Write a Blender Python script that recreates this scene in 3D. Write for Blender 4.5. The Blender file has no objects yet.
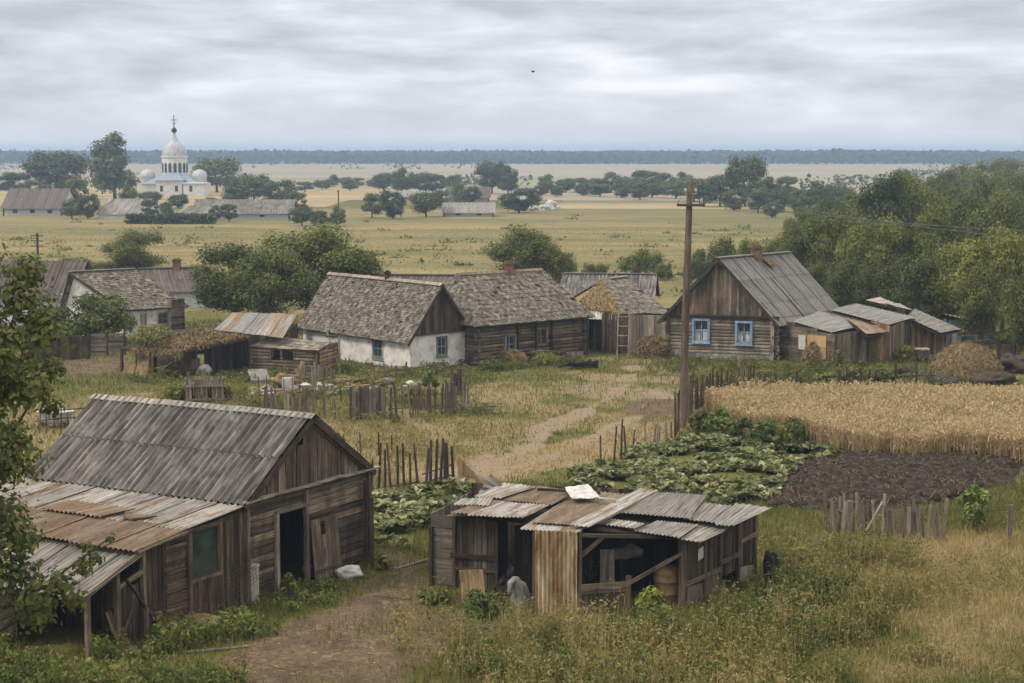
import bpy, math, random
import numpy as np
rng = np.random.default_rng(7); random.seed(7)
SC = bpy.context.scene
COL = SC.collection
U = random.uniform

# ---------------------------------------------------------------- camera, sky, sun
CAM_H, FPX, HORIZON = 12.0, 1800.0, 151.0
TH = math.atan((341.5 - HORIZON) / FPX)
cam = bpy.data.cameras.new('camera'); cam.sensor_width = 36.0; cam.lens = FPX / 1024 * 36
cam.clip_start = 0.5; cam.clip_end = 20000
cam_o = bpy.data.objects.new('camera', cam); COL.objects.link(cam_o)
cam_o.location = (0, 0, CAM_H); cam_o.rotation_euler = (math.pi / 2 - TH, 0, 0)
SC.camera = cam_o

SUN_EL, SUN_AZ, SUN_E = math.radians(46), math.radians(250), 1.5      # azimuth clockwise from +Y
world = bpy.data.worlds.new('World'); SC.world = world; world.use_nodes = True
wn = world.node_tree; wn.nodes.clear()
def wnode(t, **k):
    n = wn.nodes.new(t)
    for a, b in k.items(): setattr(n, a, b)
    return n
w_out = wnode('ShaderNodeOutputWorld'); w_bg = wnode('ShaderNodeBackground')
w_bg.inputs['Strength'].default_value = 0.084
w_sky = wnode('ShaderNodeTexSky', sky_type='NISHITA', sun_disc=False, sun_elevation=SUN_EL, sun_rotation=SUN_AZ)
w_tc = wnode('ShaderNodeTexCoord'); w_map = wnode('ShaderNodeMapping'); w_map.inputs['Scale'].default_value = (9, 9, 44)
w_n1 = wnode('ShaderNodeTexNoise'); w_n1.inputs['Scale'].default_value = 1.0; w_n1.inputs['Detail'].default_value = 8
w_n1.inputs['Roughness'].default_value = 0.56; w_n1.inputs['Distortion'].default_value = 0.25
w_r1 = wnode('ShaderNodeValToRGB')
cr = w_r1.color_ramp
cr.elements[0].position = 0.36; cr.elements[0].color = (4.1, 4.4, 5.0, 1)
cr.elements[1].position = 0.68; cr.elements[1].color = (7.9, 7.95, 8.3, 1)
e = cr.elements.new(0.52); e.color = (5.7, 5.95, 6.6, 1)
w_sep = wnode('ShaderNodeSeparateXYZ')
w_mr = wnode('ShaderNodeMapRange'); w_mr.inputs['From Min'].default_value = 0.0; w_mr.inputs['From Max'].default_value = 0.035
w_mr.inputs['To Min'].default_value = 0.75; w_mr.inputs['To Max'].default_value = 0.0
w_hz = wnode('ShaderNodeMix', data_type='RGBA'); w_hz.inputs[7].default_value = (6.9, 7.05, 7.5, 1)
w_mix = wnode('ShaderNodeMix', data_type='RGBA'); w_mix.inputs[0].default_value = 0.88
L = wn.links.new
L(w_tc.outputs['Generated'], w_map.inputs['Vector']); L(w_map.outputs[0], w_n1.inputs['Vector'])
L(w_n1.outputs[0], w_r1.inputs[0]); L(w_tc.outputs['Generated'], w_sep.inputs[0]); L(w_sep.outputs[2], w_mr.inputs['Value'])
L(w_mr.outputs[0], w_hz.inputs[0]); L(w_r1.outputs[0], w_hz.inputs[6])
L(w_sky.outputs[0], w_mix.inputs[6]); L(w_hz.outputs[2], w_mix.inputs[7])
# an overcast dome is brighter towards the zenith than at the horizon
w_cie = wnode('ShaderNodeMapRange'); w_cie.interpolation_type = 'SMOOTHSTEP'
for k_, v_ in (('From Min', 0.08), ('From Max', 0.8), ('To Min', 1.0), ('To Max', 2.3)): w_cie.inputs[k_].default_value = v_
w_mul = wnode('ShaderNodeVectorMath', operation='SCALE'); w_nb = wnode('ShaderNodeMapRange'); w_nb.inputs['From Min'].default_value = 0.06; w_nb.inputs['From Max'].default_value = 0.3
w_tn = wnode('ShaderNodeMix', data_type='RGBA'); w_tn.inputs[6].default_value = (1, 1, 1, 1); w_tn.inputs[7].default_value = (1.10, 1.0, 0.84, 1)
w_vm = wnode('ShaderNodeVectorMath', operation='MULTIPLY'); L(w_sep.outputs[2], w_nb.inputs['Value']); L(w_nb.outputs[0], w_tn.inputs[0]); L(w_mix.outputs[2], w_vm.inputs[0]); L(w_tn.outputs[2], w_vm.inputs[1])
L(w_sep.outputs[2], w_cie.inputs['Value']); L(w_vm.outputs[0], w_mul.inputs[0]); L(w_cie.outputs[0], w_mul.inputs['Scale'])
L(w_mul.outputs[0], w_bg.inputs['Color']); L(w_bg.outputs[0], w_out.inputs['Surface'])

sun = bpy.data.lights.new('sun', 'SUN'); sun.energy = SUN_E; sun.angle = math.radians(12); sun.color = (1.0, 0.93, 0.82)
sun_o = bpy.data.objects.new('sun', sun); COL.objects.link(sun_o); sun_o.location = (0, 0, 60)
sun_o.rotation_euler = (math.pi / 2 - SUN_EL, 0, math.pi - SUN_AZ)

SC.view_settings.view_transform = 'Standard'; SC.view_settings.look = 'None'
SC.view_settings.exposure = 0.66; SC.view_settings.gamma = 1.0; SC.view_settings.use_curve_mapping = False
cy = SC.cycles
cy.use_denoising = True; cy.max_bounces = 5; cy.diffuse_bounces = 2; cy.glossy_bounces = 2; cy.transmission_bounces = 3
cy.volume_bounces = 0; cy.transparent_max_bounces = 8; cy.use_adaptive_sampling = True; cy.adaptive_threshold = 0.015
cy.caustics_reflective = False; cy.caustics_refractive = False

# ---------------------------------------------------------------- placing
def ray(px, py):
    a = (px - 512) / FPX; b = (341.5 - py) / FPX
    return np.array([a, math.cos(TH) + b * math.sin(TH), -math.sin(TH) + b * math.cos(TH)])
def gp(px, py, z=0.0):                      # point at height z under a bearing
    d = ray(px, py); t = (z - CAM_H) / d[2]
    return np.array([d[0] * t, d[1] * t, z])
def at(px, py, D):
    d = ray(px, py); t = D / d[1]
    return np.array([d[0] * t, D, CAM_H + d[2] * t])
def zat(P, py):
    d = ray(512, py); return CAM_H + P[1] * d[2] / d[1]
def v3(p, z=None):
    return np.array([p[0], p[1], (p[2] if len(p) > 2 else 0.0) if z is None else z], float)
def unit(v):
    v = np.asarray(v, float); n = np.linalg.norm(v); return v / n if n else v

# ---------------------------------------------------------------- noise and ground height
def _h(ix, iy, s):
    n = (ix.astype(np.int64) * 374761393 + iy.astype(np.int64) * 668265263 + s * 1442695041) & 0x7fffffff
    n = ((n ^ (n >> 13)) * 1274126177) & 0x7fffffff
    return ((n ^ (n >> 16)) & 0xffff) / 65535.0
def vnoise(x, y, sc, s=0):
    x = np.asarray(x, float) / sc; y = np.asarray(y, float) / sc
    ix = np.floor(x); iy = np.floor(y); fx = x - ix; fy = y - iy
    fx = fx * fx * (3 - 2 * fx); fy = fy * fy * (3 - 2 * fy)
    a = _h(ix, iy, s); b = _h(ix + 1, iy, s); c = _h(ix, iy + 1, s); d = _h(ix + 1, iy + 1, s)
    return (a * (1 - fx) + b * fx) * (1 - fy) + (c * (1 - fx) + d * fx) * fy
def fbm(x, y, sc, s=0, o=4):
    r = 0; a = 0.5; t = 0
    for i in range(o):
        r = r + a * vnoise(x, y, sc / 2 ** i, s + i * 17); t += a; a *= 0.55
    return r / t
def hgt(x, y):
    x = np.asarray(x, float); y = np.asarray(y, float)
    f = np.clip((150 - y) / 40, 0, 1)
    return f * (0.10 * (fbm(x, y, 1.6, 3, 3) - 0.5) + 0.16 * (vnoise(x, y, 9, 9) - 0.5))
def gz(x, y): return float(hgt(np.array([x]), np.array([y]))[0])

# ---------------------------------------------------------------- mesh builder
class MB:
    def __init__(s): s.V = []; s.F = []; s.n = 0
    def add(s, V, F, tint=0.5, uv=None, mat=0):
        V = np.asarray(V, float).reshape(-1, 3); F = np.asarray(F, np.int64)
        if F.ndim == 1: F = F[None, :]
        m, k = F.shape
        t = np.broadcast_to(np.asarray(tint, float), (m,)) if np.ndim(tint) <= 1 else np.asarray(tint)
        if uv is None: uv = np.zeros((m, k, 2))
        s.V.append(V); s.F.append((F + s.n, np.array(t), np.asarray(uv, float), mat)); s.n += len(V)
    def addF(s, F, base, tint=0.5, uv=None, mat=0):      # faces on vertices already added
        F = np.asarray(F, np.int64); m, k = F.shape
        if uv is None: uv = np.zeros((m, k, 2))
        s.F.append((F + base, np.array(np.broadcast_to(tint, (m,))), uv, mat))
    def slab(s, a, b, c, d, n, tint=None, mat=0):
        """front quad a b c d (a->d is the grain), thickness vector n pointing backwards"""
        a, b, c, d, n = [np.asarray(q, float) for q in (a, b, c, d, n)]
        if tint is None: tint = random.random()
        V = [a, b, c, d, a + n, b + n, c + n, d + n]
        F = [(0, 1, 2, 3), (5, 4, 7, 6), (1, 5, 6, 2), (4, 0, 3, 7), (3, 2, 6, 7), (4, 5, 1, 0)]
        u0, v0 = U(0, 50), U(0, 50)
        ln = np.linalg.norm(d - a); w = np.linalg.norm(b - a); th = np.linalg.norm(n)
        q = lambda l, ww, o: [(u0, v0 + o), (u0, v0 + o + ww), (u0 + l, v0 + o + ww), (u0 + l, v0 + o)]
        s.add(V, F, tint, [q(ln, w, 0), q(ln, w, w), q(ln, th, 2 * w), q(ln, th, 3 * w), q(th, w, 0), q(th, w, 0)], mat)
    def bar(s, p0, p1, w, h, up=(0, 0, 1), tint=None, w1=None, h1=None, mat=0):
        p0 = np.asarray(p0, float); p1 = np.asarray(p1, float); d = unit(p1 - p0)
        up = np.asarray(up, float)
        if abs(np.dot(up, d)) > 0.95: up = np.array([0, 1.0, 0]) if abs(d[1]) < 0.9 else np.array([1.0, 0, 0])
        x = unit(np.cross(d, up)); y = np.cross(x, d)
        w1 = w if w1 is None else w1; h1 = h if h1 is None else h1
        a = p0 - x * w / 2 + y * h / 2; b = p0 + x * w / 2 + y * h / 2
        c = p1 + x * w1 / 2 + y * h1 / 2; dd = p1 - x * w1 / 2 + y * h1 / 2
        if tint is None: tint = random.random()
        V = [a, b, c, dd, a - y * h, b - y * h, c - y * h1, dd - y * h1]
        F = [(0, 1, 2, 3), (5, 4, 7, 6), (1, 5, 6, 2), (4, 0, 3, 7), (3, 2, 6, 7), (4, 5, 1, 0)]
        u0, v0 = U(0, 50), U(0, 50); ln = np.linalg.norm(p1 - p0)
        q = lambda l, ww, o: [(u0, v0 + o), (u0, v0 + o + ww), (u0 + l, v0 + o + ww), (u0 + l, v0 + o)]
        s.add(V, F, tint, [q(ln, w, 0), q(ln, w, w), q(ln, h, 2 * w), q(ln, h, 3 * w), q(h, w, 0), q(h, w, 0)], mat)
    def tube(s, pts, rad, n=7, tint=None, sx=1.0, cap=True, mat=0, flat=None):
        pts = np.asarray(pts, float); k = len(pts); rad = np.broadcast_to(np.asarray(rad, float), (k,))
        if tint is None: tint = random.random()
        V = []; lens = [0]
        for i in range(1, k): lens.append(lens[-1] + np.linalg.norm(pts[i] - pts[i - 1]))
        ref = None
        for i in range(k):
            d = unit(pts[min(i + 1, k - 1)] - pts[max(i - 1, 0)])
            if ref is None:
                ref = np.array([0, 0, 1.0]) if abs(d[2]) < 0.9 else np.array([1.0, 0, 0])
            x = unit(np.cross(d, ref)); y = np.cross(x, d)
            a = np.arange(n) * 2 * math.pi / n + 0.3
            V.append(pts[i] + rad[i] * (np.cos(a)[:, None] * x * sx + np.sin(a)[:, None] * y))
        V = np.concatenate(V); F = []; UV = []; u0, v0 = U(0, 50), U(0, 50); r = max(rad)
        for i in range(k - 1):
            for j in range(n):
                j2 = (j + 1) % n
                F.append((i * n + j, i * n + j2, (i + 1) * n + j2, (i + 1) * n + j))
                va, vb = v0 + r * 6.28 * j / n, v0 + r * 6.28 * (j + 1) / n
                UV.append([(u0 + lens[i], va), (u0 + lens[i], vb), (u0 + lens[i + 1], vb), (u0 + lens[i + 1], va)])
        b = s.n
        s.add(V, F, tint, UV, mat)
        if cap:
            for base in (0, (k - 1) * n):
                s.addF([[base + j for j in range(n)]], b, tint, None, mat)
    def lathe(s, c, prof, n=16, tint=0.5, sx=1, sy=1, mat=0):
        c = np.asarray(c, float); a = np.arange(n) * 2 * math.pi / n; V = []
        for r, z in prof: V.append(np.stack([c[0] + sx * r * np.cos(a), c[1] + sy * r * np.sin(a), np.full(n, c[2] + z)], 1))
        V = np.concatenate(V); F = []; UV = []
        for i in range(len(prof) - 1):
            for j in range(n):
                j2 = (j + 1) % n
                F.append((i * n + j, i * n + j2, (i + 1) * n + j2, (i + 1) * n + j))
                UV.append([(prof[i][1], j / n * 3), (prof[i][1], (j + 1) / n * 3), (prof[i + 1][1], (j + 1) / n * 3), (prof[i + 1][1], j / n * 3)])
        s.add(V, F, tint, UV, mat)
    def corr(s, a, b, c, d, waves, amp, rows=4, tint=None, seg=6, sag=0.0, mat=0):
        """corrugated sheet; a->b across the top, d->c along the bottom"""
        a, b, c, d = [np.asarray(q, float) for q in (a, b, c, d)]
        if tint is None: tint = random.random()
        nu = int(waves * seg) + 1; u = np.linspace(0, 1, nu); v = np.linspace(0, 1, rows + 1)
        uu, vv = np.meshgrid(u, v)
        P = (a * (1 - uu)[..., None] + b * uu[..., None]) * (1 - vv)[..., None] + (d * (1 - uu)[..., None] + c * uu[..., None]) * vv[..., None]
        n = unit(np.cross(b - a, d - a)); n = n if n[2] > 0 else -n
        disp = amp * np.cos(uu * waves * 2 * math.pi)
        if sag:
            o = U(0, 99)
            disp = disp + sag * (vnoise(uu * 6 + o, vv * 5 + o, 1.7, 5) - 0.5) * 2
        P = P + n * disp[..., None]
        idx = np.arange(nu * (rows + 1)).reshape(rows + 1, nu)
        F = np.stack([idx[:-1, :-1], idx[:-1, 1:], idx[1:, 1:], idx[1:, :-1]], -1).reshape(-1, 4)
        ln = np.linalg.norm(d - a); w = np.linalg.norm(b - a); u0, v0 = U(0, 50), U(0, 50)
        uvp = np.stack([vv * ln + u0, uu * w + v0], -1).reshape(-1, 2)
        s.add(P.reshape(-1, 3), F, tint, uvp[F], mat)
    def sheet(s, X, Y, Z, tint=0.5, keep=None, mat=0):
        r, c = X.shape; idx = np.arange(r * c).reshape(r, c)
        F = np.stack([idx[:-1, :-1], idx[:-1, 1:], idx[1:, 1:], idx[1:, :-1]], -1).reshape(-1, 4)
        if keep is not None: F = F[keep.reshape(-1)]
        s.add(np.stack([X, Y, Z], -1).reshape(-1, 3), F, tint, None, mat)
    def leaves(s, C, N, size, tint, asp=0.55, droop=0.15, mat=0):
        C = np.asarray(C, float); n = len(C)
        N = N / (np.linalg.norm(N, axis=1, keepdims=True) + 1e-9)
        R = rng.normal(size=(n, 3)); T = np.cross(N, R); T /= np.linalg.norm(T, axis=1, keepdims=True) + 1e-9
        B = np.cross(N, T); sz = np.asarray(size)[:, None] if np.ndim(size) else size
        dz = np.array([0, 0, -1.0]) * droop
        V = np.stack([C - T * sz * 0.5, C + B * sz * asp * 0.5, C + (T * 0.5 + dz) * sz, C - B * sz * asp * 0.5], 1).reshape(-1, 3)
        F = np.arange(n * 4).reshape(n, 4)
        s.add(V, F, tint, None, mat)
    def blades(s, P, h, w, lean, tint, mat=0):
        """grass blades: a quad and a tip triangle each"""
        n = len(P); a = rng.uniform(0, 2 * math.pi, n); S = np.stack([np.cos(a), np.sin(a), 0 * a], 1)
        b = rng.uniform(0, 2 * math.pi, n); Ld = np.stack([np.cos(b), np.sin(b), 0 * b], 1) * (lean * h)[:, None]
        Z = np.array([0, 0, 1.0]); w = np.broadcast_to(w, (n,))
        M = P + Z * (h * 0.55)[:, None] + Ld * 0.35; T = P + Z * (h * (1 - 0.25 * lean))[:, None] + Ld
        V = np.stack([P - S * w[:, None] / 2, P + S * w[:, None] / 2, M + S * w[:, None] * 0.38, M - S * w[:, None] * 0.38, T], 1).reshape(-1, 3)
        i = np.arange(n)[:, None] * 5
        base = s.n
        s.add(V, i + np.array([[0, 1, 2, 3]]), tint, None, mat)
        s.addF(i + np.array([[3, 2, 4]]), base, tint, None, mat)
    def build(s, name, mat, parent=None, smooth=False, loc=None):
        V = np.concatenate(s.V) if s.V else np.zeros((0, 3))
        off = np.zeros(3)
        if parent is not None:
            q = parent
            while q is not None: off = off + np.array(q.location); q = q.parent
        elif loc is not None: off = np.asarray(loc, float)
        me = bpy.data.meshes.new(name)
        me.vertices.add(len(V)); me.vertices.foreach_set('co', (V - off).astype(np.float32).ravel())
        li = np.concatenate([f.ravel() for f, t, u, m in s.F]); tot = np.concatenate([np.full(len(f), f.shape[1]) for f, t, u, m in s.F])
        me.loops.add(len(li)); me.loops.foreach_set('vertex_index', li.astype(np.int32))
        st = np.concatenate([[0], np.cumsum(tot)[:-1]]).astype(np.int32)
        me.polygons.add(len(tot)); me.polygons.foreach_set('loop_start', st)
        me.polygons.foreach_set('material_index', np.concatenate([np.full(len(f), m) for f, t, u, m in s.F]).astype(np.int32))
        if smooth: me.polygons.foreach_set('use_smooth', np.ones(len(tot), bool))
        uvl = me.uv_layers.new(name='UVMap'); uvl.data.foreach_set('uv', np.concatenate([u.reshape(-1, 2) for f, t, u, m in s.F]).astype(np.float32).ravel())
        at_ = me.attributes.new('tint', 'FLOAT', 'FACE'); at_.data.foreach_set('value', np.concatenate([t for f, t, u, m in s.F]).astype(np.float32))
        for m in (mat if isinstance(mat, (list, tuple)) else [mat]): me.materials.append(m)
        me.update(calc_edges=True)
        if not smooth: me.shade_flat()
        o = bpy.data.objects.new(name, me); COL.objects.link(o)
        if parent is not None: o.parent = parent
        elif loc is not None: o.location = loc
        return o

def thing(name, label, cat, loc, group=None):
    o = bpy.data.objects.new(name, None); COL.objects.link(o); o.location = loc; o.empty_display_size = 0.3
    o['label'] = label; o['category'] = cat
    if group: o['group'] = group
    return o
def tag(o, label=None, cat=None, group=None, kind=None):
    for k, v in (('label', label), ('category', cat), ('group', group), ('kind', kind)):
        if v: o[k] = v
    return o
def copy_tree(o, parent=None):
    c = o.copy(); COL.objects.link(c)
    if parent is not None: c.parent = parent
    for ch in list(o.children): copy_tree(ch, c)
    return c

# ---------------------------------------------------------------- materials
MATS = {}
class NM:
    def __init__(s, name, rough=0.9, spec=0.25):
        s.m = bpy.data.materials.new(name); s.m.use_nodes = True; s.t = s.m.node_tree
        s.b = s.t.nodes['Principled BSDF']; s.b.inputs['Roughness'].default_value = rough
        s.b.inputs['Specular IOR Level'].default_value = spec; MATS[name] = s.m
    def n(s, ty, ins=None, **k):
        n = s.t.nodes.new(ty)
        for a, b in k.items(): setattr(n, a, b)
        for a, b in (ins or {}).items():
            if hasattr(b, 'is_output'): s.t.links.new(b, n.inputs[a])
            else: n.inputs[a].default_value = b
        return n
    def link(s, a, b): s.t.links.new(a, b)
    def attr(s, name='tint'): return s.n('ShaderNodeAttribute', attribute_name=name).outputs['Fac']
    def uv(s, scale): return s.n('ShaderNodeMapping', {'Vector': s.n('ShaderNodeUVMap').outputs[0], 'Scale': scale}).outputs[0]
    def obj(s, scale=(1, 1, 1)):
        g = s.n('ShaderNodeNewGeometry'); return s.n('ShaderNodeMapping', {'Vector': g.outputs['Position'], 'Scale': scale}).outputs[0]
    def noise(s, vec, scale, detail=4, rough=0.6, dist=0.0):
        return s.n('ShaderNodeTexNoise', {'Vector': vec, 'Scale': scale, 'Detail': detail, 'Roughness': rough, 'Distortion': dist}).outputs[0]
    def ramp(s, fac, stops):
        r = s.n('ShaderNodeValToRGB', {'Fac': fac}); cr = r.color_ramp
        while len(cr.elements) < len(stops): cr.elements.new(0.5)
        for e, (p, c) in zip(cr.elements, stops): e.position = p; e.color = (*c, 1) if len(c) == 3 else c
        return r.outputs[0]
    def val(s, fac, a, b, lo=0.0, hi=1.0):
        return s.n('ShaderNodeMapRange', {'Value': fac, 'From Min': a, 'From Max': b, 'To Min': lo, 'To Max': hi}).outputs[0]
    def mix(s, fac, a, b, mode='MIX'):
        return s.n('ShaderNodeMix', {0: fac, 6: a if hasattr(a, 'is_output') else (*a, 1), 7: b if hasattr(b, 'is_output') else (*b, 1)}, data_type='RGBA', blend_type=mode).outputs[2]
    def math(s, op, a, b): return s.n('ShaderNodeMath', {0: a, 1: b}, operation=op).outputs[0]
    def color(s, c): s.link(c, s.b.inputs['Base Color']); return s
    def bump(s, h, strength=0.4, dist=0.02):
        b = s.n('ShaderNodeBump', {'Height': h, 'Strength': strength, 'Distance': dist}); s.link(b.outputs[0], s.b.inputs['Normal'])

def wood(name, dark, mid, light, warm=None, warm_amt=0.3):
    m = NM(name, 0.88, 0.2)
    g = m.noise(m.uv((1.1, 15, 1)), 1.0, 6, 0.72, 0.3)
    c = m.ramp(g, [(0.28, dark), (0.5, mid), (0.72, light)])
    t = m.attr()
    c = m.mix(1.0, c, m.ramp(t, [(0, (0.34, 0.33, 0.32)), (0.5, (0.82, 0.81, 0.80)), (1, (1.62, 1.58, 1.52))]), 'MULTIPLY')
    if warm:
        w = m.noise(m.obj(), 0.9, 4, 0.6)
        c = m.mix(m.val(w, 0.5, 0.72, 0, warm_amt), c, warm)
    d = m.noise(m.obj((1, 1, 0.35)), 2.2, 5, 0.7)
    c = m.mix(m.val(d, 0.48, 0.68, 0, 0.8), c, dark)
    m.color(c); m.bump(g, 0.8, 0.02); return m.m
wood('weathered_wood', (0.028, 0.021, 0.016), (0.118, 0.094, 0.070), (0.27, 0.23, 0.185), (0.19, 0.11, 0.058), 0.45)
wood('interior_shade_wood', (0.006, 0.005, 0.004), (0.018, 0.014, 0.011), (0.045, 0.036, 0.028))  # near-black wood: the shade of the interiors is put into its colour
wood('dark_wood', (0.018, 0.013, 0.010), (0.072, 0.056, 0.042), (0.17, 0.14, 0.11), (0.15, 0.085, 0.042), 0.4)
wood('grey_wood', (0.06, 0.05, 0.04), (0.19, 0.163, 0.133), (0.34, 0.305, 0.26), (0.22, 0.145, 0.09), 0.3)
wood('ochre_wood', (0.045, 0.03, 0.018), (0.19, 0.125, 0.07), (0.36, 0.26, 0.16))
wood('pale_wood', (0.16, 0.13, 0.10), (0.33, 0.28, 0.22), (0.48, 0.42, 0.35))
wood('plywood', (0.26, 0.17, 0.08), (0.42, 0.28, 0.14), (0.5, 0.35, 0.19))

def sheetmat(name, base, lightc, darkc, rust=None, rust_amt=0.0, rough=0.75, lichen=True):
    m = NM(name, rough, 0.3)
    t = m.attr()
    st = m.noise(m.uv((0.7, 7, 1)), 1.0, 5, 0.65, 0.2)
    c = m.ramp(st, [(0.3, darkc), (0.5, base), (0.72, lightc)])
    if lichen:
        l1 = m.noise(m.obj(), 4.0, 7, 0.8)
        c = m.mix(m.val(l1, 0.55, 0.7, 0, 0.7), c, darkc)
        l2 = m.noise(m.obj(), 0.55, 4, 0.6)
        c = m.mix(m.val(l2, 0.5, 0.62, 0, 0.6), c, m.mix(m.val(l1, .35, .6), darkc, lightc))
    if rust:
        r = m.noise(m.uv((0.5, 2.4, 1)), 1.0, 6, 0.7, 0.3)
        rr = m.noise(m.obj(), 9.0, 4, 0.7)
        rc = m.ramp(rr, [(0.3, tuple(x * 0.55 for x in rust)), (0.6, rust), (0.8, tuple(min(1, x * 1.5) for x in rust))])
        c = m.mix(m.val(r, 0.62 - 0.4 * rust_amt, 0.72 - 0.3 * rust_amt), c, rc)
    c = m.mix(1.0, c, m.ramp(t, [(0, (0.68, 0.68, 0.68)), (0.5, (1, 1, 1)), (1, (1.32, 1.31, 1.29))]), 'MULTIPLY')
    m.color(c); m.bump(st, 0.25, 0.01); return m.m
sheetmat('slate_dark', (0.092, 0.082, 0.072), (0.30, 0.285, 0.26), (0.032, 0.027, 0.022))
sheetmat('slate_grey', (0.185, 0.17, 0.15), (0.32, 0.30, 0.27), (0.075, 0.065, 0.054))
sheetmat('slate_pale', (0.255, 0.24, 0.215), (0.42, 0.40, 0.37), (0.10, 0.088, 0.074), (0.17, 0.095, 0.045), 0.28)
sheetmat('rusty_sheet', (0.19, 0.145, 0.10), (0.31, 0.26, 0.20), (0.08, 0.054, 0.035), (0.155, 0.10, 0.058), 0.5)
sheetmat('rust_patch_sheet', (0.22, 0.21, 0.20), (0.36, 0.35, 0.33), (0.09, 0.08, 0.07), (0.23, 0.15, 0.075), 0.5)
sheetmat('yellow_sheet', (0.36, 0.27, 0.16), (0.50, 0.42, 0.30), (0.16, 0.105, 0.06), (0.20, 0.11, 0.05), 0.4)
sheetmat('brown_roof', (0.095, 0.075, 0.065), (0.15, 0.125, 0.11), (0.045, 0.035, 0.03))
sheetmat('tin_grey', (0.165, 0.158, 0.148), (0.26, 0.25, 0.235), (0.08, 0.074, 0.066), (0.17, 0.11, 0.06), 0.12)
sheetmat('teal_sheet', (0.13, 0.22, 0.23), (0.22, 0.31, 0.32), (0.07, 0.12, 0.12))
sheetmat('church_blue', (0.22, 0.27, 0.33), (0.33, 0.38, 0.43), (0.13, 0.16, 0.2), None, 0, 0.5, False)
sheetmat('church_silver', (0.36, 0.38, 0.40), (0.52, 0.54, 0.56), (0.2, 0.22, 0.25), None, 0, 0.42, False)

def rough_mat(name, stops, scale, rough=0.95, bump=0.5, tintamt=0.35, dist=0.03):
    m = NM(name, rough, 0.15)
    n = m.noise(m.obj(), scale, 6, 0.7)
    c = m.ramp(n, stops)
    c = m.mix(1.0, c, m.ramp(m.attr(), [(0, (1 - tintamt,) * 3), (1, (1 + tintamt,) * 3)]), 'MULTIPLY')
    m.color(c); m.bump(n, bump, dist); return m.m
rough_mat('shingle', [(0.33, (0.035, 0.029, 0.023)), (0.5, (0.115, 0.099, 0.08)), (0.66, (0.27, 0.245, 0.21))], 3.4, 0.95, 0.5, 0.22)
rough_mat('thatch', [(0.3, (0.13, 0.09, 0.045)), (0.5, (0.28, 0.2, 0.105)), (0.75, (0.42, 0.32, 0.18))], 6)
rough_mat('hay', [(0.3, (0.09, 0.062, 0.032)), (0.5, (0.20, 0.145, 0.075)), (0.75, (0.33, 0.25, 0.135))], 5)
rough_mat('brick', [(0.35, (0.11, 0.06, 0.042)), (0.55, (0.18, 0.105, 0.07)), (0.75, (0.27, 0.19, 0.14))], 9)
rough_mat('stone', [(0.3, (0.10, 0.095, 0.085)), (0.5, (0.2, 0.19, 0.175)), (0.75, (0.34, 0.33, 0.31))], 4)
rough_mat('soil', [(0.3, (0.010, 0.007, 0.005)), (0.5, (0.03, 0.022, 0.016)), (0.72, (0.075, 0.058, 0.044))], 4)
rough_mat('white_cloth', [(0.3, (0.24, 0.23, 0.21)), (0.52, (0.46, 0.45, 0.43)), (0.72, (0.66, 0.65, 0.63))], 5)
rough_mat('grey_cloth', [(0.3, (0.13, 0.12, 0.11)), (0.55, (0.27, 0.255, 0.235)), (0.8, (0.4, 0.385, 0.36))], 4)
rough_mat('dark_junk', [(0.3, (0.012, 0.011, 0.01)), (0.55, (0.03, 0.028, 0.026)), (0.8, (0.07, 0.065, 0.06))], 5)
rough_mat('bark', [(0.3, (0.03, 0.024, 0.018)), (0.55, (0.075, 0.06, 0.047)), (0.8, (0.14, 0.12, 0.10))], 7)
rough_mat('pale_trim', [(0.3, (0.30, 0.28, 0.25)), (0.6, (0.45, 0.43, 0.39)), (0.8, (0.55, 0.53, 0.5))], 6)
rough_mat('blue_paint', [(0.3, (0.10, 0.155, 0.23)), (0.5, (0.17, 0.26, 0.37)), (0.75, (0.36, 0.41, 0.46))], 7, 0.6, 0.2)
rough_mat('teal_paint', [(0.3, (0.10, 0.16, 0.17)), (0.55, (0.16, 0.25, 0.26)), (0.85, (0.27, 0.36, 0.36))], 7, 0.6, 0.2)
rough_mat('enamel', [(0.3, (0.22, 0.21, 0.19)), (0.55, (0.45, 0.45, 0.43)), (0.9, (0.6, 0.6, 0.58))], 3, 0.5, 0.1)
rough_mat('rusty_tank', [(0.3, (0.07, 0.043, 0.022)), (0.5, (0.16, 0.10, 0.048)), (0.75, (0.26, 0.175, 0.085))], 4, 0.7, 0.15)
rough_mat('iron', [(0.3, (0.03, 0.025, 0.022)), (0.6, (0.08, 0.06, 0.05)), (0.9, (0.15, 0.1, 0.07))], 8, 0.7)
rough_mat('ceramic', [(0.3, (0.3, 0.28, 0.25)), (0.7, (0.5, 0.48, 0.45))], 9, 0.4, 0.05)

def plastermat(name, a, b, stain):
    m = NM(name, 0.9, 0.15)
    n1 = m.noise(m.obj(), 1.3, 6, 0.7); n2 = m.noise(m.obj((1, 1, 0.7)), 2.6, 6, 0.72)
    c = m.ramp(n1, [(0.35, b), (0.6, a)])
    c = m.mix(m.val(n2, 0.52, 0.66, 0, 0.85), c, stain); c = m.mix(m.val(m.noise(m.obj((1, 1, .25)), 5, 5, .7), .56, .7, 0, .5), c, stain)
    m.color(c); m.bump(n2, 0.3, 0.02); return m.m
plastermat('whitewash', (0.66, 0.645, 0.62), (0.50, 0.485, 0.46), (0.26, 0.225, 0.185))
plastermat('bluewash', (0.50, 0.545, 0.58), (0.42, 0.46, 0.49), (0.32, 0.31, 0.3))
plastermat('church_white', (0.64, 0.64, 0.63), (0.52, 0.52, 0.51), (0.36, 0.35, 0.33))

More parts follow.
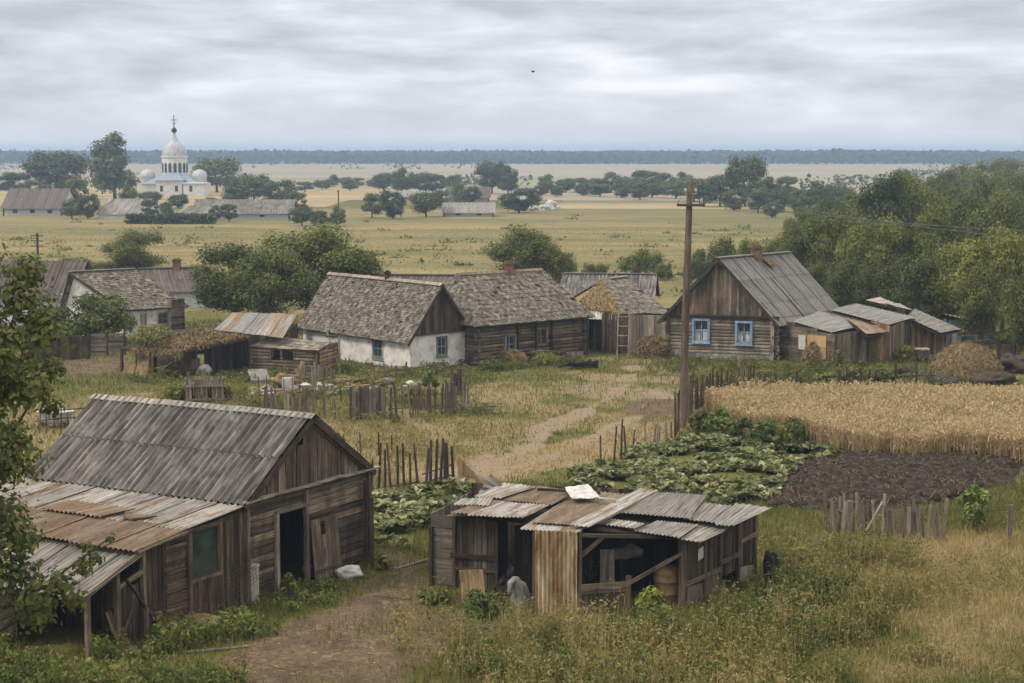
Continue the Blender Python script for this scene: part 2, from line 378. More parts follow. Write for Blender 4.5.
def glassmat(name, c=(0.02, 0.025, 0.03)):
    m = NM(name, 0.08, 0.5); n = m.noise(m.obj(), 1.5, 3)
    m.color(m.ramp(n, [(0.3, c), (0.7, tuple(x * 2.5 for x in c))])); return m.m
glassmat('window_glass'); glassmat('green_glass', (0.022, 0.03, 0.024))

def leafmat(name, cols, trans=0.3):
    m = NM(name, 0.6, 0.25)
    t = m.attr()
    c = m.ramp(t, [(i / (len(cols) - 1), q) for i, q in enumerate(cols)])
    if name in ('leaf', 'leaf_dark', 'leaf_warm', 'leaf_far', 'leaf_bright'):
        oi = m.n('ShaderNodeObjectInfo'); c = m.mix(1.0, c, m.ramp(oi.outputs['Random'], [(0, (.85, .88, .8)), (.35, (1.2, 1.16, .95)), (.7, (1.45, 1.36, 1.0)), (1, (1.9, 1.68, 1.05))]), 'MULTIPLY')
    m.color(c)
    tr = m.n('ShaderNodeBsdfTranslucent', {'Color': m.mix(0.5, c, (0.12, 0.15, 0.02))})
    ms = m.n('ShaderNodeMixShader', {0: trans, 1: m.b.outputs[0], 2: tr.outputs[0]})
    out = [n for n in m.t.nodes if n.type == 'OUTPUT_MATERIAL'][0]; m.link(ms.outputs[0], out.inputs['Surface']); return m.m
leafmat('leaf', [(0.032, 0.043, 0.013), (0.072, 0.09, 0.025), (0.12, 0.137, 0.040), (0.185, 0.195, 0.065)])
leafmat('leaf_dark', [(0.024, 0.034, 0.012), (0.052, 0.068, 0.022), (0.088, 0.103, 0.034), (0.14, 0.15, 0.055)])
leafmat('leaf_warm', [(0.045, 0.058, 0.018), (0.09, 0.112, 0.032), (0.145, 0.16, 0.048), (0.21, 0.215, 0.075)])
leafmat('leaf_far', [(0.026, 0.040, 0.018), (0.052, 0.072, 0.030), (0.085, 0.105, 0.042), (0.125, 0.14, 0.06)], 0.15)
leafmat('grass', [(0.05, 0.068, 0.015), (0.102, 0.118, 0.027), (0.175, 0.16, 0.042), (0.30, 0.225, 0.085), (0.41, 0.305, 0.135)], 0.3)
leafmat('weed', [(0.045, 0.063, 0.015), (0.088, 0.11, 0.026), (0.15, 0.155, 0.038), (0.245, 0.205, 0.07), (0.34, 0.25, 0.11)], 0.3)
leafmat('wheat', [(0.20, 0.13, 0.06), (0.37, 0.26, 0.135), (0.50, 0.37, 0.205), (0.60, 0.47, 0.29)], 0.25)
leafmat('squash', [(0.05, 0.062, 0.018), (0.115, 0.134, 0.045), (0.21, 0.22, 0.09), (0.41, 0.40, 0.24)], 0.25)
leafmat('straw', [(0.15, 0.10, 0.045), (0.27, 0.19, 0.09), (0.38, 0.28, 0.15)], 0.2)
M = MATS
# ---------------------------------------------------------------- construction helpers
class Wall:
    """a vertical wall plane from p0 to p1 (outside is on the right hand side when walking)"""
    def __init__(s, p0, p1):
        s.p0 = np.array(p0[:2], float); s.p1 = np.array(p1[:2], float); s.L = float(np.linalg.norm(s.p1 - s.p0))
        s.d = (s.p1 - s.p0) / s.L; s.n2 = np.array([s.d[1], -s.d[0]]); s.n = np.array([s.n2[0], s.n2[1], 0.0])
    def P(s, a, z, o=0.0):
        q = s.p0 + s.d * a + s.n2 * o; return np.array([q[0], q[1], z])
    def s_at(s, px):                     # where a bearing crosses the wall
        k = (px - 512) / FPX / (ray(px, 300)[1] / 1.0) if False else None
        # solve x = a*y*(approx) exactly with the ray through the middle of the wall height
        lo, hi = -0.5 * s.L - 3, 1.5 * s.L + 3
        f = lambda t: px_of(s.P(t, 1.2))[0] - px
        for _ in range(50):
            m = (lo + hi) / 2
            if (f(m) > 0) == (f(hi) > 0): hi = m
            else: lo = m
        return (lo + hi) / 2
    def z_at(s, a, py): return zat(s.P(a, 0), py)
    def rect(s, x0, y0, x1, y1):         # opening from the two picture corners of its near left edge
        a, b = s.s_at(x0), s.s_at(x1); m = (a + b) / 2
        return (a, b, s.z_at(m, y1), s.z_at(m, y0))
def px_of(P):
    x, y, z = P[0], P[1], P[2] - CAM_H
    f = y * math.cos(TH) - z * math.sin(TH); u = y * math.sin(TH) + z * math.cos(TH)
    return np.array([512 + FPX * x / f, 341.5 - FPX * u / f])

def segs(z0, z1, s0, s1, ops):
    """vertical pieces of a board between openings"""
    out = [(z0, z1)]
    for (a, b, c, d) in ops:
        if min(s1, b) - max(s0, a) > 0.5 * (s1 - s0):
            nxt = []
            for (p, q) in out:
                if c > p + 0.03: nxt.append((p, min(q, c)))
                if d < q - 0.03: nxt.append((max(p, d), q))
                if q <= c or p >= d:
                    nxt = [x for x in nxt if x != (p, min(q, c)) and x != (max(p, d), q)] + [(p, q)]
            out = nxt
    return out
def boards(mb, w, z0, top, ops=(), width=(0.11, 0.18), th=0.028, gap=0.006, jz=0.05, off=0.0, missing=0.0, tr=(0, 1), s0=0.0, s1=None):
    s = s0; s1 = w.L if s1 is None else s1
    tf = top if callable(top) else (lambda q: top)
    while s < s1 - 0.03:
        e = min(s + U(*width), s1)
        if s1 - e < 0.06: e = s1
        if random.random() >= missing:
            o = off + U(-0.014, 0.018); t = U(*tr); zb = z0 - U(0, jz); lean = U(-0.012, 0.012)
            for (a, b) in segs(zb, max(tf(s), tf(e)), s, e, ops):
                ta, tb = min(b, tf(s)), min(b, tf(e))
                if max(ta, tb) - a < 0.02: continue
                ta, tb = max(ta, a + 0.005), max(tb, a + 0.005)
                mb.slab(w.P(s + gap, a, o), w.P(e - gap, a, o), w.P(e - gap + lean, tb, o), w.P(s + gap + lean, ta, o), -w.n * th, t)
        s = e
def span(tf, w, z, s0, s1, n=60):
    q = [s for s in np.linspace(s0, s1, n) if tf(s) >= z]
    return (q[0], q[-1]) if q else None
def rows_wall(mb, w, z0, top, ops=(), h=(0.17, 0.24), th=0.09, over=0.0, kind='log', off=0.0, tr=(0, 1), s0=0.0, s1=None, gap=0.006):
    """horizontal logs (rounded) or planks"""
    s1 = w.L if s1 is None else s1
    tf = top if callable(top) else (lambda q: top)
    zt = max(tf(q) for q in np.linspace(s0, s1, 40)); z = z0
    while z < zt - 0.04:
        hh = min(U(*h), zt - z)
        if zt - z - hh < 0.06: hh = zt - z
        zc = z + hh / 2; sp = span(tf, w, zc, s0, s1)
        if sp:
            iv = [(sp[0] - (over * U(0.7, 1.2) if sp[0] <= s0 + 0.01 else 0), sp[1] + (over * U(0.7, 1.2) if sp[1] >= s1 - 0.01 else 0))]
            for (a, b, c, d) in ops:
                if c + 0.02 < zc < d - 0.02:
                    nx = []
                    for (p, q) in iv:
                        if b <= p or a >= q: nx.append((p, q))
                        else:
                            if a - p > 0.03: nx.append((p, a))
                            if q - b > 0.03: nx.append((b, q))
                    iv = nx
            t = U(*tr)
            for (p, q) in iv:
                tilt = U(-0.016, 0.016); o = off + U(-0.016, 0.018)
                if kind == 'log':
                    k = max(2, int((q - p) / 1.2) + 1)
                    pts = [w.P(p + (q - p) * i / (k - 1), zc + tilt * (i / (k - 1) - 0.5) + U(-0.008, 0.008), o - th * 0.25) for i in range(k)]
                    mb.tube(pts, hh / 2 * 1.04, 8, t + U(-0.08, 0.08), sx=th / (hh / 2) * 0.75)
                else:
                    mb.slab(w.P(p, z + gap, o), w.P(p, z + hh - gap, o), w.P(q, z + hh - gap + tilt, o), w.P(q, z + gap + tilt, o), -w.n * th, t)
        z += hh
def plaster(mb, w, z0, top, ops=(), th=0.3, off=0.0, s0=0.0, s1=None, cuts=()):
    s1 = w.L if s1 is None else s1
    tf = top if callable(top) else (lambda q: top)
    cs = sorted({s0, s1, *[c for c in cuts if s0 < c < s1], *[a for o in ops for a in o[:2] if s0 < a < s1]})
    for a, b in zip(cs[:-1], cs[1:]):
        for (p, q) in segs(z0, max(tf(a), tf(b)), a, b, ops):
            ta, tb = min(q, tf(a)), min(q, tf(b))
            mb.slab(w.P(a, p, off), w.P(b, p, off), w.P(b, tb, off), w.P(a, ta, off), -w.n * th, 0.5)
def lerp(a, b, t): return a + (b - a) * t
def bil(R0, R1, E1, E0, u, v): return lerp(lerp(R0, R1, u), lerp(E0, E1, u), v)
def upn(R0, R1, E0):
    n = unit(np.cross(R1 - R0, E0 - R0)); return n if n[2] > 0 else -n
def deck(mb, R0, R1, E1, E0, th=0.05, drop=0.06, tint=0.2, shrink=0.03):  # under-layer that thickens the roof, put in to block light
    n = upn(R0 if np.linalg.norm(R1 - R0) > 0.01 else E0, R1 if np.linalg.norm(R1 - R0) > 0.01 else E1, E0 if np.linalg.norm(R1 - R0) > 0.01 else R0)
    c = (R0 + R1 + E1 + E0) / 4; k = lambda q: q + (c - q) * shrink - n * drop
    mb.slab(k(R0), k(R1), k(E1), k(E0), -n * th, tint)
def roof_corr(mb, R0, R1, E1, E0, cols, rows, pitch=0.2, amp=0.028, tr=(0.1, 0.9), seg=6, sag=0.012, over=0.06, jit=0.03, missing=0.0):
    n = upn(R0, R1, E0)
    for r in range(rows):
        if cols * 3 < np.linalg.norm(E1 - E0) / pitch * .6 and missing == 0 and seg >= 8:      # near roof: one run of waves, tinted sheet by sheet
            v0, v1 = r / rows - (over if r else 0), (r + 1) / rows; l_ = n * 0.035 * (rows - 1 - r); q_ = [bil(R0, R1, E1, E0, u, v) + l_ for u, v in ((0, v0), (1, v0), (1, v1), (0, v1))]
            wv = cols * max(3, round(np.linalg.norm(E1 - E0) / pitch / cols)); ct = [U(*tr) for _ in range(cols)]; nu = wv * seg; tt = np.array([ct[min(cols - 1, int((i + .5) / nu * cols))] for i in range(nu)]); mb.corr(*q_, wv, amp, 8, np.tile(tt, 8), seg, sag); continue
        for c in range(cols):
            if random.random() < missing: continue
            u0, u1 = c / cols - 0.006, (c + 1) / cols + 0.012; v0, v1 = r / rows - (over if r else 0), (r + 1) / rows
            j = U(-jit, jit); lift = n * (0.022 * (rows - 1 - r) + 0.004 * (c % 2))
            a, b, cc, d = [bil(R0, R1, E1, E0, u, v + (j if v == v1 else 0) / max(1e-3, np.linalg.norm(E0 - R0))) + lift for u, v in ((u0, v0), (u1, v0), (u1, v1), (u0, v1))]
            mb.corr(a, b, cc, d, max(3, round(np.linalg.norm(cc - d) / pitch)), amp, 6, U(*tr), seg, sag)
def roof_shingle(mb, R0, R1, E1, E0, rows, width=(0.18, 0.4), th=0.03, tr=(0, 1), jit=0.035, miss=0.02):
    n = upn(R0 if np.linalg.norm(R1 - R0) > 0.01 else E0, R1 if np.linalg.norm(R1 - R0) > 0.01 else E1, E0 if np.linalg.norm(R1 - R0) > 0.01 else R0)
    for r in range(rows):
        v0, v1 = r / rows - 0.25 / rows, (r + 1) / rows
        A, B = bil(R0, R1, E1, E0, 0, v1), bil(R0, R1, E1, E0, 1, v1); W = np.linalg.norm(B - A); s = 0
        while s < W - 0.02:
            e = min(s + U(*width), W)
            if random.random() > miss:
                ua, ub = s / W, e / W; j = U(-jit, jit) / max(0.3, np.linalg.norm(E0 - R0)); l = n * U(0, 0.03)
                a, b = bil(R0, R1, E1, E0, ua, max(0, v0)), bil(R0, R1, E1, E0, ub, max(0, v0)); c, d = bil(R0, R1, E1, E0, ub, v1 + j) + n * 0.02, bil(R0, R1, E1, E0, ua, v1 + j) + n * 0.02
                mb.slab(a + l, b + l, c + l, d + l, -n * th, U(*tr))
            s = e
def frame_bars(mb, w, r, wd, dp, off=0.02, sides='lrtb', tr=(0.3, 0.9)):
    a, b, c, d = r
    if 'l' in sides: mb.slab(w.P(a - wd, c, off), w.P(a, c, off), w.P(a, d, off), w.P(a - wd, d, off), -w.n * dp, U(*tr))
    if 'r' in sides: mb.slab(w.P(b, c, off), w.P(b + wd, c, off), w.P(b + wd, d, off), w.P(b, d, off), -w.n * dp, U(*tr))
    if 't' in sides: mb.slab(w.P(a - wd, d, off), w.P(a - wd, d + wd, off), w.P(b + wd, d + wd, off), w.P(b + wd, d, off), -w.n * dp, U(*tr))
    if 'b' in sides: mb.slab(w.P(a - wd, c - wd, off), w.P(a - wd, c, off), w.P(b + wd, c, off), w.P(b + wd, c - wd, off), -w.n * dp, U(*tr))
def window(parent, w, r, frame, sash=None, nx=2, ny=2, wd=0.08, glass='window_glass', curtain=False, out=0.03, depth=0.12, label=None, sill=None):
    a, b, c, d = r
    f = MB(); frame_bars(f, w, r, wd, depth, out); fo = f.build('window', M[frame], parent)
    if label: fo['label'] = label
    s = MB(); rec = -0.03
    k = min(0.05, (b - a) * 0.07)
    for i in range(nx + 1):
        x = a + (b - a) * i / nx; x = min(max(x, a + k / 2), b - k / 2)
        s.bar(w.P(x, c, rec), w.P(x, d, rec), k, 0.04, w.n)
    for j in range(ny + 1):
        z = c + (d - c) * (j / ny if ny > 1 else j); z = min(max(z, c + k / 2), d - k / 2)
        s.bar(w.P(a, z, rec + 0.004), w.P(b, z, rec + 0.004), k, 0.04, w.n)
    s.build('sash', M[sash or frame], fo)
    g = MB(); g.slab(w.P(a, c, rec - 0.03), w.P(b, c, rec - 0.03), w.P(b, d, rec - 0.03), w.P(a, d, rec - 0.03), -w.n * 0.006, 0.5)
    g.build('pane', M[glass], fo)
    if sill:
        q = MB(); q.slab(w.P(a - wd - .04, c - wd - .045, out + 0.05), w.P(a - wd - .04, c - wd - .003, out + 0.05), w.P(b + wd + .04, c - wd - .003, out + 0.05), w.P(b + wd + .04, c - wd - .045, out + 0.05), -w.n * 0.15, 0.7)
        q.build('sill', M[sill], fo)
    if curtain:
        q = MB()
        for (p0, p1) in ((a + 0.03, a + (b - a) * 0.4), (b - (b - a) * 0.4, b - 0.03)):
            n = 10; xs = np.linspace(p0, p1, n); zs = np.linspace(c + 0.02, c + (d - c) * 0.55, 4)
            X = np.array([[w.P(x, z, rec - 0.022 + 0.006 * math.sin(i * 2.2)) for i, x in enumerate(xs)] for z in zs])
            q.sheet(X[..., 0], X[..., 1], X[..., 2])
        q.build('curtain', M['white_cloth'], fo)
    return fo
def gable_top(W, ze, zp, mid=0.5):
    return lambda s: ze + (zp - ze) * (s / (W * mid) if s < W * mid else (W - s) / (W * (1 - mid)))
def solve(A, B, eave, peak, rend=None, Lmax=99, L=None):
    """plan of a gabled house from the picture points of its gable end and ridge"""
    h = type('H', (), {})()
    h.a, h.b = gp(*A), gp(*B); h.m = (h.a + h.b) / 2; h.ze = zat(h.a, eave); h.zp = zat(h.m, peak)
    h.W = float(np.linalg.norm(h.b - h.a)); h.ex = (h.b - h.a) / h.W
    if rend is not None:
        e = gp(rend[0], rend[1], h.zp); v = e - h.m; v[2] = 0; h.L = float(np.linalg.norm(v)); h.ey = v / h.L; h.L = min(h.L, Lmax)
    else:
        h.ey = np.array([-h.ex[1], h.ex[0], 0]); h.L = L
    h.P = lambda s, t, z: h.a + h.ex * s + h.ey * t + np.array([0, 0, z])
    return h
def chimney(parent, P, w, d, z0, z1, name='chimney', mat='brick'):
    q = MB(); q.bar(P + np.array([0, 0, z0]), P + np.array([0, 0, z1]), w, d, (0, 1, 0), 0.5)
    q.bar(P + np.array([0, 0, z1]), P + np.array([0, 0, z1 + 0.12]), w * 1.2, d * 1.2, (0, 1, 0), 0.3)
    q.bar(P + np.array([0, 0, z1 + 0.123]), P + np.array([0, 0, z1 + 0.2]), w * 0.75, d * 0.75, (0, 1, 0), 0.1)
    return q.build(name, M[mat], parent)
def bars(root, name, mat, items):
    """each bar is a part of its own"""
    for it in items:
        mb = MB(); mb.bar(*it); mb.build(name, M[mat], root)
# ================================================================ buildings close to the camera
Zv = np.array([0, 0, 1.0])
def gable_barn():
    h = solve((245, 606), (369, 562), 503, 417, (102, 398)); P = h.P; W, Ln, ze, zp = h.W, h.L, h.ze, h.zp
    root = thing('barn', 'weathered plank barn with a grey corrugated gable roof and a dark open doorway', 'barn', h.a)
    wf = Wall(P(0, 0, 0), P(W, 0, 0))
    door = wf.rect(277, 511, 304.5, 596); door = (door[0], door[1], -0.1, door[3])
    vent = wf.rect(297.5, 432, 302.5, 445)
    zb = ze + 0.02
    mb = MB(); rows_wall(mb, wf, 0.12, zb, [door], (0.15, 0.25), 0.07, 0.0, 'plank', 0.0, (0.0, 1), s1=door[1] + 0.02, gap=.011)
    rows_wall(mb, wf, 0.12, zb, [door], (0.15, 0.27), 0.07, 0.0, 'plank', 0.012, (0.0, 1), s0=door[1] + 0.02, gap=.011)
    mb.build('front_wall', M['weathered_wood'], root)
    mb = MB(); boards(mb, wf, zb - 0.02, gable_top(W, ze + 0.02, zp - 0.05), [vent], (0.13, 0.21), 0.03, 0.009, 0.06, 0.06)
    mb.build('gable_boarding', M['weathered_wood'], root)
    mb = MB(); s = -0.1
    while s < W - 0.2:
        e = s + U(0.7, 1.3); mb.bar(wf.P(s, zb + U(-.01, .03), 0.12), wf.P(e, zb + U(-.01, .03), 0.14), 0.16, 0.05, Zv, U(.5, 1)); s = e + 0.02
    mb.build('ledge', M['grey_wood'], root)
    bars(root, 'corner_post', 'weathered_wood', [(wf.P(s, -0.1, 0.05), wf.P(s, ze, 0.05), 0.13, 0.13, wf.n, .6) for s in (0.06, W - 0.06)])
    mb = MB(); a, b, c, d = door
    mb.bar(wf.P(a - 0.06, 0, 0.05), wf.P(a - 0.06, d + 0.04, 0.05), 0.12, 0.1, wf.n); mb.bar(wf.P(b + 0.06, 0, 0.05), wf.P(b + 0.04, d + 0.5, 0.05), 0.13, 0.1, wf.n)
    mb.bar(wf.P(a - 0.12, d + 0.08, 0.05), wf.P(b + 0.1, d + 0.08, 0.05), 0.1, 0.1, wf.n); mb.build('door_frame', M['grey_wood'], root)
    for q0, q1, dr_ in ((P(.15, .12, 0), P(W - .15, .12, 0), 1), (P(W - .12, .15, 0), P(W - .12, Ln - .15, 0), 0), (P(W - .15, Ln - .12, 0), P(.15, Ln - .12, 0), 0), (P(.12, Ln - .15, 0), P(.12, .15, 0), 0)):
        w_ = Wall(q0, q1); mb = MB(); plaster(mb, w_, -.05, ze, [(door[0] - .15, door[1] - .15, -.2, door[3])] if dr_ else (), .03); mb.build('inner_wall_or_blackout', M['interior_shade_wood'], root)  # lining added behind the planks to stop light leaking in, shade-dark colour
    # a plank door standing aside against the wall
    r = wf.rect(307, 517, 334, 592); a, b = r[0], r[1]; mb = MB(); hole = wf.rect(314, 521, 321.5, 534)
    n = 6
    for i in range(n):
        p, q = a + (b - a) * i / n, a + (b - a) * (i + 1) / n
        for (z0, z1) in segs(0.03, r[3] + U(-.02, .03), p, q, [hole]):
            lean = lambda z: 0.30 - 0.17 * z / r[3]
            mb.slab(wf.P(p + .004, z0, lean(z0)), wf.P(q - .004, z0, lean(z0)), wf.P(q - .004, z1, lean(z1)), wf.P(p + .004, z1, lean(z1)), -wf.n * 0.03, U(.3, .9))
    for z in (0.35, 1.95): mb.bar(wf.P(a + .02, z, lean(z) + 0.015), wf.P(b - .02, z, lean(z) + .015), 0.09, 0.03, wf.n)
    mb.build('door', M['weathered_wood'], root)
    # other walls
    mb = MB(); wr = Wall(P(W, 0, 0), P(W, Ln, 0)); rows_wall(mb, wr, 0, ze, (), (0.18, 0.26), 0.07, 0, 'plank'); mb.build('side_wall', M['weathered_wood'], root)
    mb = MB(); wl = Wall(P(0, Ln, 0), P(0, 0, 0)); rows_wall(mb, wl, 0, ze, (), (0.18, 0.26), 0.07, 0, 'plank'); mb.build('side_wall', M['weathered_wood'], root)
    mb = MB(); wb = Wall(P(W, Ln, 0), P(0, Ln, 0)); boards(mb, wb, 0, gable_top(W, ze, zp - .05)); mb.build('back_wall', M['weathered_wood'], root)
    # roof
    og, oe = 0.16, 0.12; sl = (zp - ze) / (W / 2)
    for side, cols in ((0, 7), (1, 7)):
        x = -oe if side == 0 else W + oe
        R0, R1 = P(W / 2, -og, zp + .05), P(W / 2, Ln + og, zp + .05); E0, E1 = P(x, -og, ze + .05 - oe * sl), P(x, Ln + og, ze + .05 - oe * sl)
        mb = MB(); roof_corr(mb, R0, R1, E1, E0, cols, 2, 0.225, 0.058, (0.3, 0.7), 8, 0.012, 0.05)
        rp = mb.build('roof', [M['slate_dark']], root, smooth=True)
        mb = MB()
        for v in (0.15, 0.4, 0.65, 0.9): mb.bar(bil(R0, R1, E1, E0, 0.005, v) - Zv * .12, bil(R0, R1, E1, E0, 0.995, v) - Zv * .12, .1, .06)
        for u in (0.01, 0.2, 0.4, 0.6, 0.8): mb.bar(bil(R0, R1, E1, E0, u, 0.0) - Zv * .2, bil(R0, R1, E1, E0, u, 0.99) - Zv * .2, .06, .1)
        mb.build('rafters', M['dark_wood'], rp)
    mb = MB(); k = 6
    for i in range(k):
        t0, t1 = -og - .1 + (Ln + 2 * og + .2) * i / k, -og - .1 + (Ln + 2 * og + .2) * (i + 1) / k + .06; z = zp + .12 + U(-.012, .012)
        for sd in (-1, 1):
            a, b = P(W / 2, t0, z), P(W / 2, t1, z + .01); o = h.ex * sd * .2 - Zv * .11
            mb.slab(a, b, b + o, a + o, -Zv * .02, 0.62 if i < 4 else 0.95)
    mb.build('ridge_cap', [M['slate_grey']], root)
    mb = MB()
    for sd in (0, 1):
        x = -oe if sd == 0 else W + oe
        mb.bar(P(W / 2, -og - .02, zp - .05), P(x, -og - .02, ze - .05 - oe * sl), 0.04, 0.15, Zv, .35)
    mb.build('bargeboard', M['dark_wood'], root)
    return h
BARN = gable_barn()

def lean_to(h):
    P = h.P; Ln = h.L
    root = thing('lean_to_shed', 'low shed with patched rusty and pale corrugated sheets leaning on the weathered barn', 'shed', h.a + h.ex * -2.5)
    # end wall continues the barn's gable line towards the camera; s is negative
    S1, S2, S3 = -2.3, -4.05, -6.1
    z0, z1, z2, z3 = h.ze - 0.16, 2.42, 2.34, 1.66
    w = Wall(P(S3, 0, 0), P(0, 0, 0)); off = -S3
    def top(a):
        s = a - off
        return float(np.interp(s, [S3, S2 - .01, S2, S1, 0], [z3, z2 - .1, z2, z1, z0]))
    win = w.rect(191, 528, 220, 576); opn = w.rect(97, 580, 116, 640)
    mb = MB(); boards(mb, w, 0, top, [win], (0.13, 0.24), 0.035, 0.011, 0.05, 0.0, 0, (0.0, 1), s0=2.05, s1=2.95)
    rows_wall(mb, w, 0, top, [win], (0.08, 0.12), 0.05, 0, 'plank', 0.0, (0.4, 1), s0=2.95, s1=3.75)
    boards(mb, w, 0, top, [win], (0.12, 0.26), 0.035, 0.011, 0.05, 0.0, 0, (0.0, 1), s0=3.75)
    mb.build('end_wall', M['dark_wood'], root)
    bars(root, 'post', 'weathered_wood', [(w.P(s, -.1, .05), w.P(s, zz, .05), .12, .1, w.n, U(.4, .9)) for s, zz in ((0.06, z3), (1.1, 2.0), (2.05, z2), (3.8, 2.38), (5.3, 2.45))])
    bars(root, 'beam', 'weathered_wood', [(w.P(0, z3 - .06, .07), w.P(2.0, z2 - .06, .07), .12, .07, w.n, .8), (w.P(1.1, 1.55, .06), w.P(2.05, 1.8, .06), .12, .06, w.n, .8)])
    mb = MB(); boards(mb, w, 0, lambda a: 1.5, (), (.12, .2), .03, s0=1.2, s1=1.95); mb.bar(w.P(1.2, .25, .03), w.P(1.9, 1.3, .03), .09, .03, w.n); mb.build('door', M['dark_wood'], root)
    window(root, w, win, 'weathered_wood', 'dark_wood', 1, 1, .09, 'green_glass', depth=.1)
    ob = MB(); wl = Wall(P(S3, Ln, 0), P(S3, 0, 0)); boards(ob, wl, 0, z3, (), (.15, .25), .03, s1=wl.L - 2.2); ob.build('front_wall', M['dark_wood'], root)
    ob = MB(); wl = Wall(P(0, Ln, 0), P(S3, Ln, 0)); boards(ob, wl, 0, lambda a: float(np.interp(a, [0, 5], [z0, z3]))); ob.build('back_wall', M['dark_wood'], root)
    ob = MB(); wi = Wall(P(S2 + .2, Ln, 0), P(S2 + .2, 0, 0)); boards(ob, wi, 0, z2 - .2, (), (.15, .25), .03); ob.build('inner_wall_or_blackout', M['dark_wood'], root)
    # roofs: s across (down slope), t along the barn
    def zz(s): return float(np.interp(s, [S2 - .35, S1, .0], [z2 - .02, z1 + .06, z0 + .02]))
    def sh(mb, s0, s1, t0, t1, tint, lift=0.0, dt0=0, dt1=0, pitch=.17, amp=.028):
        a, b = P(s0, t0, zz(s0) + .06 + lift), P(s0, t1, zz(s0) + .06 + lift); c, d = P(s1, t1 + dt1, zz(s1) + .03 + lift), P(s1, t0 + dt0, zz(s1) + .03 + lift)
        mb.corr(a, b, c, d, max(3, round(np.linalg.norm(b - a) / pitch)), amp, 6, tint, 8, .01)
    mb = MB(); t = -.3; i = 0
    for (t0, t1, s0, s1, ti) in ((-.15, .85, -.08, -2.55, .8), (.75, 1.75, -.1, -2.4, .4), (1.66, 2.75, -.1, -2.5, .65), (2.7, 3.9, -.08, -2.35, .45), (3.8, 5.2, -.1, -2.5, .7), (5.1, 6.4, -.1, -2.4, .5), (6.3, 7.9, -.1, -2.4, .6)):
        sh(mb, s0, s1, t0, t1, ti, .015 * (i % 2) + .02, .05, .0); i += 1
    mb.build('pale_roof_sheet', M['slate_pale'], root, smooth=True)
    mb = MB(); i = 0
    for (t0, t1, s0, s1, ti) in ((-.15, .95, -2.3, -4.4, .6), (.85, 2.0, -2.35, -4.45, .4), (1.9, 3.2, -2.2, -4.3, .65), (3.1, 4.4, -2.3, -4.45, .45), (4.3, 5.7, -2.3, -4.4, .6), (5.6, 7.9, -2.3, -4.45, .5)):
        sh(mb, s0, s1, t0, t1, ti, .012 * (i % 2), .0, .05, .15, .024); i += 1
    sh(mb, -1.7, -2.6, 2.2, 4.6, .85, .11, .4, .2); sh(mb, -2.0, -2.45, 1.2, 2.3, .75, .09, .5, -.3)
    mb.build('rusty_roof_sheet', M['rusty_sheet'], root, smooth=True)
    mb = MB(); mb.bar(P(-2.5, -.16, zz(-2.5) + .02), P(-4.35, -.14, zz(-4.35) + .0), .1, .05, Zv, .9); mb.bar(P(-4.2, -.1, zz(-4.3) - .1), P(-4.2, Ln, zz(-4.3) - .1), .08, .08, Zv, .3); mb.build('roof_batten', M['weathered_wood'], root)
    mb = MB()
    for k, (t0, t1) in enumerate(((-.2, .55), (.5, 1.35), (1.3, 2.3), (2.25, 3.4), (3.35, 4.6), (4.5, 6.0), (5.9, 7.9))):
        a, b = P(S2 - .02, t0, z2 - .1), P(S2 - .02, t1, z2 - .1); c, d = P(S3 - .3, t1, z3 - .06), P(S3 - .25, t0, z3 - .06)
        l = Zv * (.012 * (k % 2)); mb.corr(a + l, b + l, c + l, d + l, round((t1 - t0) / .15), .02, 5, U(.4, .9), 8, .008)
    mb.build('lower_roof', M['slate_grey'], root, smooth=True)
    return w
LW = lean_to(BARN)

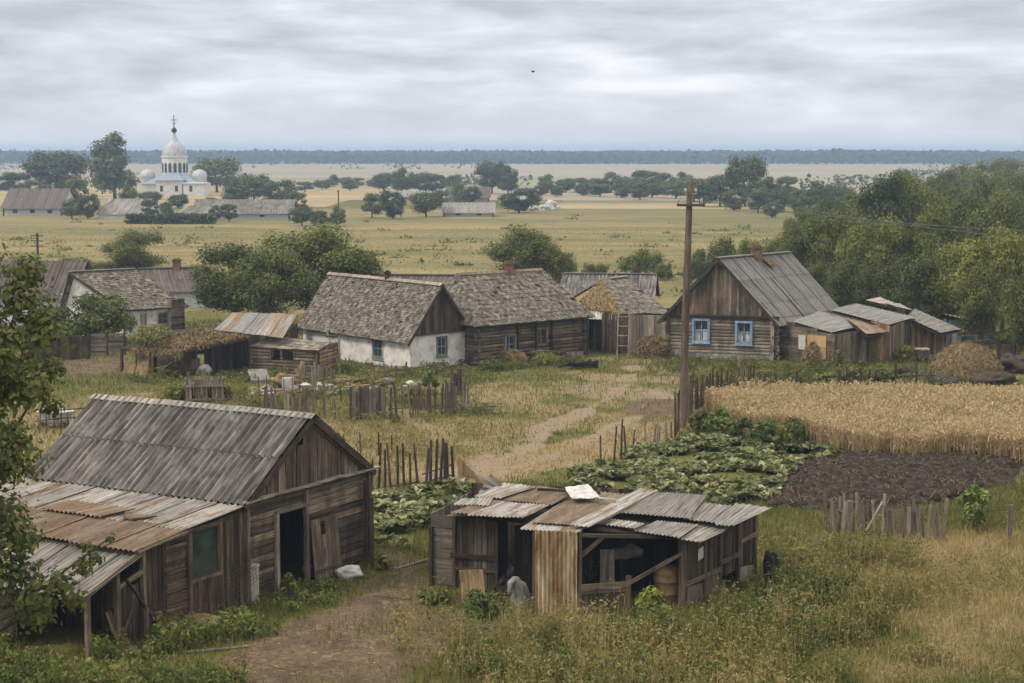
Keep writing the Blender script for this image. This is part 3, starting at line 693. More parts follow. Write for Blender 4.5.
def patch_shed():
    root = thing('patchwork_shed', 'open-fronted patchwork shed of grey boards under a rusty corrugated sheet roof', 'shed', gp(577, 600))
    K = dict(A=gp(431, 587), B=gp(499, 595), Cc=gp(535, 617), D=gp(577, 618), E=gp(684, 608), F=gp(754, 581))
    A, B, Cc, D, E, F = [K[k] for k in ('A', 'B', 'Cc', 'D', 'E', 'F')]
    bl = np.array([-1.2, 52.2, 0]); br = np.array([5.2, 50.8, 0])
    zf = 2.0; RK = 1.17
    # door wall: plain horizontal boards then an open plank door
    w = Wall(A, B); sd = w.s_at(455)
    mb = MB(); rows_wall(mb, w, .1, zat(A, 514), (), (.34, .48), .03, 0, 'plank', 0, (.05, .35), s1=sd); mb.build('board_panel', M['grey_wood'], root)
    bars(root, 'post', 'dark_wood', [(w.P(s, -.1, .04), w.P(s, zz, .04), .1, .08, w.n, U(.1, .5)) for s, zz in ((.03, 1.7), (sd, 2.0), (w.L - .05, 2.2))])
    mb = MB(); boards(mb, w, .12, 2.08, (), (.14, .24), .03, .01, .05, .02, 0, (.0, .9), s0=sd + .04); 
    mb.bar(w.P(sd - .1, .98, .06), w.P(w.L - .02, 1.02, .06), .13, .05, w.n, .0); mb.bar(w.P(sd, .62, .06), w.P(w.L - .1, .66, .06), .1, .04, w.n, .4)
    do = mb.build('door', M['dark_wood'], root)
    # yellow corrugated panel
    w = Wall(Cc, D); mb = MB(); zt = zat((Cc + D) / 2, 531)
    mb.corr(w.P(0, zt), w.P(w.L, zt), w.P(w.L, 0), w.P(0, 0), 10, .022, 6, .6, 8, .006); mb.build('corrugated_panel', M['yellow_sheet'], root, smooth=True)
    bars(root, 'post', 'weathered_wood', [(w.P(s, -.05, -.02), w.P(s, zt, -.02), .08, .08, w.n, .3) for s in (-.03, w.L + .08)])
    # counter opening between the panel and the corner post
    w = Wall(D, E); s1 = w.s_at(628)
    mb = MB(); boards(mb, w, 0, .66, (), (.16, .26), .03, .004, .05, 0, 0, (.2, .7), s0=.1, s1=s1)
    mb.bar(w.P(.1, .80, .05), w.P(s1 + .03, .78, .05), .16, .06, w.n, .7); mb.bar(w.P(.1, .67, .05), w.P(s1, .66, .05), .1, .05, w.n, .4); mb.build('counter', M['weathered_wood'], root)
    bars(root, 'post', 'weathered_wood', [(w.P(s1, -.1, 0), w.P(s1 + .02, 1.0, 0), .12, .1, w.n, .7), (w.P(w.L - .06, -.1, 0), w.P(w.L - .06, 1.9, 0), .17, .15, w.n, .6)])
    bars(root, 'brace', 'weathered_wood', [(w.P(.1, 2.17, .03), w.P(w.L + .1, 1.9, .03), .09, .1, w.n, .2), (w.P(.05, 1.6, .01), w.P(.75, 2.1, .01), .1, .06, w.n, .5), (w.P(s1 - .15, .75, .08), w.P(w.L - .1, 1.5, .06), .09, .05, w.n, .8)])
    # right end wall, patched
    w = Wall(E, F); mb = MB(); t = lambda a: 1.88 + .18 * a / w.L
    boards(mb, w, .55, t, (), (.16, .3), .03, .009, .1, .0, 0, (.0, .85)); mb.build('end_wall', M['dark_wood'], root)
    for (a, b, c, d) in ((.1, .9, .0, .5), (.95, 1.75, .0, .62), (1.8, 2.1, 0, .35), (2.9, 3.7, .1, .5)):
        if b < w.L: mb = MB(); mb.slab(w.P(a, c, .03), w.P(b, c, .03), w.P(b, d, .04), w.P(a, d + .05, .04), -w.n * .02, U(.3, .8)); mb.build('board_patch', M['grey_wood'], root)
    mb = MB(); mb.slab(w.P(.62, 1.16, .045), w.P(.92, 1.2, .045), w.P(.92, 1.52, .045), w.P(.62, 1.46, .045), -w.n * .01, .9); mb.build('pale_patch', M['pale_trim'], root)
    bars(root, 'post', 'weathered_wood', [(w.P(s, -.1, .05), w.P(s, t(s), .05), .1, .07, w.n, U(.2, .7)) for s in (.95, 1.78, 2.75, w.L - .05)])
    bars(root, 'rail', 'weathered_wood', [(w.P(a, z, .09), w.P(min(b, w.L), z + .08, .09), .11, .05, w.n, .7) for (a, b, z) in ((0, 1.7, .66), (1.75, 2.8, .9), (2.8, w.L, 1.3))])
    # back and far side
    mb = MB(); boards(mb, Wall(F, br), 0, 2.1); boards(mb, Wall(br, bl), 0, 2.3); mb.build('back_wall', M['dark_wood'], root)
    mb = MB(); plaster(mb, Wall(lerp(E, bl, .1), lerp(F, bl, .06)), 0, 1.8, th=.03); plaster(mb, Wall(lerp(F, bl, .06), lerp(br, bl, .05)), 0, 1.85, th=.03); mb.build('inner_wall_or_blackout', M['interior_shade_wood'], root)  # added lining that blocks light at the end and back
    mb = MB(); plaster(mb, Wall(lerp(A, br, .06), lerp(B, br, .04)), 0, 2.0, th=.03); mb.build('inner_wall_or_blackout', M['interior_shade_wood'], root)  # added lining behind the door wall, also there to block light
    mb = MB(); boards(mb, Wall(bl, A), 0, 2.05); mb.build('side_wall', M['grey_wood'], root)
    mb = MB(); q = lambda a, b: lerp(a, b, .5)
    boards(mb, Wall(lerp(Cc, bl, .3), lerp(E, br, .45)), 0, 2.0, (), (.16, .26), .03, .0); mb.build('partition', M['interior_shade_wood'], root)  # near-black colour stands in for the shade inside the shed
    # roof sheets, each from its four picture corners on a nearly flat plane (front-left, front-right, back-right, back-left)
    zp = lambda y: float(np.interp(y, [485, 500, 515, 530, 545], [2.06, 2.03, 1.97, 1.92, 1.70]))
    def sheet(c, mat, lift, tint, pitch=.11, amp=.018, name='roof_sheet', dz=(0, 0, 0, 0)):
        q = [gp(x, y, z * RK) + Zv * (lift + d) for (x, y, z), d in zip(c, dz)]
        mb = MB(); mb.corr(q[3], q[2], q[1], q[0], max(4, round(np.linalg.norm(q[1] - q[0]) / pitch)), amp, 6, tint, 6, .012)
        mb.build(name, M[mat], root, smooth=True)
    sheet([(444, 516, 1.86), (479, 516, 1.9), (500, 508, 2.0), (464, 509, 2.0)], 'slate_pale', .0, .3)
    sheet([(453, 507, 1.98), (489, 508, 1.98), (494, 499, 2.04), (462, 501, 2.04)], 'slate_pale', .07, .6)
    sheet([(450, 514, 1.93), (503, 516, 1.94), (514, 503, 2.03), (490, 501, 2.03)], 'rusty_sheet', .03, .6)
    sheet([(467, 518, 1.93), (524, 521, 1.93), (551, 508, 2.0), (503, 505, 2.0)], 'slate_pale', .085, .75)
    sheet([(474, 500, 2.0), (502, 502, 2.0), (538, 490, 2.1), (505, 486, 2.1)], 'slate_pale', .10, .75)
    sheet([(503, 502, 2.0), (553, 507, 2.0), (578, 493, 2.1), (538, 488, 2.1)], 'rusty_sheet', .06, .45)
    sheet([(520, 529, 1.92), (578, 533, 1.92), (618, 510, 2.0), (560, 503, 2.0)], 'slate_pale', .0, .85)
    sheet([(531, 524, 1.94), (570, 527, 1.94), (611, 506, 2.02), (570, 500, 2.02)], 'rusty_sheet', .05, .6)
    sheet([(575, 506, 2.02), (612, 507, 2.02), (632, 495, 2.08), (592, 492, 2.1)], 'rusty_sheet', .02, .7)
    sheet([(569, 529, 1.93), (590, 531, 1.93), (660, 494, 2.1), (641, 492, 2.1)], 'slate_pale', .11, .8)
    sheet([(590, 530, 1.93), (610, 521, 1.98), (656, 497, 2.09), (652, 496, 2.09)], 'rust_patch_sheet', .085, .9)
    sheet([(620, 517, 1.96), (690, 523, 1.9), (707, 500, 2.04), (655, 496, 2.08)], 'slate_grey', .13, .35)
    sheet([(684, 523, 1.88), (722, 527, 1.84), (745, 510, 1.9), (700, 506, 1.98)], 'slate_grey', .10, .5)
    sheet([(715, 530, 1.82), (735, 531, 1.8), (772, 513, 1.82), (736, 508, 1.9)], 'slate_grey', .14, .65)
    sheet([(598, 526, 1.86), (636, 531, 1.86), (646, 526, 1.9), (612, 521, 1.92)], 'slate_pale', .06, .5, name='roof_sheet')
    sheet([(634, 534, 1.78), (680, 541, 1.72), (700, 527, 1.82), (658, 524, 1.86)], 'slate_grey', .08, .85)
    sheet([(676, 540, 1.72), (702, 544, 1.66), (735, 528, 1.74), (700, 524, 1.82)], 'slate_pale', .04, .55)
    # an added dark underlay that blocks light coming through the sheets
    mb = MB(); R = [gp(x_, y_, z_ * RK) for x_, y_, z_ in ((450, 514, 1.84), (578, 529, 1.88), (692, 539, 1.66), (754, 514, 1.76), (705, 501, 1.96), (506, 487, 2.0))]
    mb.add(R, [(0, 1, 4, 5)], .3); mb.add(R, [(1, 2, 3, 4)], .3); mb.add([r - Zv * .03 for r in R], [(5, 4, 1, 0)], .3); mb.add([r - Zv * .03 for r in R], [(4, 3, 2, 1)], .3)
    mb.build('light_block_deck', M['dark_wood'], root)
    mb = MB(); mb.bar(gp(538, 489, 2.16 * RK), gp(600, 493, 2.16 * RK), .1, .06, Zv, .1); mb.build('roof_batten', M['dark_wood'], root)
    return K
PS = patch_shed()

# ---- things in, on and around the two sheds
def simple(name, label, cat, fn, mat, smooth=False, group=None):
    mb = MB(); loc = fn(mb); o = mb.build(name, M[mat], None, smooth, loc); tag(o, label, cat, group); return o
def leaning_board(name, label, cat, px0, px1, ytop, th, mat, lean=(0.1, 0.35), planks=1, group=None):
    """a board standing on the ground between two picture points, its top edge at row ytop"""
    a, b = gp(*px0), gp(*px1); w = Wall(a, b); zt = zat((a + b) / 2, ytop); mb = MB()
    for i in range(planks):
        s0, s1 = w.L * i / planks, w.L * (i + 1) / planks
        mb.slab(w.P(s0, 0, lean[1]), w.P(s1 - .004, 0, lean[1]), w.P(s1 - .004, zt + (U(-.03, .03) if planks > 1 else 0), lean[0]), w.P(s0, zt, lean[0]), -w.n * th, U(.3, .8))
    o = mb.build(name, M[mat], None, False, (a + b) / 2); tag(o, label, cat, group); return o
leaning_board('loose_board', 'broad plank leaning on the plank door of the patchwork shed', 'board', (461, 604), (485, 603), 573, .03, 'ochre_wood', (-.35, .25))
def white_post():
    p = gp(255, 604); root = thing('white_post', 'short whitewashed concrete post at the front corner of the weathered barn', 'post', p)
    mb = MB(); mb.bar(p - Zv * .1, p + Zv * (zat(p, 567)), .2, .2, (0, 1, 0), .5); mb.build('shaft', M['pale_trim'], root)
    mb = MB(); z = zat(p, 567); mb.bar(p + Zv * (z + .002), p + Zv * (z + .07), .24, .24, (0, 1, 0), .4); mb.build('cap', M['pale_trim'], root)
white_post()
def lumpy(mb, c, rx, ry, rz, n=14, seed=0, tint=.5, amp=.25, pin=True, squareness=1.0):
    """soft lumpy body (sack, rock, heap) with folds and dents"""
    n = max(n, 20); th = np.linspace(0.02, math.pi - .02, n); ph = np.linspace(0, 2 * math.pi, 2 * n)
    T, Q = np.meshgrid(th, ph, indexing='ij'); x, y, z = np.sin(T) * np.cos(Q), np.sin(T) * np.sin(Q), np.cos(T)
    o = seed * 13.7 + 50
    f = lambda sc, k: (vnoise(x + o + z * .7, y - o + z * .4, sc, k) + vnoise(y + o, z + o - x * .5, sc, k + 1) + vnoise(z - o, x + o, sc, k + 2)) / 3 - .5
    r = 1 + amp * 1.5 * f(.9, seed) * 2 + amp * 1.1 * f(.42, seed + 5) * 2 - amp * .5 * np.abs(f(.25, seed + 9)) * 2
    X, Y, Z = c[0] + rx * r * x, c[1] + ry * r * y, c[2] + rz * r * z
    if pin: Z = np.maximum(Z, c[2] - rz * .75)
    mb.sheet(X, Y, Z, tint)
def sack(name, label, cat, px, mat, rx, ry, rz, seed, group=None, amp=.3):
    c = gp(*px); mb = MB(); lumpy(mb, c + Zv * rz * .72, rx, ry, rz, 14, seed, .5, amp); o = mb.build(name, M[mat], None, True, c); tag(o, label, cat, group); return o
sack('white_sack', 'dirty white sack lying at the foot of the weathered barn front', 'sack', (349, 579), 'white_cloth', .42, .3, .22, 3)
def flat_junk(name, label, cat, px, lx, ly, th, ang, tilt, mat, z=0, group=None):
    c = gp(*px); ca, sa = math.cos(ang), math.sin(ang); X = np.array([ca, sa, 0]) * lx; Y = np.array([-sa, ca, 0]) * ly + Zv * tilt; c2 = c + Zv * (z + .03)
    mb = MB(); mb.slab(c2 - X / 2 - Y / 2, c2 + X / 2 - Y / 2, c2 + X / 2 + Y / 2, c2 - X / 2 + Y / 2, Zv * th, .5); o = mb.build(name, M[mat], None, False, c); tag(o, label, cat, group); return o
leaning_board('old_door', 'narrow broken door leaning in the low corner of the lean-to shed', 'door', (104, 652), (117, 645), 609, .04, 'ochre_wood', (.1, .45), 3)
flat_junk('flat_slab', 'flat grey board lying in the greens before the lean-to shed', 'board', (122, 655), .75, .4, .05, .3, .06, 'grey_wood', .05)
sack('straw_bundle', 'tangled bundle of dry straw under the lean-to shed window', 'straw bundle', (201, 630), 'straw', .45, .3, .25, 6, None, .5)
flat_junk('doorstep', 'flat grey stone lying inside the dark doorway of the weathered barn', 'stone', (289, 599), .8, .45, .07, .6, .0, 'stone', .0)
def pole_leaning():
    a, b = LW.P(1.35, 1.75, .1), LW.P(2.25, .25, .5); mb = MB(); mb.tube([a, (a + b) / 2, b], [.035, .05, .06], 7, .2); o = mb.build('leaning_pole', M['dark_wood'], None, True, b * [1, 1, 0]); tag(o, 'dark pole leaning aslant against the lean-to shed boards', 'pole')
pole_leaning()
# wire netting strung before the lean-to wall
def netting():
    root = thing('wire_fence', 'sagging rusty wire strung from the white post past the lean-to shed window', 'fence', LW.P(5.0, 0, .6) * [1, 1, 0])
    mb = MB()
    for k in range(7):
        n = 14; pts = []
        for i in range(n):
            u = i / (n - 1); pts.append(LW.P(1.7 + 4.1 * u, .35 + .1 * k + .55 * u - .35 * math.sin(math.pi * u) * (1 - k * .08), .45 + .25 * u))
        mb.tube(pts, .006, 4, .5, cap=False)
    for i in range(16):
        u = i / 16 * .5 + .5; y0 = .35 + .55 * u - .35 * math.sin(math.pi * u)
        mb.tube([LW.P(1.7 + 4.1 * u + U(-.06, .06), y0, .45 + .25 * u), LW.P(1.7 + 4.1 * u + U(-.1, .1), y0 + .6, .45 + .25 * u)], .005, 4, .5, cap=False)
    mb.build('wire', M['iron'], root)
    bars(root, 'post', 'weathered_wood', [(LW.P(a_, 0, o_), LW.P(a_, 1.0, o_), .06, .06, LW.n, .5) for a_, o_ in ((1.7, .45), (3.9, .62))])
netting()
for i, (px, py, ht) in enumerate(((366, 566, 480), (372, 570, 497))):
    p = gp(px, py); mb = MB(); mb.bar(p - Zv * .1, p + Zv * zat(p, ht), .14, .12, (1, 0, 0), .3); o = mb.build('fence_post', M['dark_wood'], None, False, p)
    tag(o, ['taller dark post standing close to the right corner of the weathered barn', 'shorter dark post just outside the right corner of the weathered barn'][i], 'post')

# inside the patchwork shed
def shed_contents():
    E, D = PS['E'], PS['D']
    c = gp(667, 606) + np.array([0, .15, 0]); R = zat(c, 606 - 61) and .345
    root = thing('gas_cylinder', 'tall rusty gas cylinder beside the corner post of the patchwork shed', 'gas cylinder', c)
    h_ = zat(c, 566)
    prof = [(0, 0), (R * .9, 0), (R, .05), (R, h_ * .3), (R * 1.03, h_ * .31), (R * 1.03, h_ * .34), (R, h_ * .35), (R, h_ * .62), (R * 1.03, h_ * .63), (R * 1.03, h_ * .66), (R, h_ * .67), (R, h_ * .86), (R * .93, h_ * .94), (R * .7, h_ * .99), (R * .25, h_ * 1.02), (0, h_ * 1.02)]
    mb = MB(); mb.lathe(c, prof, 22); mb.build('tank', M['rusty_tank'], root, True)
    mb = MB(); mb.lathe(c + Zv * h_ * 1.02, [(.07, 0), (.09, .03), (.05, .1), (.05, .14), (.08, .15), (.08, .2), (0, .2)], 10); mb.build('valve', M['iron'], root, True)
    c = gp(645, 590) + np.array([0, .5, 0]); mb = MB(); R = .36; h_ = 1.25
    mb.lathe(c, [(0, 0), (R, 0), (R, .4), (R * 1.04, .42), (R, .46), (R, .8), (R * 1.04, .82), (R, .86), (R, h_), (R * .9, h_ - .02), (0, h_ - .02)], 20); o = mb.build('oil_drum', M['iron'], None, True, c); tag(o, 'dark metal drum in the shade behind the rusty gas cylinder', 'drum')
    # bundle on a stack of boxes
    c = gp(626, 604) + np.array([0, 1.5, 0]); mb = MB(); mb.bar(c, c + Zv * .95, .6, .5, (0, 1, 0), .4); mb.bar(c + Zv * .953, c + Zv * 1.0, .66, .56, (0, 1, 0), .6); o = mb.build('wooden_box', M['dark_wood'], None, False, c); tag(o, 'dark wooden box behind the counter of the patchwork shed', 'box')
    mb = MB(); lumpy(mb, c + Zv * 1.22, .46, .34, .3, 26, 8, .5, .9); o = mb.build('cloth_bundle', M['grey_cloth'], None, True, c + Zv * 1.0); tag(o, 'crumpled grey bundle on the wooden box behind the shed counter', 'bundle')
    # plank standing behind the counter
    p = gp(608, 606) + np.array([0, .35, .0]); mb = MB(); mb.slab(p + [-.19, 0, .1], p + [.19, 0, .1], p + [.19, .12, 1.42], p + [-.19, .12, 1.42], np.array([0, .03, 0]), .8); o = mb.build('upright_plank', M['grey_wood'], None, False, p); tag(o, 'wide grey plank standing upright behind the shed counter', 'plank')
    # bicycle-like wheel
    c = gp(592, 606) + np.array([0, .55, 1.05]); root = thing('cart_wheel', 'dark spoked wheel leaning inside the patchwork shed beside the grey plank', 'wheel', c * [1, 1, 0])
    a = np.linspace(0, 2 * math.pi, 29); ring = lambda r, f=.55: np.stack([c[0] + r * f * np.cos(a), c[1] + r * .5 * np.cos(a), c[2] + r * np.sin(a)], 1)
    mb = MB(); mb.tube(ring(.45), .045, 6, .2, cap=False); mb.build('tyre', M['dark_junk'], root, True)
    mb = MB(); mb.tube(ring(.39), .02, 5, .2, cap=False)
    for k in range(0, 28, 2): mb.tube([c, ring(.39)[k]], .008, 4, .5, cap=False)
    mb.build('rim', M['iron'], root, True)
    # coat over the sill of the entry
    c = gp(519, 613); mb = MB(); n = 16
    zz = np.linspace(0.02, 1.0, 12); X = []; 
    for z in zz:
        th = np.linspace(0, 2 * math.pi, 26); r = (.25 - .10 * z) * (1 + .24 * np.sin(th * 6 + z * 2) + .14 * np.sin(th * 11 + 3 * z)); r = r * (1 if z < .9 else .5)
        X.append(np.stack([c[0] + .06 - .16 * z ** 2 + r * np.cos(th), c[1] + .2 + r * .6 * np.sin(th), np.full(26, z * .92)], 1))
    X = np.array(X); mb.sheet(X[..., 0], X[..., 1], X[..., 2]); mb.addF([[(11 * 26) + i for i in range(26)]], 0)
    mb.tube([c + [-.12, .1, .86], c + [-.22, .02, .8], c + [-.24, -.02, .5]], [.09, .085, .07], 8, .5)
    o = mb.build('hanging_coat', M['grey_cloth'], None, True, c); tag(o, 'grey cloth coat draped over a stump in the open shed entry', 'coat')
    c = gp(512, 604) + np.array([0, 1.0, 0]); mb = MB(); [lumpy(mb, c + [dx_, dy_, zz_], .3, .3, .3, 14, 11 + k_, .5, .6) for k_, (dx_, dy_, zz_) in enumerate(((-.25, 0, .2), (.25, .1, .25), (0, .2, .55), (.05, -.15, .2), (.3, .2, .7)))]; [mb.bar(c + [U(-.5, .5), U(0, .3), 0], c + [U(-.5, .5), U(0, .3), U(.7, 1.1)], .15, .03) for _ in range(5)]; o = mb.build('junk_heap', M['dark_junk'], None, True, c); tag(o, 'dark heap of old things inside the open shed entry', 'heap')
    # on the roof
    q = [gp(x, y, z * 1.17) + Zv * .2 for x, y, z in ((571, 506, 2.0), (610, 507, 2.02), (601, 497, 2.06), (588, 492, 2.1), (565, 495, 2.08))]
    n = 12; uu = np.linspace(0, 1, n); vv = np.linspace(0, 1, n); Uu, Vv = np.meshgrid(uu, vv)
    A, B, C_, D_ = q[0], q[1] + [-.25, .2, 0], q[3], q[4]
    Pq = (A * (1 - Uu)[..., None] + B * Uu[..., None]) * (1 - Vv)[..., None] + (D_ * (1 - Uu)[..., None] + C_ * Uu[..., None]) * Vv[..., None]
    dz = .12 * (fbm(Uu * 5, Vv * 5, 1.5, 4, 3) - .3); mb = MB(); mb.sheet(Pq[..., 0], Pq[..., 1], Pq[..., 2] + dz); mb.sheet(Pq[..., 0], Pq[..., 1], Pq[..., 2] + dz - .012)
    mb.slab(q[1] + [-.3, .1, .02], q[1] + [.25, -.02, .0], q[1] + [.2, .12, .0], q[1] + [-.3, .25, .03], Zv * -.01)
    o = mb.build('plastic_sheet', M['white_cloth'], None, True, q[0]); tag(o, 'crumpled white plastic sheet lying on the rusty shed roof', 'plastic sheet')
    p0 = gp(478, 495, 2.36); mb = MB(); mb.corr(p0 + [0, .3, 0], p0 + [.35, .4, .55], p0 + [.75, .5, .12], p0 + [.35, .4, .05], 3, .02, 3, .7); o = mb.build('loose_sheet', M['slate_pale'], None, True, p0); tag(o, 'pale corner of corrugated sheet sticking up behind the rusty shed roof', 'roof sheet')
    # plank panel beyond the shed
    root = thing('plywood_panel', 'sun-bleached plywood panel propped at the end of the stake fence', 'panel', gp(476, 489))
    a, b = gp(458, 478), gp(484, 494); mb = MB(); mb.slab(a + Zv * 0, b, b + Zv * .35, a + Zv * .85, np.array([.05, .1, 0]), .6); mb.build('board', M['ochre_wood'], root)
    mb = MB(); mb.bar(a + Zv * .4 + [.1, .12, 0], b + Zv * .2 + [.1, .12, 0], .08, .05, Zv, .5); mb.build('batten', M['grey_wood'], root)
    # black tyre-like scrap at the right end
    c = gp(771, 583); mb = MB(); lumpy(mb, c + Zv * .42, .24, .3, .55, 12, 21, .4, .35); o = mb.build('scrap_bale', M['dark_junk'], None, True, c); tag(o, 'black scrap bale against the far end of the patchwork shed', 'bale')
    c = gp(766, 585)
shed_contents()
# ================================================================ ground, path, plots, fields
def W2(pts): return np.array([gp(*p)[:2] for p in pts])
def seg_dist(x, y, pts, rad):
    """signed: distance to the polyline minus its local half width"""
    best = np.full(np.shape(x), 1e9)
    for i in range(len(pts) - 1):
        a, b = pts[i], pts[i + 1]; d = b - a; t = np.clip(((x - a[0]) * d[0] + (y - a[1]) * d[1]) / (d @ d), 0, 1)
        best = np.minimum(best, np.hypot(x - a[0] - t * d[0], y - a[1] - t * d[1]) - (rad[i] + (rad[i + 1] - rad[i]) * t))
    return best
def in_poly(x, y, pts):
    """signed distance to polygon, negative inside"""
    x = np.asarray(x, float); ins = np.zeros(x.shape, bool); n = len(pts); dist = np.full(x.shape, 1e9)
    for i in range(n):
        a, b = pts[i], pts[(i + 1) % n]; d = b - a
        t = np.clip(((x - a[0]) * d[0] + (y - a[1]) * d[1]) / (d @ d), 0, 1)
        dist = np.minimum(dist, np.hypot(x - a[0] - t * d[0], y - a[1] - t * d[1]))
        c = ((a[1] > y) != (b[1] > y)) & (x < (b[0] - a[0]) * (y - a[1]) / (b[1] - a[1] + 1e-12) + a[0]); ins ^= c
    return np.where(ins, -dist, dist)
PATHS = [([(634, 366), (628, 384), (604, 402), (575, 414), (548, 430), (530, 446), (500, 462), (462, 478)], [.35, .45, .5, .48, .5, .65, 1.0, 1.4]),
         ([(672, 409), (640, 417), (606, 432), (572, 447), (540, 460), (500, 472), (462, 478)], [.3, .35, .4, .42, .5, .7, 1.2]),
         ([(628, 384), (650, 392), (672, 398)], [.4, .4, .6])]
PATHS = [(W2(p), r) for p, r in PATHS]
STRAW_P = [(W2([(462, 474), (520, 462), (580, 448), (640, 432), (670, 424)]), [2.6, 2.4, 1.9, 1.4, 1.0])]
YARD = W2([(372, 545), (408, 552), (428, 580), (440, 612), (500, 622), (530, 634), (470, 652), (400, 690), (170, 690), (225, 655), (255, 636), (335, 606), (378, 580)])
YARD2 = W2([(56, 360), (126, 356), (128, 372), (60, 376)])
PLOT = W2([(768, 486), (800, 462), (850, 450), (1012, 458), (1030, 462), (1010, 480), (960, 500), (905, 511), (800, 512), (760, 508)])
WHEAT = W2([(706, 414), (742, 408), (830, 406), (1080, 408), (1080, 466), (1010, 462), (900, 459), (832, 456), (775, 438), (724, 428)])
SQ1 = W2([(375, 500), (455, 486), (470, 500), (430, 520), (425, 548), (376, 548)])
SQ2 = W2([(560, 478), (600, 462), (680, 440), (742, 436), (800, 446), (846, 452), (790, 476), (770, 500), (720, 508), (640, 500), (560, 490)])
DRYLAND = W2([(800, 590), (850, 552), (930, 535), (1060, 528), (1060, 700), (830, 700), (860, 640)])
def masks(x, y):
    """sand, soil, straw weights of the ground at (x, y)"""
    n1 = fbm(x, y, 2.2, 31, 4) - .5; n2 = fbm(x, y, 7, 41, 4) - .5; n3 = fbm(x, y, .7, 51, 3) - .5
    sm = lambda d, w: np.clip(.5 - d / w, 0, 1)
    sand = np.zeros(np.shape(x)); 
    for p, r in PATHS: sand = np.maximum(sand, sm(seg_dist(x, y, p, r) + n1 * 1.6 + n3 * .8, .5))
    soil = sm(in_poly(x, y, YARD) + n1 * 1.8 + n2 * 1 + n3 * .8, .9) * np.clip(.9 + n1 * 1.6, .3, 1)
    soil = np.maximum(soil, sm(in_poly(x, y, YARD2) + n1 * 1.5, .6) * .9)
    c = gp(665, 411); soil = np.maximum(soil, sm(np.hypot((x - c[0]) / 1.9, (y - c[1]) / 3.2) - 1 + n1 * 1.2, .4) * .8)
    for q, rx, ry in (((600, 392), 2.6, 4), ((665, 392), 3, 2.5), ((215, 398), 2, 1.5), ((640, 381), 3, 2)):
        c = gp(*q); sand = np.maximum(sand, sm(np.hypot((x - c[0]) / rx, (y - c[1]) / ry) - 1 + n1 * 1.8 + n3, .5) * .6)
    straw = np.zeros(np.shape(x))
    for p, r in STRAW_P: straw = np.maximum(straw, sm(seg_dist(x, y, p, r) + n1 * 2, 1.0))
    straw = np.maximum(straw, sm(in_poly(x, y, DRYLAND) + n2 * 8 + n1 * 4, 2.4) * np.clip(.95 + n1 * 1.8, 0, 1))
    for q, rx, ry in (((325, 385), 3.5, 5), ((440, 396), 6, 4), ((540, 408), 4, 5), ((400, 455), 7, 6), ((90, 420), 4, 5), ((60, 455), 5, 7), ((250, 390), 3, 3), ((600, 420), 3, 6), ((320, 655), 2.5, 2), ((560, 640), 5, 2.5), ((150, 405), 5, 3), ((700, 372), 6, 3), ((1000, 345), 9, 6), ((460, 425), 5, 5), ((640, 300), 12, 10)):
        c = gp(*q); straw = np.maximum(straw, sm(np.hypot((x - c[0]) / rx, (y - c[1]) / ry) - 1 + n2 * 2.2 + n1 * 2.0, .8) * .6)
    straw = np.maximum(straw, np.clip((fbm(x, y, 5.0, 77, 4) - .6) * 5, 0, .6))
    plot = sm(in_poly(x, y, PLOT) + n1 * 1.0, .5)
    return sand * (1 - soil * .6), np.maximum(soil, 0), straw * (1 - plot), plot
def gmat():
    m = NM('ground', .95, .1)
    at_ = m.n('ShaderNodeAttribute', attribute_name='mask'); s = m.n('ShaderNodeSeparateColor', {0: at_.outputs['Color']})
    f = m.noise(m.obj(), 9, 6, .75); g = m.noise(m.obj(), 1.3, 5, .7); k = m.noise(m.obj(), 35, 3, .7)
    grass = m.mix(m.val(g, .35, .65), m.ramp(f, [(.3, (.05, .052, .016)), (.6, (.108, .11, .032)), (.8, (.185, .16, .055))]), m.ramp(f, [(.3, (.075, .066, .022)), (.6, (.155, .138, .045)), (.8, (.25, .2, .08))]))
    straw = m.ramp(f, [(.25, (.11, .08, .042)), (.5, (.24, .18, .098)), (.78, (.38, .29, .17))])
    sand = m.ramp(f, [(.25, (.12, .09, .06)), (.5, (.23, .175, .115)), (.78, (.34, .265, .18))])
    soil = m.ramp(f, [(.25, (.055, .037, .022)), (.5, (.13, .09, .056)), (.78, (.235, .172, .112))])
    soil = m.mix(m.val(m.noise(m.obj(), .8, 6, .75), .45, .62, 0, .75), soil, m.ramp(f, [(.25, (.035, .025, .016)), (.6, (.08, .057, .038)), (.8, (.17, .125, .085))])); soil = m.mix(m.val(m.noise(m.obj(), 1.7, 5, .7), .56, .66, 0, .8), soil, straw)
    plot = m.ramp(f, [(.25, (.018, .013, .009)), (.5, (.045, .034, .025)), (.78, (.09, .07, .053))])
    bl = lambda w: m.val(m.math('ADD', w, m.math('MULTIPLY', m.math('SUBTRACT', k, .5), .7)), .3, .7)
    c = m.mix(bl(s.outputs[2]), grass, straw); c = m.mix(bl(s.outputs[0]), c, sand); c = m.mix(bl(s.outputs[1]), c, soil); c = m.mix(bl(at_.outputs['Alpha']), c, plot)
    # far fields are cut into strips of crops by distance from the village
    m.color(c); m.bump(m.math('ADD', f, m.math('MULTIPLY', k, .5)), .6, .05); return m.m
GM = gmat()
def grow(a, b, fine, far, r=1.12):
    out = list(np.arange(a, b + 1e-6, fine)); st = fine; v = out[-1]
    while v < far: st *= r; v += st; out.append(v)
    st = fine; v = out[0]; lo = []
    return out
def axis_x():
    p = grow(0, 30, .25, 3000); return np.array([-q for q in p[:0:-1]] + p)
GX = axis_x(); GY = np.array([-40, -10, 10, 20, 26, 30, 33] + grow(35, 125, .28, 5200, 1.06))
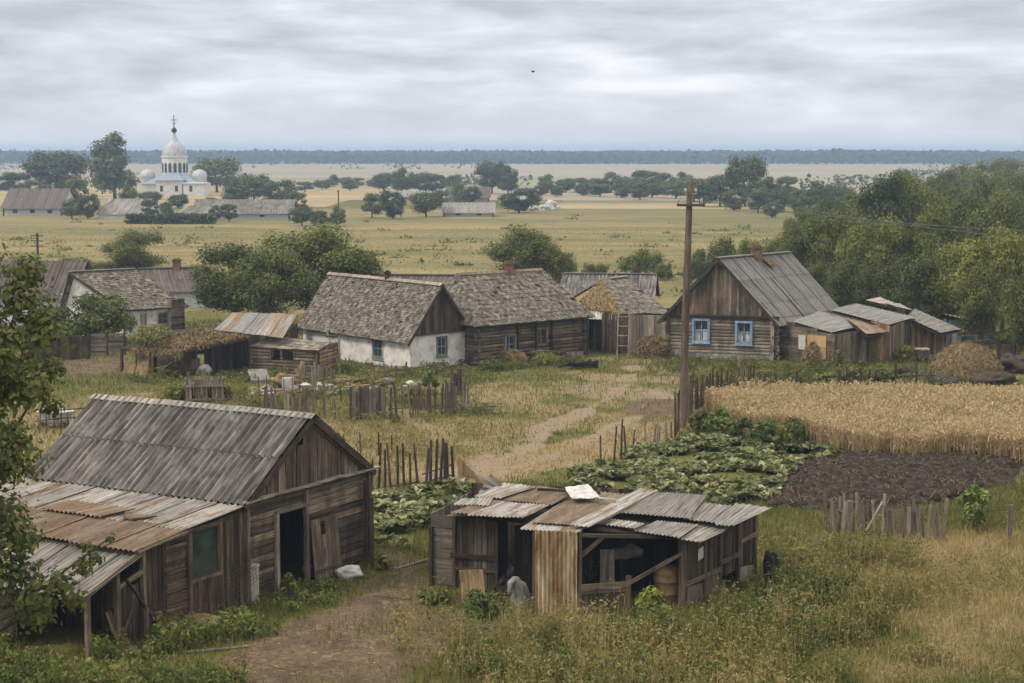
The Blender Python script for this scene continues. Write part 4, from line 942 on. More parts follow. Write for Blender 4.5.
XX, YY = np.meshgrid(GX, GY); ZZ = hgt(XX, YY)
MSK = masks(XX, YY)
def mask_attr(o, sel=None):
    me = o.data; n = len(me.vertices); col = np.stack([m.reshape(-1) for m in MSK], 1).astype(np.float32)
    a = me.attributes.new('mask', 'FLOAT_COLOR', 'POINT'); a.data.foreach_set('color', col.ravel())
mb = MB(); mb.sheet(XX, YY, ZZ); g = mb.build('ground', GM, None, True); mask_attr(g); tag(g, kind='structure')
def overlay(name, field, thr, dz, near=140):
    cell = (field[:-1, :-1] + field[1:, 1:] + field[1:, :-1] + field[:-1, 1:]) / 4 > thr
    cell &= (YY[:-1, :-1] < near) & (np.abs(XX[:-1, :-1]) < 60)
    mb = MB(); mb.sheet(XX, YY, ZZ + dz, .5, cell); o = mb.build(name, GM, None, True); mask_attr(o)
    # drop the unused vertices
    import bmesh
    b = bmesh.new(); b.from_mesh(o.data); bmesh.ops.delete(b, geom=[v for v in b.verts if not v.link_faces], context='VERTS'); b.to_mesh(o.data); b.free()
    tag(o, kind='structure'); return o
overlay('dirt_path', MSK[0], .3, .008); overlay('dirt_yard', np.where(YY < 62, MSK[1], 0), .3, .012)
# the dug plot: a finer sheet with clods
def plot():
    x0, y0 = PLOT.min(0); x1, y1 = PLOT.max(0); X, Y = np.meshgrid(np.arange(x0, x1, .09), np.arange(y0, y1, .10))
    sd = in_poly(X, Y, PLOT) + (fbm(X, Y, 1.4, 61, 3) - .5) * 1.6
    k = np.clip(-sd / .8, 0, 1); fur = .5 + .5 * np.sin((X * .35 + Y) * 2 * math.pi / .75 + 2 * fbm(X, Y, 2, 3))
    Z = hgt(X, Y) + .012 + k * (.02 + .42 * (fbm(X, Y, .5, 71, 4) ** 1.5) + .07 * fur)
    cell = sd[:-1, :-1] < 0
    mb = MB(); mb.sheet(X, Y, Z, .5, cell); o = mb.build('dug_plot', M['soil'], None, False); tag(o, kind='structure')
    n = 4000; px = rng.uniform(x0, x1, n); py = rng.uniform(y0, y1, n); ok = in_poly(px, py, PLOT) < -.3; px, py = px[ok], py[ok]; mb = MB()
    for a, b in zip(px[:1400], py[:1400]):
        r = U(.05, .2); v = rng.normal(size=(6, 3)); v /= np.linalg.norm(v, axis=1, keepdims=True)
        o3 = np.array([[1, 0, 0], [0, 1, 0], [-1, 0, 0], [0, -1, 0], [0, 0, 1], [0, 0, -1]]) * r * rng.uniform(.6, 1.2, (6, 1)) + [a, b, gz(a, b) + .12]
        mb.add(o3, [(0, 1, 4), (1, 2, 4), (2, 3, 4), (3, 0, 4), (1, 0, 5), (2, 1, 5), (3, 2, 5), (0, 3, 5)], U(0, 1))
    tag(mb.build('clods', M['soil']), 'loose dark clods lying over the dug plot', 'clods', None, 'stuff')
    n = len(px); P = np.stack([px, py, hgt(px, py) + .1], 1)
    mb = MB(); mb.blades(P[:1500], rng.uniform(.15, .4, 1500), .022, np.full(1500, 1.7), rng.uniform(.2, .9, 1500)); tag(mb.build('dry_stalks', M['straw']), 'pale dry stalks strewn over the dug plot', 'stalks', None, 'stuff')
plot()
# meadow and field strips beyond the village
def fieldmat(name, a, b, c, sx=.02, sy=.35, fine=1.2):
    m = NM(name, .95, .1)
    n1 = m.noise(m.obj((sx, sy * .14, 1)), 1.0, 7, .68, .6); n2 = m.noise(m.obj((.25, .9, 1)), fine, 6, .75)
    n3 = m.noise(m.obj((.012, .05, 1)), 1.0, 3, .6)
    col = m.ramp(n1, [(.33, a), (.5, b), (.67, c)])
    col = m.mix(m.val(n3, .42, .6, 0, .7), col, a)
    col = m.mix(1.0, col, m.ramp(n2, [(.25, (.62, .62, .6)), (.5, (1, 1, 1)), (.75, (1.4, 1.38, 1.3))]), 'MULTIPLY')
    m.color(col); return m.m
fieldmat('meadow', (.105, .11, .04), (.20, .16, .07), (.275, .20, .095), .03, .8)
fieldmat('gold_field', (.25, .19, .10), (.32, .25, .14), (.37, .30, .18), .01, .2)
fieldmat('green_field', (.13, .135, .065), (.16, .155, .075), (.2, .18, .09), .01, .2)
fieldmat('pale_field', (.23, .19, .14), (.28, .235, .175), (.33, .28, .215), .004, .06)
fieldmat('far_green', (.17, .18, .11), (.26, .24, .15), (.33, .29, .19), .003, .05)
def strip(name, y0, y1, mat, dz, x0=-1500, x1=1500, wob=0.0, nx=60, px=None):
    X = np.linspace(x0, x1, nx); rows = []
    for y in (y0, y1): rows.append(np.clip(y + wob * (vnoise(X, X * 0 + y, 40, 5) - .5) * 2, 5, 9999))
    Xg, _ = np.meshgrid(X, [0, 1]); mb = MB(); mb.sheet(Xg, np.array(rows), np.full(Xg.shape, dz)); tag(mb.build(name, M[mat]), kind='structure')
D = lambda y: float(gp(512, y)[1])
strip('meadow', D(303), D(209), 'meadow', .02, -300, 300, 4)
strip('gold_field', D(209), D(203.5), 'gold_field', .05, 10, 420, 3)
strip('gold_field', D(203.5), D(200.5), 'green_field', .06, 12, 500, 2)
strip('stubble_field', D(200.5), D(186), 'pale_field', .08, -40, 900, 4)
strip('stubble_field', D(207), D(186), 'gold_field', .05, -240, -40, 6)
strip('far_field', D(186), D(178), 'far_green', .1, -900, 1500, 10)
strip('far_field', D(178), D(160), 'pale_field', .14, -1500, 1500, 10)
# ================================================================ houses and sheds of the village
def cottage():
    h = solve((410.5, 371), (468.5, 364), 335, 284, (331.4, 273.4)); P = h.P; W, Ln, ze, zp = h.W, h.L, h.ze, h.zp
    root = thing('white_cottage', 'whitewashed cottage with a dark mossy shingle roof and a boarded gable', 'cottage', h.a)
    wg = Wall(P(0, 0, 0), P(W, 0, 0)); ws = Wall(P(0, Ln, 0), P(0, 0, 0))
    o1 = wg.rect(437.5, 338, 446, 355); o2 = ws.rect(373.5, 340, 382, 357)
    mb = MB(); plaster(mb, wg, -.1, ze, [o1]); mb.build('gable_wall', M['whitewash'], root)
    mb = MB(); plaster(mb, ws, -.1, ze, [o2], s1=ws.L - .31); mb.build('front_wall', M['whitewash'], root)
    mb = MB(); plaster(mb, Wall(P(W, 0, 0), P(W, Ln, 0)), -.1, ze); plaster(mb, Wall(P(W, Ln, 0), P(0, Ln, 0)), -.1, ze); mb.build('back_wall', M['whitewash'], root)
    mb = MB(); boards(mb, wg, ze - .02, gable_top(W, ze + .02, zp - .04), (), (.12, .2), .03, .004, .06, .05); mb.build('gable_boarding', M['dark_wood'], root)
    mb = MB(); boards(mb, Wall(P(W, Ln, 0), P(0, Ln, 0)), ze, gable_top(W, ze, zp - .04), (), (.15, .25)); mb.build('gable_boarding', M['dark_wood'], root)
    mb = MB(); mb.bar(wg.P(-.1, ze - .03, .09), wg.P(W + .1, ze - .03, .09), .1, .08, Zv, .4); mb.build('beam', M['dark_wood'], root)
    window(root, wg, o1, 'grey_wood', 'teal_paint', 2, 2, .10, sill='grey_wood'); window(root, ws, o2, 'grey_wood', 'teal_paint', 2, 2, .12, sill='grey_wood')
    for (s, t) in ((0, 0),):
        pass
    og, oe = .3, .38; sl = (zp - ze) / (W / 2)
    for sd in (0, 1):
        x = -oe if sd == 0 else W + oe
        R0, R1 = P(W / 2, -og, zp), P(W / 2, Ln + og, zp); E0, E1 = P(x, -og, ze - oe * sl), P(x, Ln + og, ze - oe * sl)
        mb = MB(); deck(mb, R0, R1, E1, E0); roof_shingle(mb, R0, R1, E1, E0, 27, (.1, .3), .025, (.2, .62), .02); mb.build('roof', M['shingle'], root)
        mb = MB(); mb.bar(R0 - Zv * .09, E0 - Zv * .09, .04, .14, Zv, .4); mb.build('bargeboard', M['dark_wood'], root)
    mb = MB(); k = 9
    for i in range(k):
        a, b = P(W / 2, -og + (Ln + 2 * og) * i / k, zp + .09 + U(-.02, .02)), P(W / 2, -og + (Ln + 2 * og) * (i + 1) / k - .02, zp + .09)
        for sd in (-1, 1): mb.slab(a, b, b + h.ex * sd * .2 - Zv * .13, a + h.ex * sd * .2 - Zv * .13, -Zv * .03, U(.3, 1))
    mb.build('ridge_cap', M['rust_patch_sheet'], root)
    chimney(root, P(W / 2, Ln * .46, 0), .3, .3, zp - .3, zp + .3, 'vent_pipe', 'dark_wood')
    return h
CT = cottage()

def log_house():
    a, b = gp(477, 366), gp(583, 355); w = Wall(a, b); zeL, zeR = 2.42, 2.62; ze = 2.5; dep = 5.6
    bk = -w.n * dep; root = thing('log_house', 'dark log house with a hipped grey shingle roof and a brick chimney', 'house', a)
    o1 = w.rect(505, 336, 514, 353); o2 = w.rect(537, 329, 545, 344); o0 = w.rect(504.5, 321, 513, 331)
    mb = MB(); rows_wall(mb, w, .1, ze, [o1, o2], (.17, .22), .11, .22, 'log', 0, (.1, .95)); mb.build('front_wall', M['weathered_wood'], root)
    A, B, Cq, Dq = a, b, b + bk, a + bk
    for nm, p, q in (('side_wall', B, Cq), ('back_wall', Cq, Dq), ('side_wall', Dq, A)):
        mb = MB(); rows_wall(mb, Wall(p, q), .0, ze, (), (.17, .22), .11, .22, 'log'); mb.build(nm, M['weathered_wood'], root)
    mb = MB(); boards(mb, w, -.1, .25, (), (.2, .3), .05, off=.13); mb.build('foundation', M['stone'], root)
    bars(root, 'post', 'dark_wood', [(w.P(w.s_at(x), -.1, .16), w.P(w.s_at(x), ze - .05, .16), .13, .1, w.n, .1) for x in (516, 535, 550)] + [(w.P(w.L - .1, -.1, .5), w.P(w.L - .1, ze - .1, .5), .09, .09, w.n, .6)])
    window(root, w, o1, 'grey_wood', 'teal_paint', 2, 2, .12, sill='grey_wood', out=.13, depth=.15); window(root, w, o2, 'weathered_wood', 'grey_wood', 2, 2, .1, 'green_glass', out=.13, depth=.15)
    zr = 5.0; mid = bk / 2
    RL = np.array([*(gp(463, 275, zr)[:2]), zr]); 
    r0 = a + w.d[0] * 0; d3 = np.array([*w.d, 0]); oe = .5
    RL = a + d3 * .9 + mid + Zv * zr; RR = b - d3 * .75 + mid + Zv * zr
    e = lambda p, sx, sy, z: p + d3 * sx + w.n * sy + Zv * z
    EL, ER = e(a, -oe, oe, ze - .22), e(b, oe, oe, ze - .22); FL, FR = e(Dq, -oe, -oe, ze - .22), e(Cq, oe, -oe, ze - .22)
    for nm, q in (('roof', (RL, RR, ER, EL)), ('roof', (RR, RL, FL, FR)), ('roof', (RR, RR, FR, ER)), ('roof', (RL, RL, EL, FL))):
        mb = MB(); deck(mb, *q, .05, .05, .2, .02); roof_shingle(mb, *q, 13, (.14, .4), .025, (.42, .85), .03); mb.build(nm, M['shingle'], root)
    mb = MB()
    for i in range(7):
        p, q = lerp(RL, RR, i / 7) + Zv * .06, lerp(RL, RR, (i + 1) / 7) + Zv * .06
        for s in (-1, 1): mb.slab(p, q, q + w.n * s * .2 - Zv * .13, p + w.n * s * .2 - Zv * .13, -Zv * .03, U(.3, .9))
    mb.build('ridge_cap', M['rusty_sheet'], root)
    mb = MB(); c = lerp(RL, RR, .62); n = unit(np.cross(RR - RL, EL - RL)); n = n if n[2] > 0 else -n; dn = unit(lerp(EL, ER, .6) - c)
    mb.corr(c + n * .06, c + d3 * .5 + n * .06, c + d3 * .45 + dn * 1.5 + n * .07, c + d3 * .0 + dn * 1.4 + n * .07, 4, .015, 3, .6); mb.build('flashing', M['rusty_sheet'], root, True)
    chimney(root, (c + d3 * -.1) * [1, 1, 0], .55, .5, zr - .5, zr + .38)
log_house()

def straw_barn():
    a, b = gp(628, 353), gp(669, 354); w = Wall(a, b); root = thing('straw_barn', 'small plank barn with a hipped roof of straw at one end and grey boards', 'barn', a)
    dep = 5.0; ze = 2.3; bk = -w.n * dep; d3 = np.array([*w.d, 0]); Lw = w.L
    gpA = a - d3 * 1.6
    w2 = Wall(gpA, b)
    mb = MB(); boards(mb, w, 0, ze, (), (.16, .28), .04, .006, .05, 0, 0, (.3, 1)); mb.build('front_wall', M['grey_wood'], root)
    mb = MB(); boards(mb, Wall(b, b + bk), 0, ze); mb.build('side_wall', M['dark_wood'], root)
    mb = MB(); boards(mb, Wall(b + bk, gpA + bk), 0, ze); mb.build('back_wall', M['dark_wood'], root)
    mb = MB(); boards(mb, Wall(gpA + bk, gpA), 0, ze); boards(mb, Wall(gpA, a), 0, ze); mb.build('side_wall', M['dark_wood'], root)
    RL, RR = gp(602, 280, 3.95), gp(627, 277.5, 3.95); oe = .35
    EL, ER = gp(622, 314, ze - .1), gp(671, 314, ze - .1); mid = (RL + RR) / 2
    # front slope, straw hip, and the two hidden slopes mirrored about the ridge
    FL = np.array([*(2 * RL - EL)[:2], ze - .1]) + [-1.2, 0, 0]; FR = np.array([*(2 * RR - ER)[:2], ze - .1]) + [3.2, 0, 0]
    HL = gp(576, 306, 2.38)
    mb = MB(); deck(mb, RL, RR, ER, EL, .06, .05); roof_shingle(mb, RL, RR, ER, EL, 8, (.3, .6), .03, (.2, .9), .05); mb.build('roof', M['shingle'], root)
    mb = MB(); deck(mb, RR, RL, FL, FR, .06, .05); roof_shingle(mb, RR, RL, FL, FR, 8, (.3, .6)); deck(mb, RR, RR, FR, ER, .05, .0); mb.build('roof', M['shingle'], root)
    mb = MB(); deck(mb, RL, RL, EL, HL, .15, .1); deck(mb, RL, RL, HL, FL, .15, .1)
    n = 5200; u = rng.random(n); v = np.sqrt(rng.random(n)); A = RL + Zv * .05; Pt = A[None] * (1 - v)[:, None] + (EL[None] * (1 - u)[:, None] + HL[None] * u[:, None]) * v[:, None]
    nn = upn(EL, HL, RL); mb.leaves(Pt + nn * rng.uniform(-.05, .1, (n, 1)), nn + rng.normal(0, .5, (n, 3)), rng.uniform(.2, .5, n), rng.random(n), .16, .5)
    mb.build('straw_hip', M['thatch'], root)
    mb = MB(); mb.bar(lerp(RL, RR, .3) + Zv * .08, RR + Zv * .1, .4, .05, Zv, .9); mb.build('ridge_cap', M['tin_grey'], root)
    # small side shelter on the log-house side
    r2 = thing('side_shelter', 'low plank lean-to with a pale tin roof between the log house and the straw barn', 'shed', gp(600, 352))
    p, q = gp(582, 350), gp(622, 352); w3 = Wall(p, q); mb = MB(); boards(mb, w3, 0, 1.9, [(.2, .75, -.1, 1.7)], (.16, .28), .04); mb.build('front_wall', M['dark_wood'], r2)
    mb = MB(); mb.corr(gp(580, 312.5, 2.2) + [0, .8, 0], gp(620, 312.5, 2.2) + [0, .8, 0], w3.P(w3.L, 1.95, .4), w3.P(0, 1.95, .4), 16, .02, 3, .9); mb.build('roof', M['slate_pale'], r2, True)
    mb = MB(); boards(mb, Wall(q, q - w3.n * 2.5), 0, 1.9); boards(mb, Wall(p - w3.n * 2.5, p), 0, 1.9); mb.build('side_wall', M['dark_wood'], r2)
    # ladder-like frame in front of the barn
    r3 = thing('ladder', 'old wooden ladder frame standing against the straw barn front', 'ladder', gp(620, 355))
    a1, a2 = gp(617, 356), gp(628, 357)
    for pp in (a1, a2):
        mb = MB(); mb.bar(pp, pp + Zv * 2.9 + [.1, .35, 0], .08, .08, (0, 1, 0), .8); mb.build('rail', M['grey_wood'], r3)
    for z in (.6, 1.2, 1.75, 2.3):
        mb = MB(); mb.bar(a1 + Zv * z + [.05, .1 * z, 0], a2 + Zv * (z + .05) + [.05, .1 * z, 0], .06, .05, Zv, .8); mb.build('rung', M['grey_wood'], r3)
straw_barn()

def plain_house(name, label, cat, A, B, ze, zp, rend=None, L=None, Lmax=30, walls='plaster', wmat='whitewash', roof='corr', rmat='slate_dark', wins=(), gw=(), ch=None, oe=.35, og=.3, gmat=None, cols=6, rows=2, flip=False, gablemat=None, doors=(), mid=.5, ey=None):
    """gabled house: A near corner left, B near corner right of the gable end; heights in metres; wins on the long wall, gw on the gable wall"""
    a, b = A, B; W = float(np.linalg.norm(b - a)); ex = (b - a) / W; m = (a + b) / 2
    if rend is not None:
        e_ = gp(rend[0], rend[1], zp); v = e_ - m; v[2] = 0; Ln = min(float(np.linalg.norm(v)), Lmax); ey = unit(v)
    else: ey = np.array([-ex[1], ex[0], 0]) if ey is None else ey; Ln = L
    P = lambda s, t, z: a + ex * s + ey * t + np.array([0, 0, z])
    root = thing(name, label, cat, a)
    wg = Wall(P(0, 0, 0), P(W, 0, 0)); wl = Wall(P(0, Ln, 0), P(0, 0, 0)); wr = Wall(P(W, 0, 0), P(W, Ln, 0)); wb = Wall(P(W, Ln, 0), P(0, Ln, 0))
    lw = wr if flip else wl
    og_ = [wg.rect(*r[:4]) for r in gw]; ol = [lw.rect(*r[:4]) for r in wins]; od = [lw.rect(*r[:4]) for r in doors]
    def mk(nm, w, top, ops):
        mb = MB()
        if walls == 'plaster': plaster(mb, w, -.1, top, ops, .25, cuts=(w.L * mid, w.L * (1 - mid)))
        elif walls == 'log': rows_wall(mb, w, .05, top, ops, (.18, .24), .1, .2, 'log')
        else: boards(mb, w, -.05, top, ops, (.16, .28), .04)
        mb.build(nm, M[wmat], root)
    gt = gable_top(W, ze - .1, zp - .2, mid)
    if gablemat:
        mk('gable_wall', wg, ze, og_); mk('back_wall', wb, ze, [])
        for w in (wg, wb):
            mb = MB(); boards(mb, w, ze - .02, gt, (), (.14, .22), .03, off=.06); mb.build('gable_boarding', M[gablemat], root)
    else: mk('gable_wall', wg, gt, og_); mk('back_wall', wb, gable_top(W, ze - .1, zp - .2, 1 - mid), [])
    mk('side_wall', wl, ze, ol + od if not flip else []); mk('side_wall', wr, ze, ol + od if flip else [])
    for w, rs, src in ((wg, og_, gw), (lw, ol, wins)):
        for r, s in zip(rs, src): window(root, w, r, s[4] if len(s) > 4 else 'pale_wood', None, 2, 2, .09, sill='grey_wood', out=.1 if walls == 'log' else .03)
    for r in od:
        mb = MB(); n = 5
        for i in range(n): mb.slab(lw.P(lerp(r[0], r[1], i / n), -.05, -.04), lw.P(lerp(r[0], r[1], (i + 1) / n) - .005, -.05, -.04), lw.P(lerp(r[0], r[1], (i + 1) / n) - .005, r[3], -.04), lw.P(lerp(r[0], r[1], i / n), r[3], -.04), -lw.n * .04, U(.3, .9))
        mb.build('door', M['pale_wood'], root)
    for sd in (0, 1):
        x = -oe if sd == 0 else W + oe; sl = (zp - ze) / (W * (mid if sd == 0 else 1 - mid))
        R0, R1 = P(W * mid, -og, zp), P(W * mid, Ln + og, zp); E0, E1 = P(x, -og, ze - oe * sl), P(x, Ln + og, ze - oe * sl)
        mb = MB()
        if roof == 'corr': roof_corr(mb, R0, R1, E1, E0, cols, rows, .3, .03, (.2, .8), 5, .01)
        else: deck(mb, R0, R1, E1, E0); roof_shingle(mb, R0, R1, E1, E0, rows, (.15, .4), .025, (.4, 1), .03)
        mb.build('roof', M[rmat], root, roof == 'corr')
        mb = MB(); mb.bar(R0 - Zv * .1, E0 - Zv * .1, .05, .15, Zv, .4); mb.build('bargeboard', M['dark_wood'], root)
    mb = MB(); mb.bar(P(W * mid, -og, zp + .05), P(W * mid, Ln + og, zp + .05), .34, .06, Zv, .8); mb.build('ridge_cap', M['grey_wood' if roof != 'corr' else rmat], root)
    if ch: chimney(root, P(W * ch[0], Ln * ch[1], 0), .55, .55, zp - .8, zp + ch[2])
    return root, P, W, Ln, wg, lw
def blue_window_house():
    h = solve((669, 357), (775, 361), 314, 259, (785, 254)); P = h.P; W, Ln, ze, zp = h.W, h.L, h.ze, h.zp + .05
    root = thing('log_house', 'grey log house with two bright blue windows under a boarded gable', 'house', h.a)
    wg = Wall(P(0, 0, 0), P(W, 0, 0)); ol = [wg.rect(694.5, 320.5, 708, 340.5), wg.rect(737.5, 323, 750.5, 342.5)]
    vent = wg.rect(765, 330, 769, 340)
    mb = MB(); rows_wall(mb, wg, .3, ze, ol, (.17, .22), .11, .22, 'log', 0, (.25, 1)); mb.build('front_wall', M['grey_wood'], root)
    for nm, p, q in (('side_wall', P(W, 0, 0), P(W, Ln, 0)), ('back_wall', P(W, Ln, 0), P(0, Ln, 0)), ('side_wall', P(0, Ln, 0), P(0, 0, 0))):
        mb = MB(); rows_wall(mb, Wall(p, q), .1, ze, (), (.17, .22), .11, .22, 'log'); mb.build(nm, M['weathered_wood'], root)
    mb = MB(); boards(mb, wg, -.1, .3, (), (.3, .6), .1, off=.06, jz=.0); mb.build('foundation', M['stone'], root)
    mb = MB(); boards(mb, wg, ze + .02, gable_top(W, ze + .02, zp - .04), (), (.13, .2), .03, .005, .03, .14); mb.build('gable_boarding', M['weathered_wood'], root)
    mb = MB(); boards(mb, Wall(P(W, Ln, 0), P(0, Ln, 0)), ze, gable_top(W, ze, zp - .04)); mb.build('gable_boarding', M['weathered_wood'], root)
    mb = MB(); mb.bar(wg.P(-.25, ze, .2), wg.P(W + .25, ze, .2), .16, .1, Zv, .3); mb.build('beam', M['dark_wood'], root)
    mb = MB(); mb.bar(wg.P(W - .15, 0, .17), wg.P(W - .15, ze - .05, .17), .22, .08, wg.n, .9); mb.build('corner_board', M['grey_wood'], root)
    for o in ol: window(root, wg, o, 'blue_paint', 'blue_paint', 2, 2, .13, 'window_glass', True, .16, .16, sill='blue_paint')
    og, oe = .45, .45; sl = (zp - ze) / (W / 2)
    for sd in (0, 1):
        x = -oe if sd == 0 else W + oe
        R0, R1 = P(W / 2, -og, zp), P(W / 2, Ln + og, zp); E0, E1 = P(x, -og, ze - oe * sl), P(x, Ln + og, ze - oe * sl)
        mb = MB(); roof_corr(mb, R0, R1, E1, E0, 6, 3, .26, .022, (.35, .7), 6, .008); mb.build('roof', M['tin_grey'], root, True)
        mb = MB(); mb.bar(R0 - Zv * .07, E0 - Zv * .07, .05, .16, Zv, .3); mb.build('bargeboard', M['dark_wood'], root)
        if sd == 1:
            mb = MB(); mb.bar(bil(R0, R1, E1, E0, .45, .02) + Zv * .07, bil(R0, R1, E1, E0, .42, .95) + Zv * .07, .07, .05, Zv, .3); mb.build('roof_batten', M['ochre_wood'], root)
    mb = MB(); mb.bar(P(W / 2, -og, zp + .06), P(W / 2, Ln + og, zp + .06), .36, .06, Zv, .6); mb.build('ridge_cap', M['tin_grey'], root)
    chimney(root, P(W * .52, Ln * .5, 0), .62, .55, zp - .6, zp + .42)
    mb = MB(); mb.slab(P(W * .56, Ln * .5, zp - .12), P(W * .56, Ln * .62, zp - .12), P(W * .66, Ln * .6, zp - .62), P(W * .64, Ln * .52, zp - .6), Zv * .04, .5); mb.build('flashing', M['ochre_wood'], root)
    return h
BH = blue_window_house()

def shed_row():
    # annex with a tin roof: front corners, then the roof from its picture corners
    def shed(name, label, F, zf, R, zr, rmat, wmat, ops=(), pitch=.25, tint=.5, amp=.016, kind='boards', tr=(.2, 1)):
        """F: ground points along the visible walls; R: 4 roof corners (x,y,z) front-left, front-right, back-right, back-left"""
        root = thing(name, label, 'shed', gp(*F[0]))
        q = [gp(*r) for r in R]; mb = MB(); mb.corr(q[3], q[2], q[1], q[0], max(4, round(np.linalg.norm(q[1] - q[0]) / pitch)), amp, 5, tint, 6, .012); mb.build('roof', M[rmat], root, True)
        mb = MB(); mb.add([x - Zv * .14 for x in q] + [x - Zv * .18 for x in q], [(0, 1, 2, 3), (4, 5, 6, 7), (0, 1, 5, 4), (1, 2, 6, 5), (2, 3, 7, 6), (3, 0, 4, 7)], .3); mb.build('light_block_deck', M['dark_wood'], root)  # under-layer added below the sheet to block light
        for i in range(len(F) - 1):
            w = Wall(gp(*F[i]), gp(*F[i + 1])); mb = MB(); t = lambda s, i=i, w=w: lerp(zf[i], zf[i + 1], min(1, max(0, s / w.L)))
            o = [w.rect(*r) for r in (ops[i] if i < len(ops) else ())]
            if kind == 'log' and i == 0: rows_wall(mb, w, .05, t, o, (.18, .26), .06, .06, 'plank', 0, tr)
            else: boards(mb, w, -.05, t, o, (.15, .27), .04, .006, .05, 0, 0, tr)
            mb.build('front_wall' if i == 0 else 'side_wall', M[wmat[i] if isinstance(wmat, (list, tuple)) else wmat], root)
        L0, L1 = gp(*F[0]), gp(*F[-1]); bk = [L1 + [0, 3.0, 0], L0 + [0, 3.0, 0]]; mb = MB(); boards(mb, Wall(L1, bk[0]), 0, zf[-1]); boards(mb, Wall(bk[0], bk[1]), 0, min(zf)); mb.build('back_wall', M['dark_wood'], root)
        return root
    A = shed('annex', 'low annex with a sloping tin roof joined to the blue-windowed house', [(782.5, 360), (833, 366), (867, 362.5)], [2.25, 1.75, 1.9], [(780, 318, 2.35), (832, 332.5, 1.78), (870, 324.5, 1.98), (813, 309, 2.65)], 0, 'tin_grey', ('weathered_wood', 'weathered_wood'), tint=.65, kind='log')
    w = Wall(gp(782.5, 360), gp(833, 366))
    r = w.rect(799, 335, 806, 349.5); mb = MB(); mb.slab(w.P(r[0], r[2], .05), w.P(r[1], r[2], .05), w.P(r[1], r[3], .05), w.P(r[0], r[3], .05), -w.n * .04, .6); mb.build('shutter', M['pale_trim'], A)
    r = w.rect(808, 335.5, 826.5, 358.5); f = MB(); zc = (r[2] + r[3]) / 2
    f.slab(w.P(r[0], r[2], .06), w.P(r[1], r[2], .06), w.P(r[1], zc - .01, .06), w.P(r[0], zc - .01, .06), -w.n * .05, .5); f.slab(w.P(r[0], zc + .01, .06), w.P(r[1], zc + .01, .06), w.P(r[1], r[3], .06), w.P(r[0], r[3], .06), -w.n * .05, .65); f.build('plywood_board', M['plywood'], A)
    shed('shed', 'narrow plank shed with a rust-brown roof wedged beside the annex', [(868, 362), (891, 361)], [1.75, 1.6], [(866, 334, 1.8), (891, 331.5, 1.66), (880, 322, 2.0), (846, 318, 2.3)], 0, 'rusty_sheet', ('ochre_wood',), tint=.6)
    shed('shed', 'plank shed with a wide grey tin roof behind the narrow rust-roofed one', [(870, 358), (891, 361), (910, 355.5)], [2.3, 1.95, 2.2], [(830, 309.5, 2.7), (889, 325, 2.02), (916, 317, 2.3), (857, 303.5, 2.9)], 0, 'tin_grey', ('ochre_wood', 'weathered_wood'), tint=.6)
    shed('shed', 'ochre plank shed with a long grey shingle-like roof at the end of the shed row', [(911, 356), (945, 353.5), (958, 350)], [2.05, 1.35, 1.35], [(906, 317, 2.3), (941, 333, 1.45), (961, 329, 1.5), (915, 308.5, 2.5)], 0, 'slate_grey', ('ochre_wood', 'grey_wood'), tint=.35, pitch=.3)
    q = [gp(*r) for r in ((866, 300, 2.9), (897, 307, 2.75), (914, 311, 2.6), (880, 297, 3.05))]
    root = thing('shed', 'far shed whose loose pale roof sheets poke above the wide tin roof', 'shed', gp(880, 350)); mb = MB()
    mb.corr(q[3], lerp(q[2], q[3], .35), lerp(q[1], q[0], .35), q[0], 7, .02, 3, .9); mb.corr(lerp(q[2], q[3], .4) + Zv * .1, q[2] + Zv * .0, q[1], lerp(q[1], q[0], .4) + Zv * .1, 8, .02, 3, .5); mb.build('roof_sheet', M['slate_pale'], root, True)
    mb = MB(); b0 = gp(868, 352) + [0, 2, 0]; boards(mb, Wall(b0, b0 + [2.6, 0, 0]), 0, 2.55); boards(mb, Wall(b0 + [2.6, 0, 0], b0 + [2.6, 2.5, 0]), 0, 2.5); boards(mb, Wall(b0 + [0, 2.5, 0], b0), 0, 2.5); mb.build('wall', M['dark_wood'], root)
    # white gate post and junk beyond the row
    p = gp(953, 352); mb = MB(); mb.bar(p, p + Zv * zat(p, 332), .25, .2, (0, 1, 0), .5); tag(mb.build('gate_post', M['pale_trim'], None, False, p), 'whitewashed post at the end of the ochre plank shed', 'post')
    p = gp(978, 345) ; root = thing('sheet_fence', 'blue-grey corrugated sheet fence beside the pipe behind the haystack', 'fence', p)
    w = Wall(gp(964, 341.5), gp(994, 341.5)); z0, z1 = zat(w.P(0, 0), 333), zat(w.P(0, 0), 322.5)
    for i in range(4):
        mb = MB(); a0, a1 = w.L * i / 4, w.L * (i + 1) / 4 - .02; mb.corr(w.P(a0, z1 + U(-.05, .05)), w.P(a1, z1), w.P(a1, .1), w.P(a0, .1), 5, .02, 3, U(.3, .8)); mb.build('panel', M['teal_sheet'], root, True)
    bars(root, 'post', 'grey_wood', [(w.P(0, 0, .05), w.P(0, z1, .05), .1, .1, w.n, .5), (w.P(w.L, 0, .05), w.P(w.L, z1, .05), .1, .1, w.n, .5)])
    p = gp(977, 343); mb = MB(); mb.tube([p, p + Zv * zat(p, 316)], .14, 8, .5); tag(mb.build('pipe', M['bark'], None, True, p), 'thick brown pipe standing before the blue-grey sheet fence', 'pipe')
    root = thing('hut', 'small turquoise hut with a pale curved roof beyond the shed row', 'hut', gp(947, 343)); w = Wall(gp(947, 342), gp(962, 342)); zt = zat(w.P(0, 0), 320)
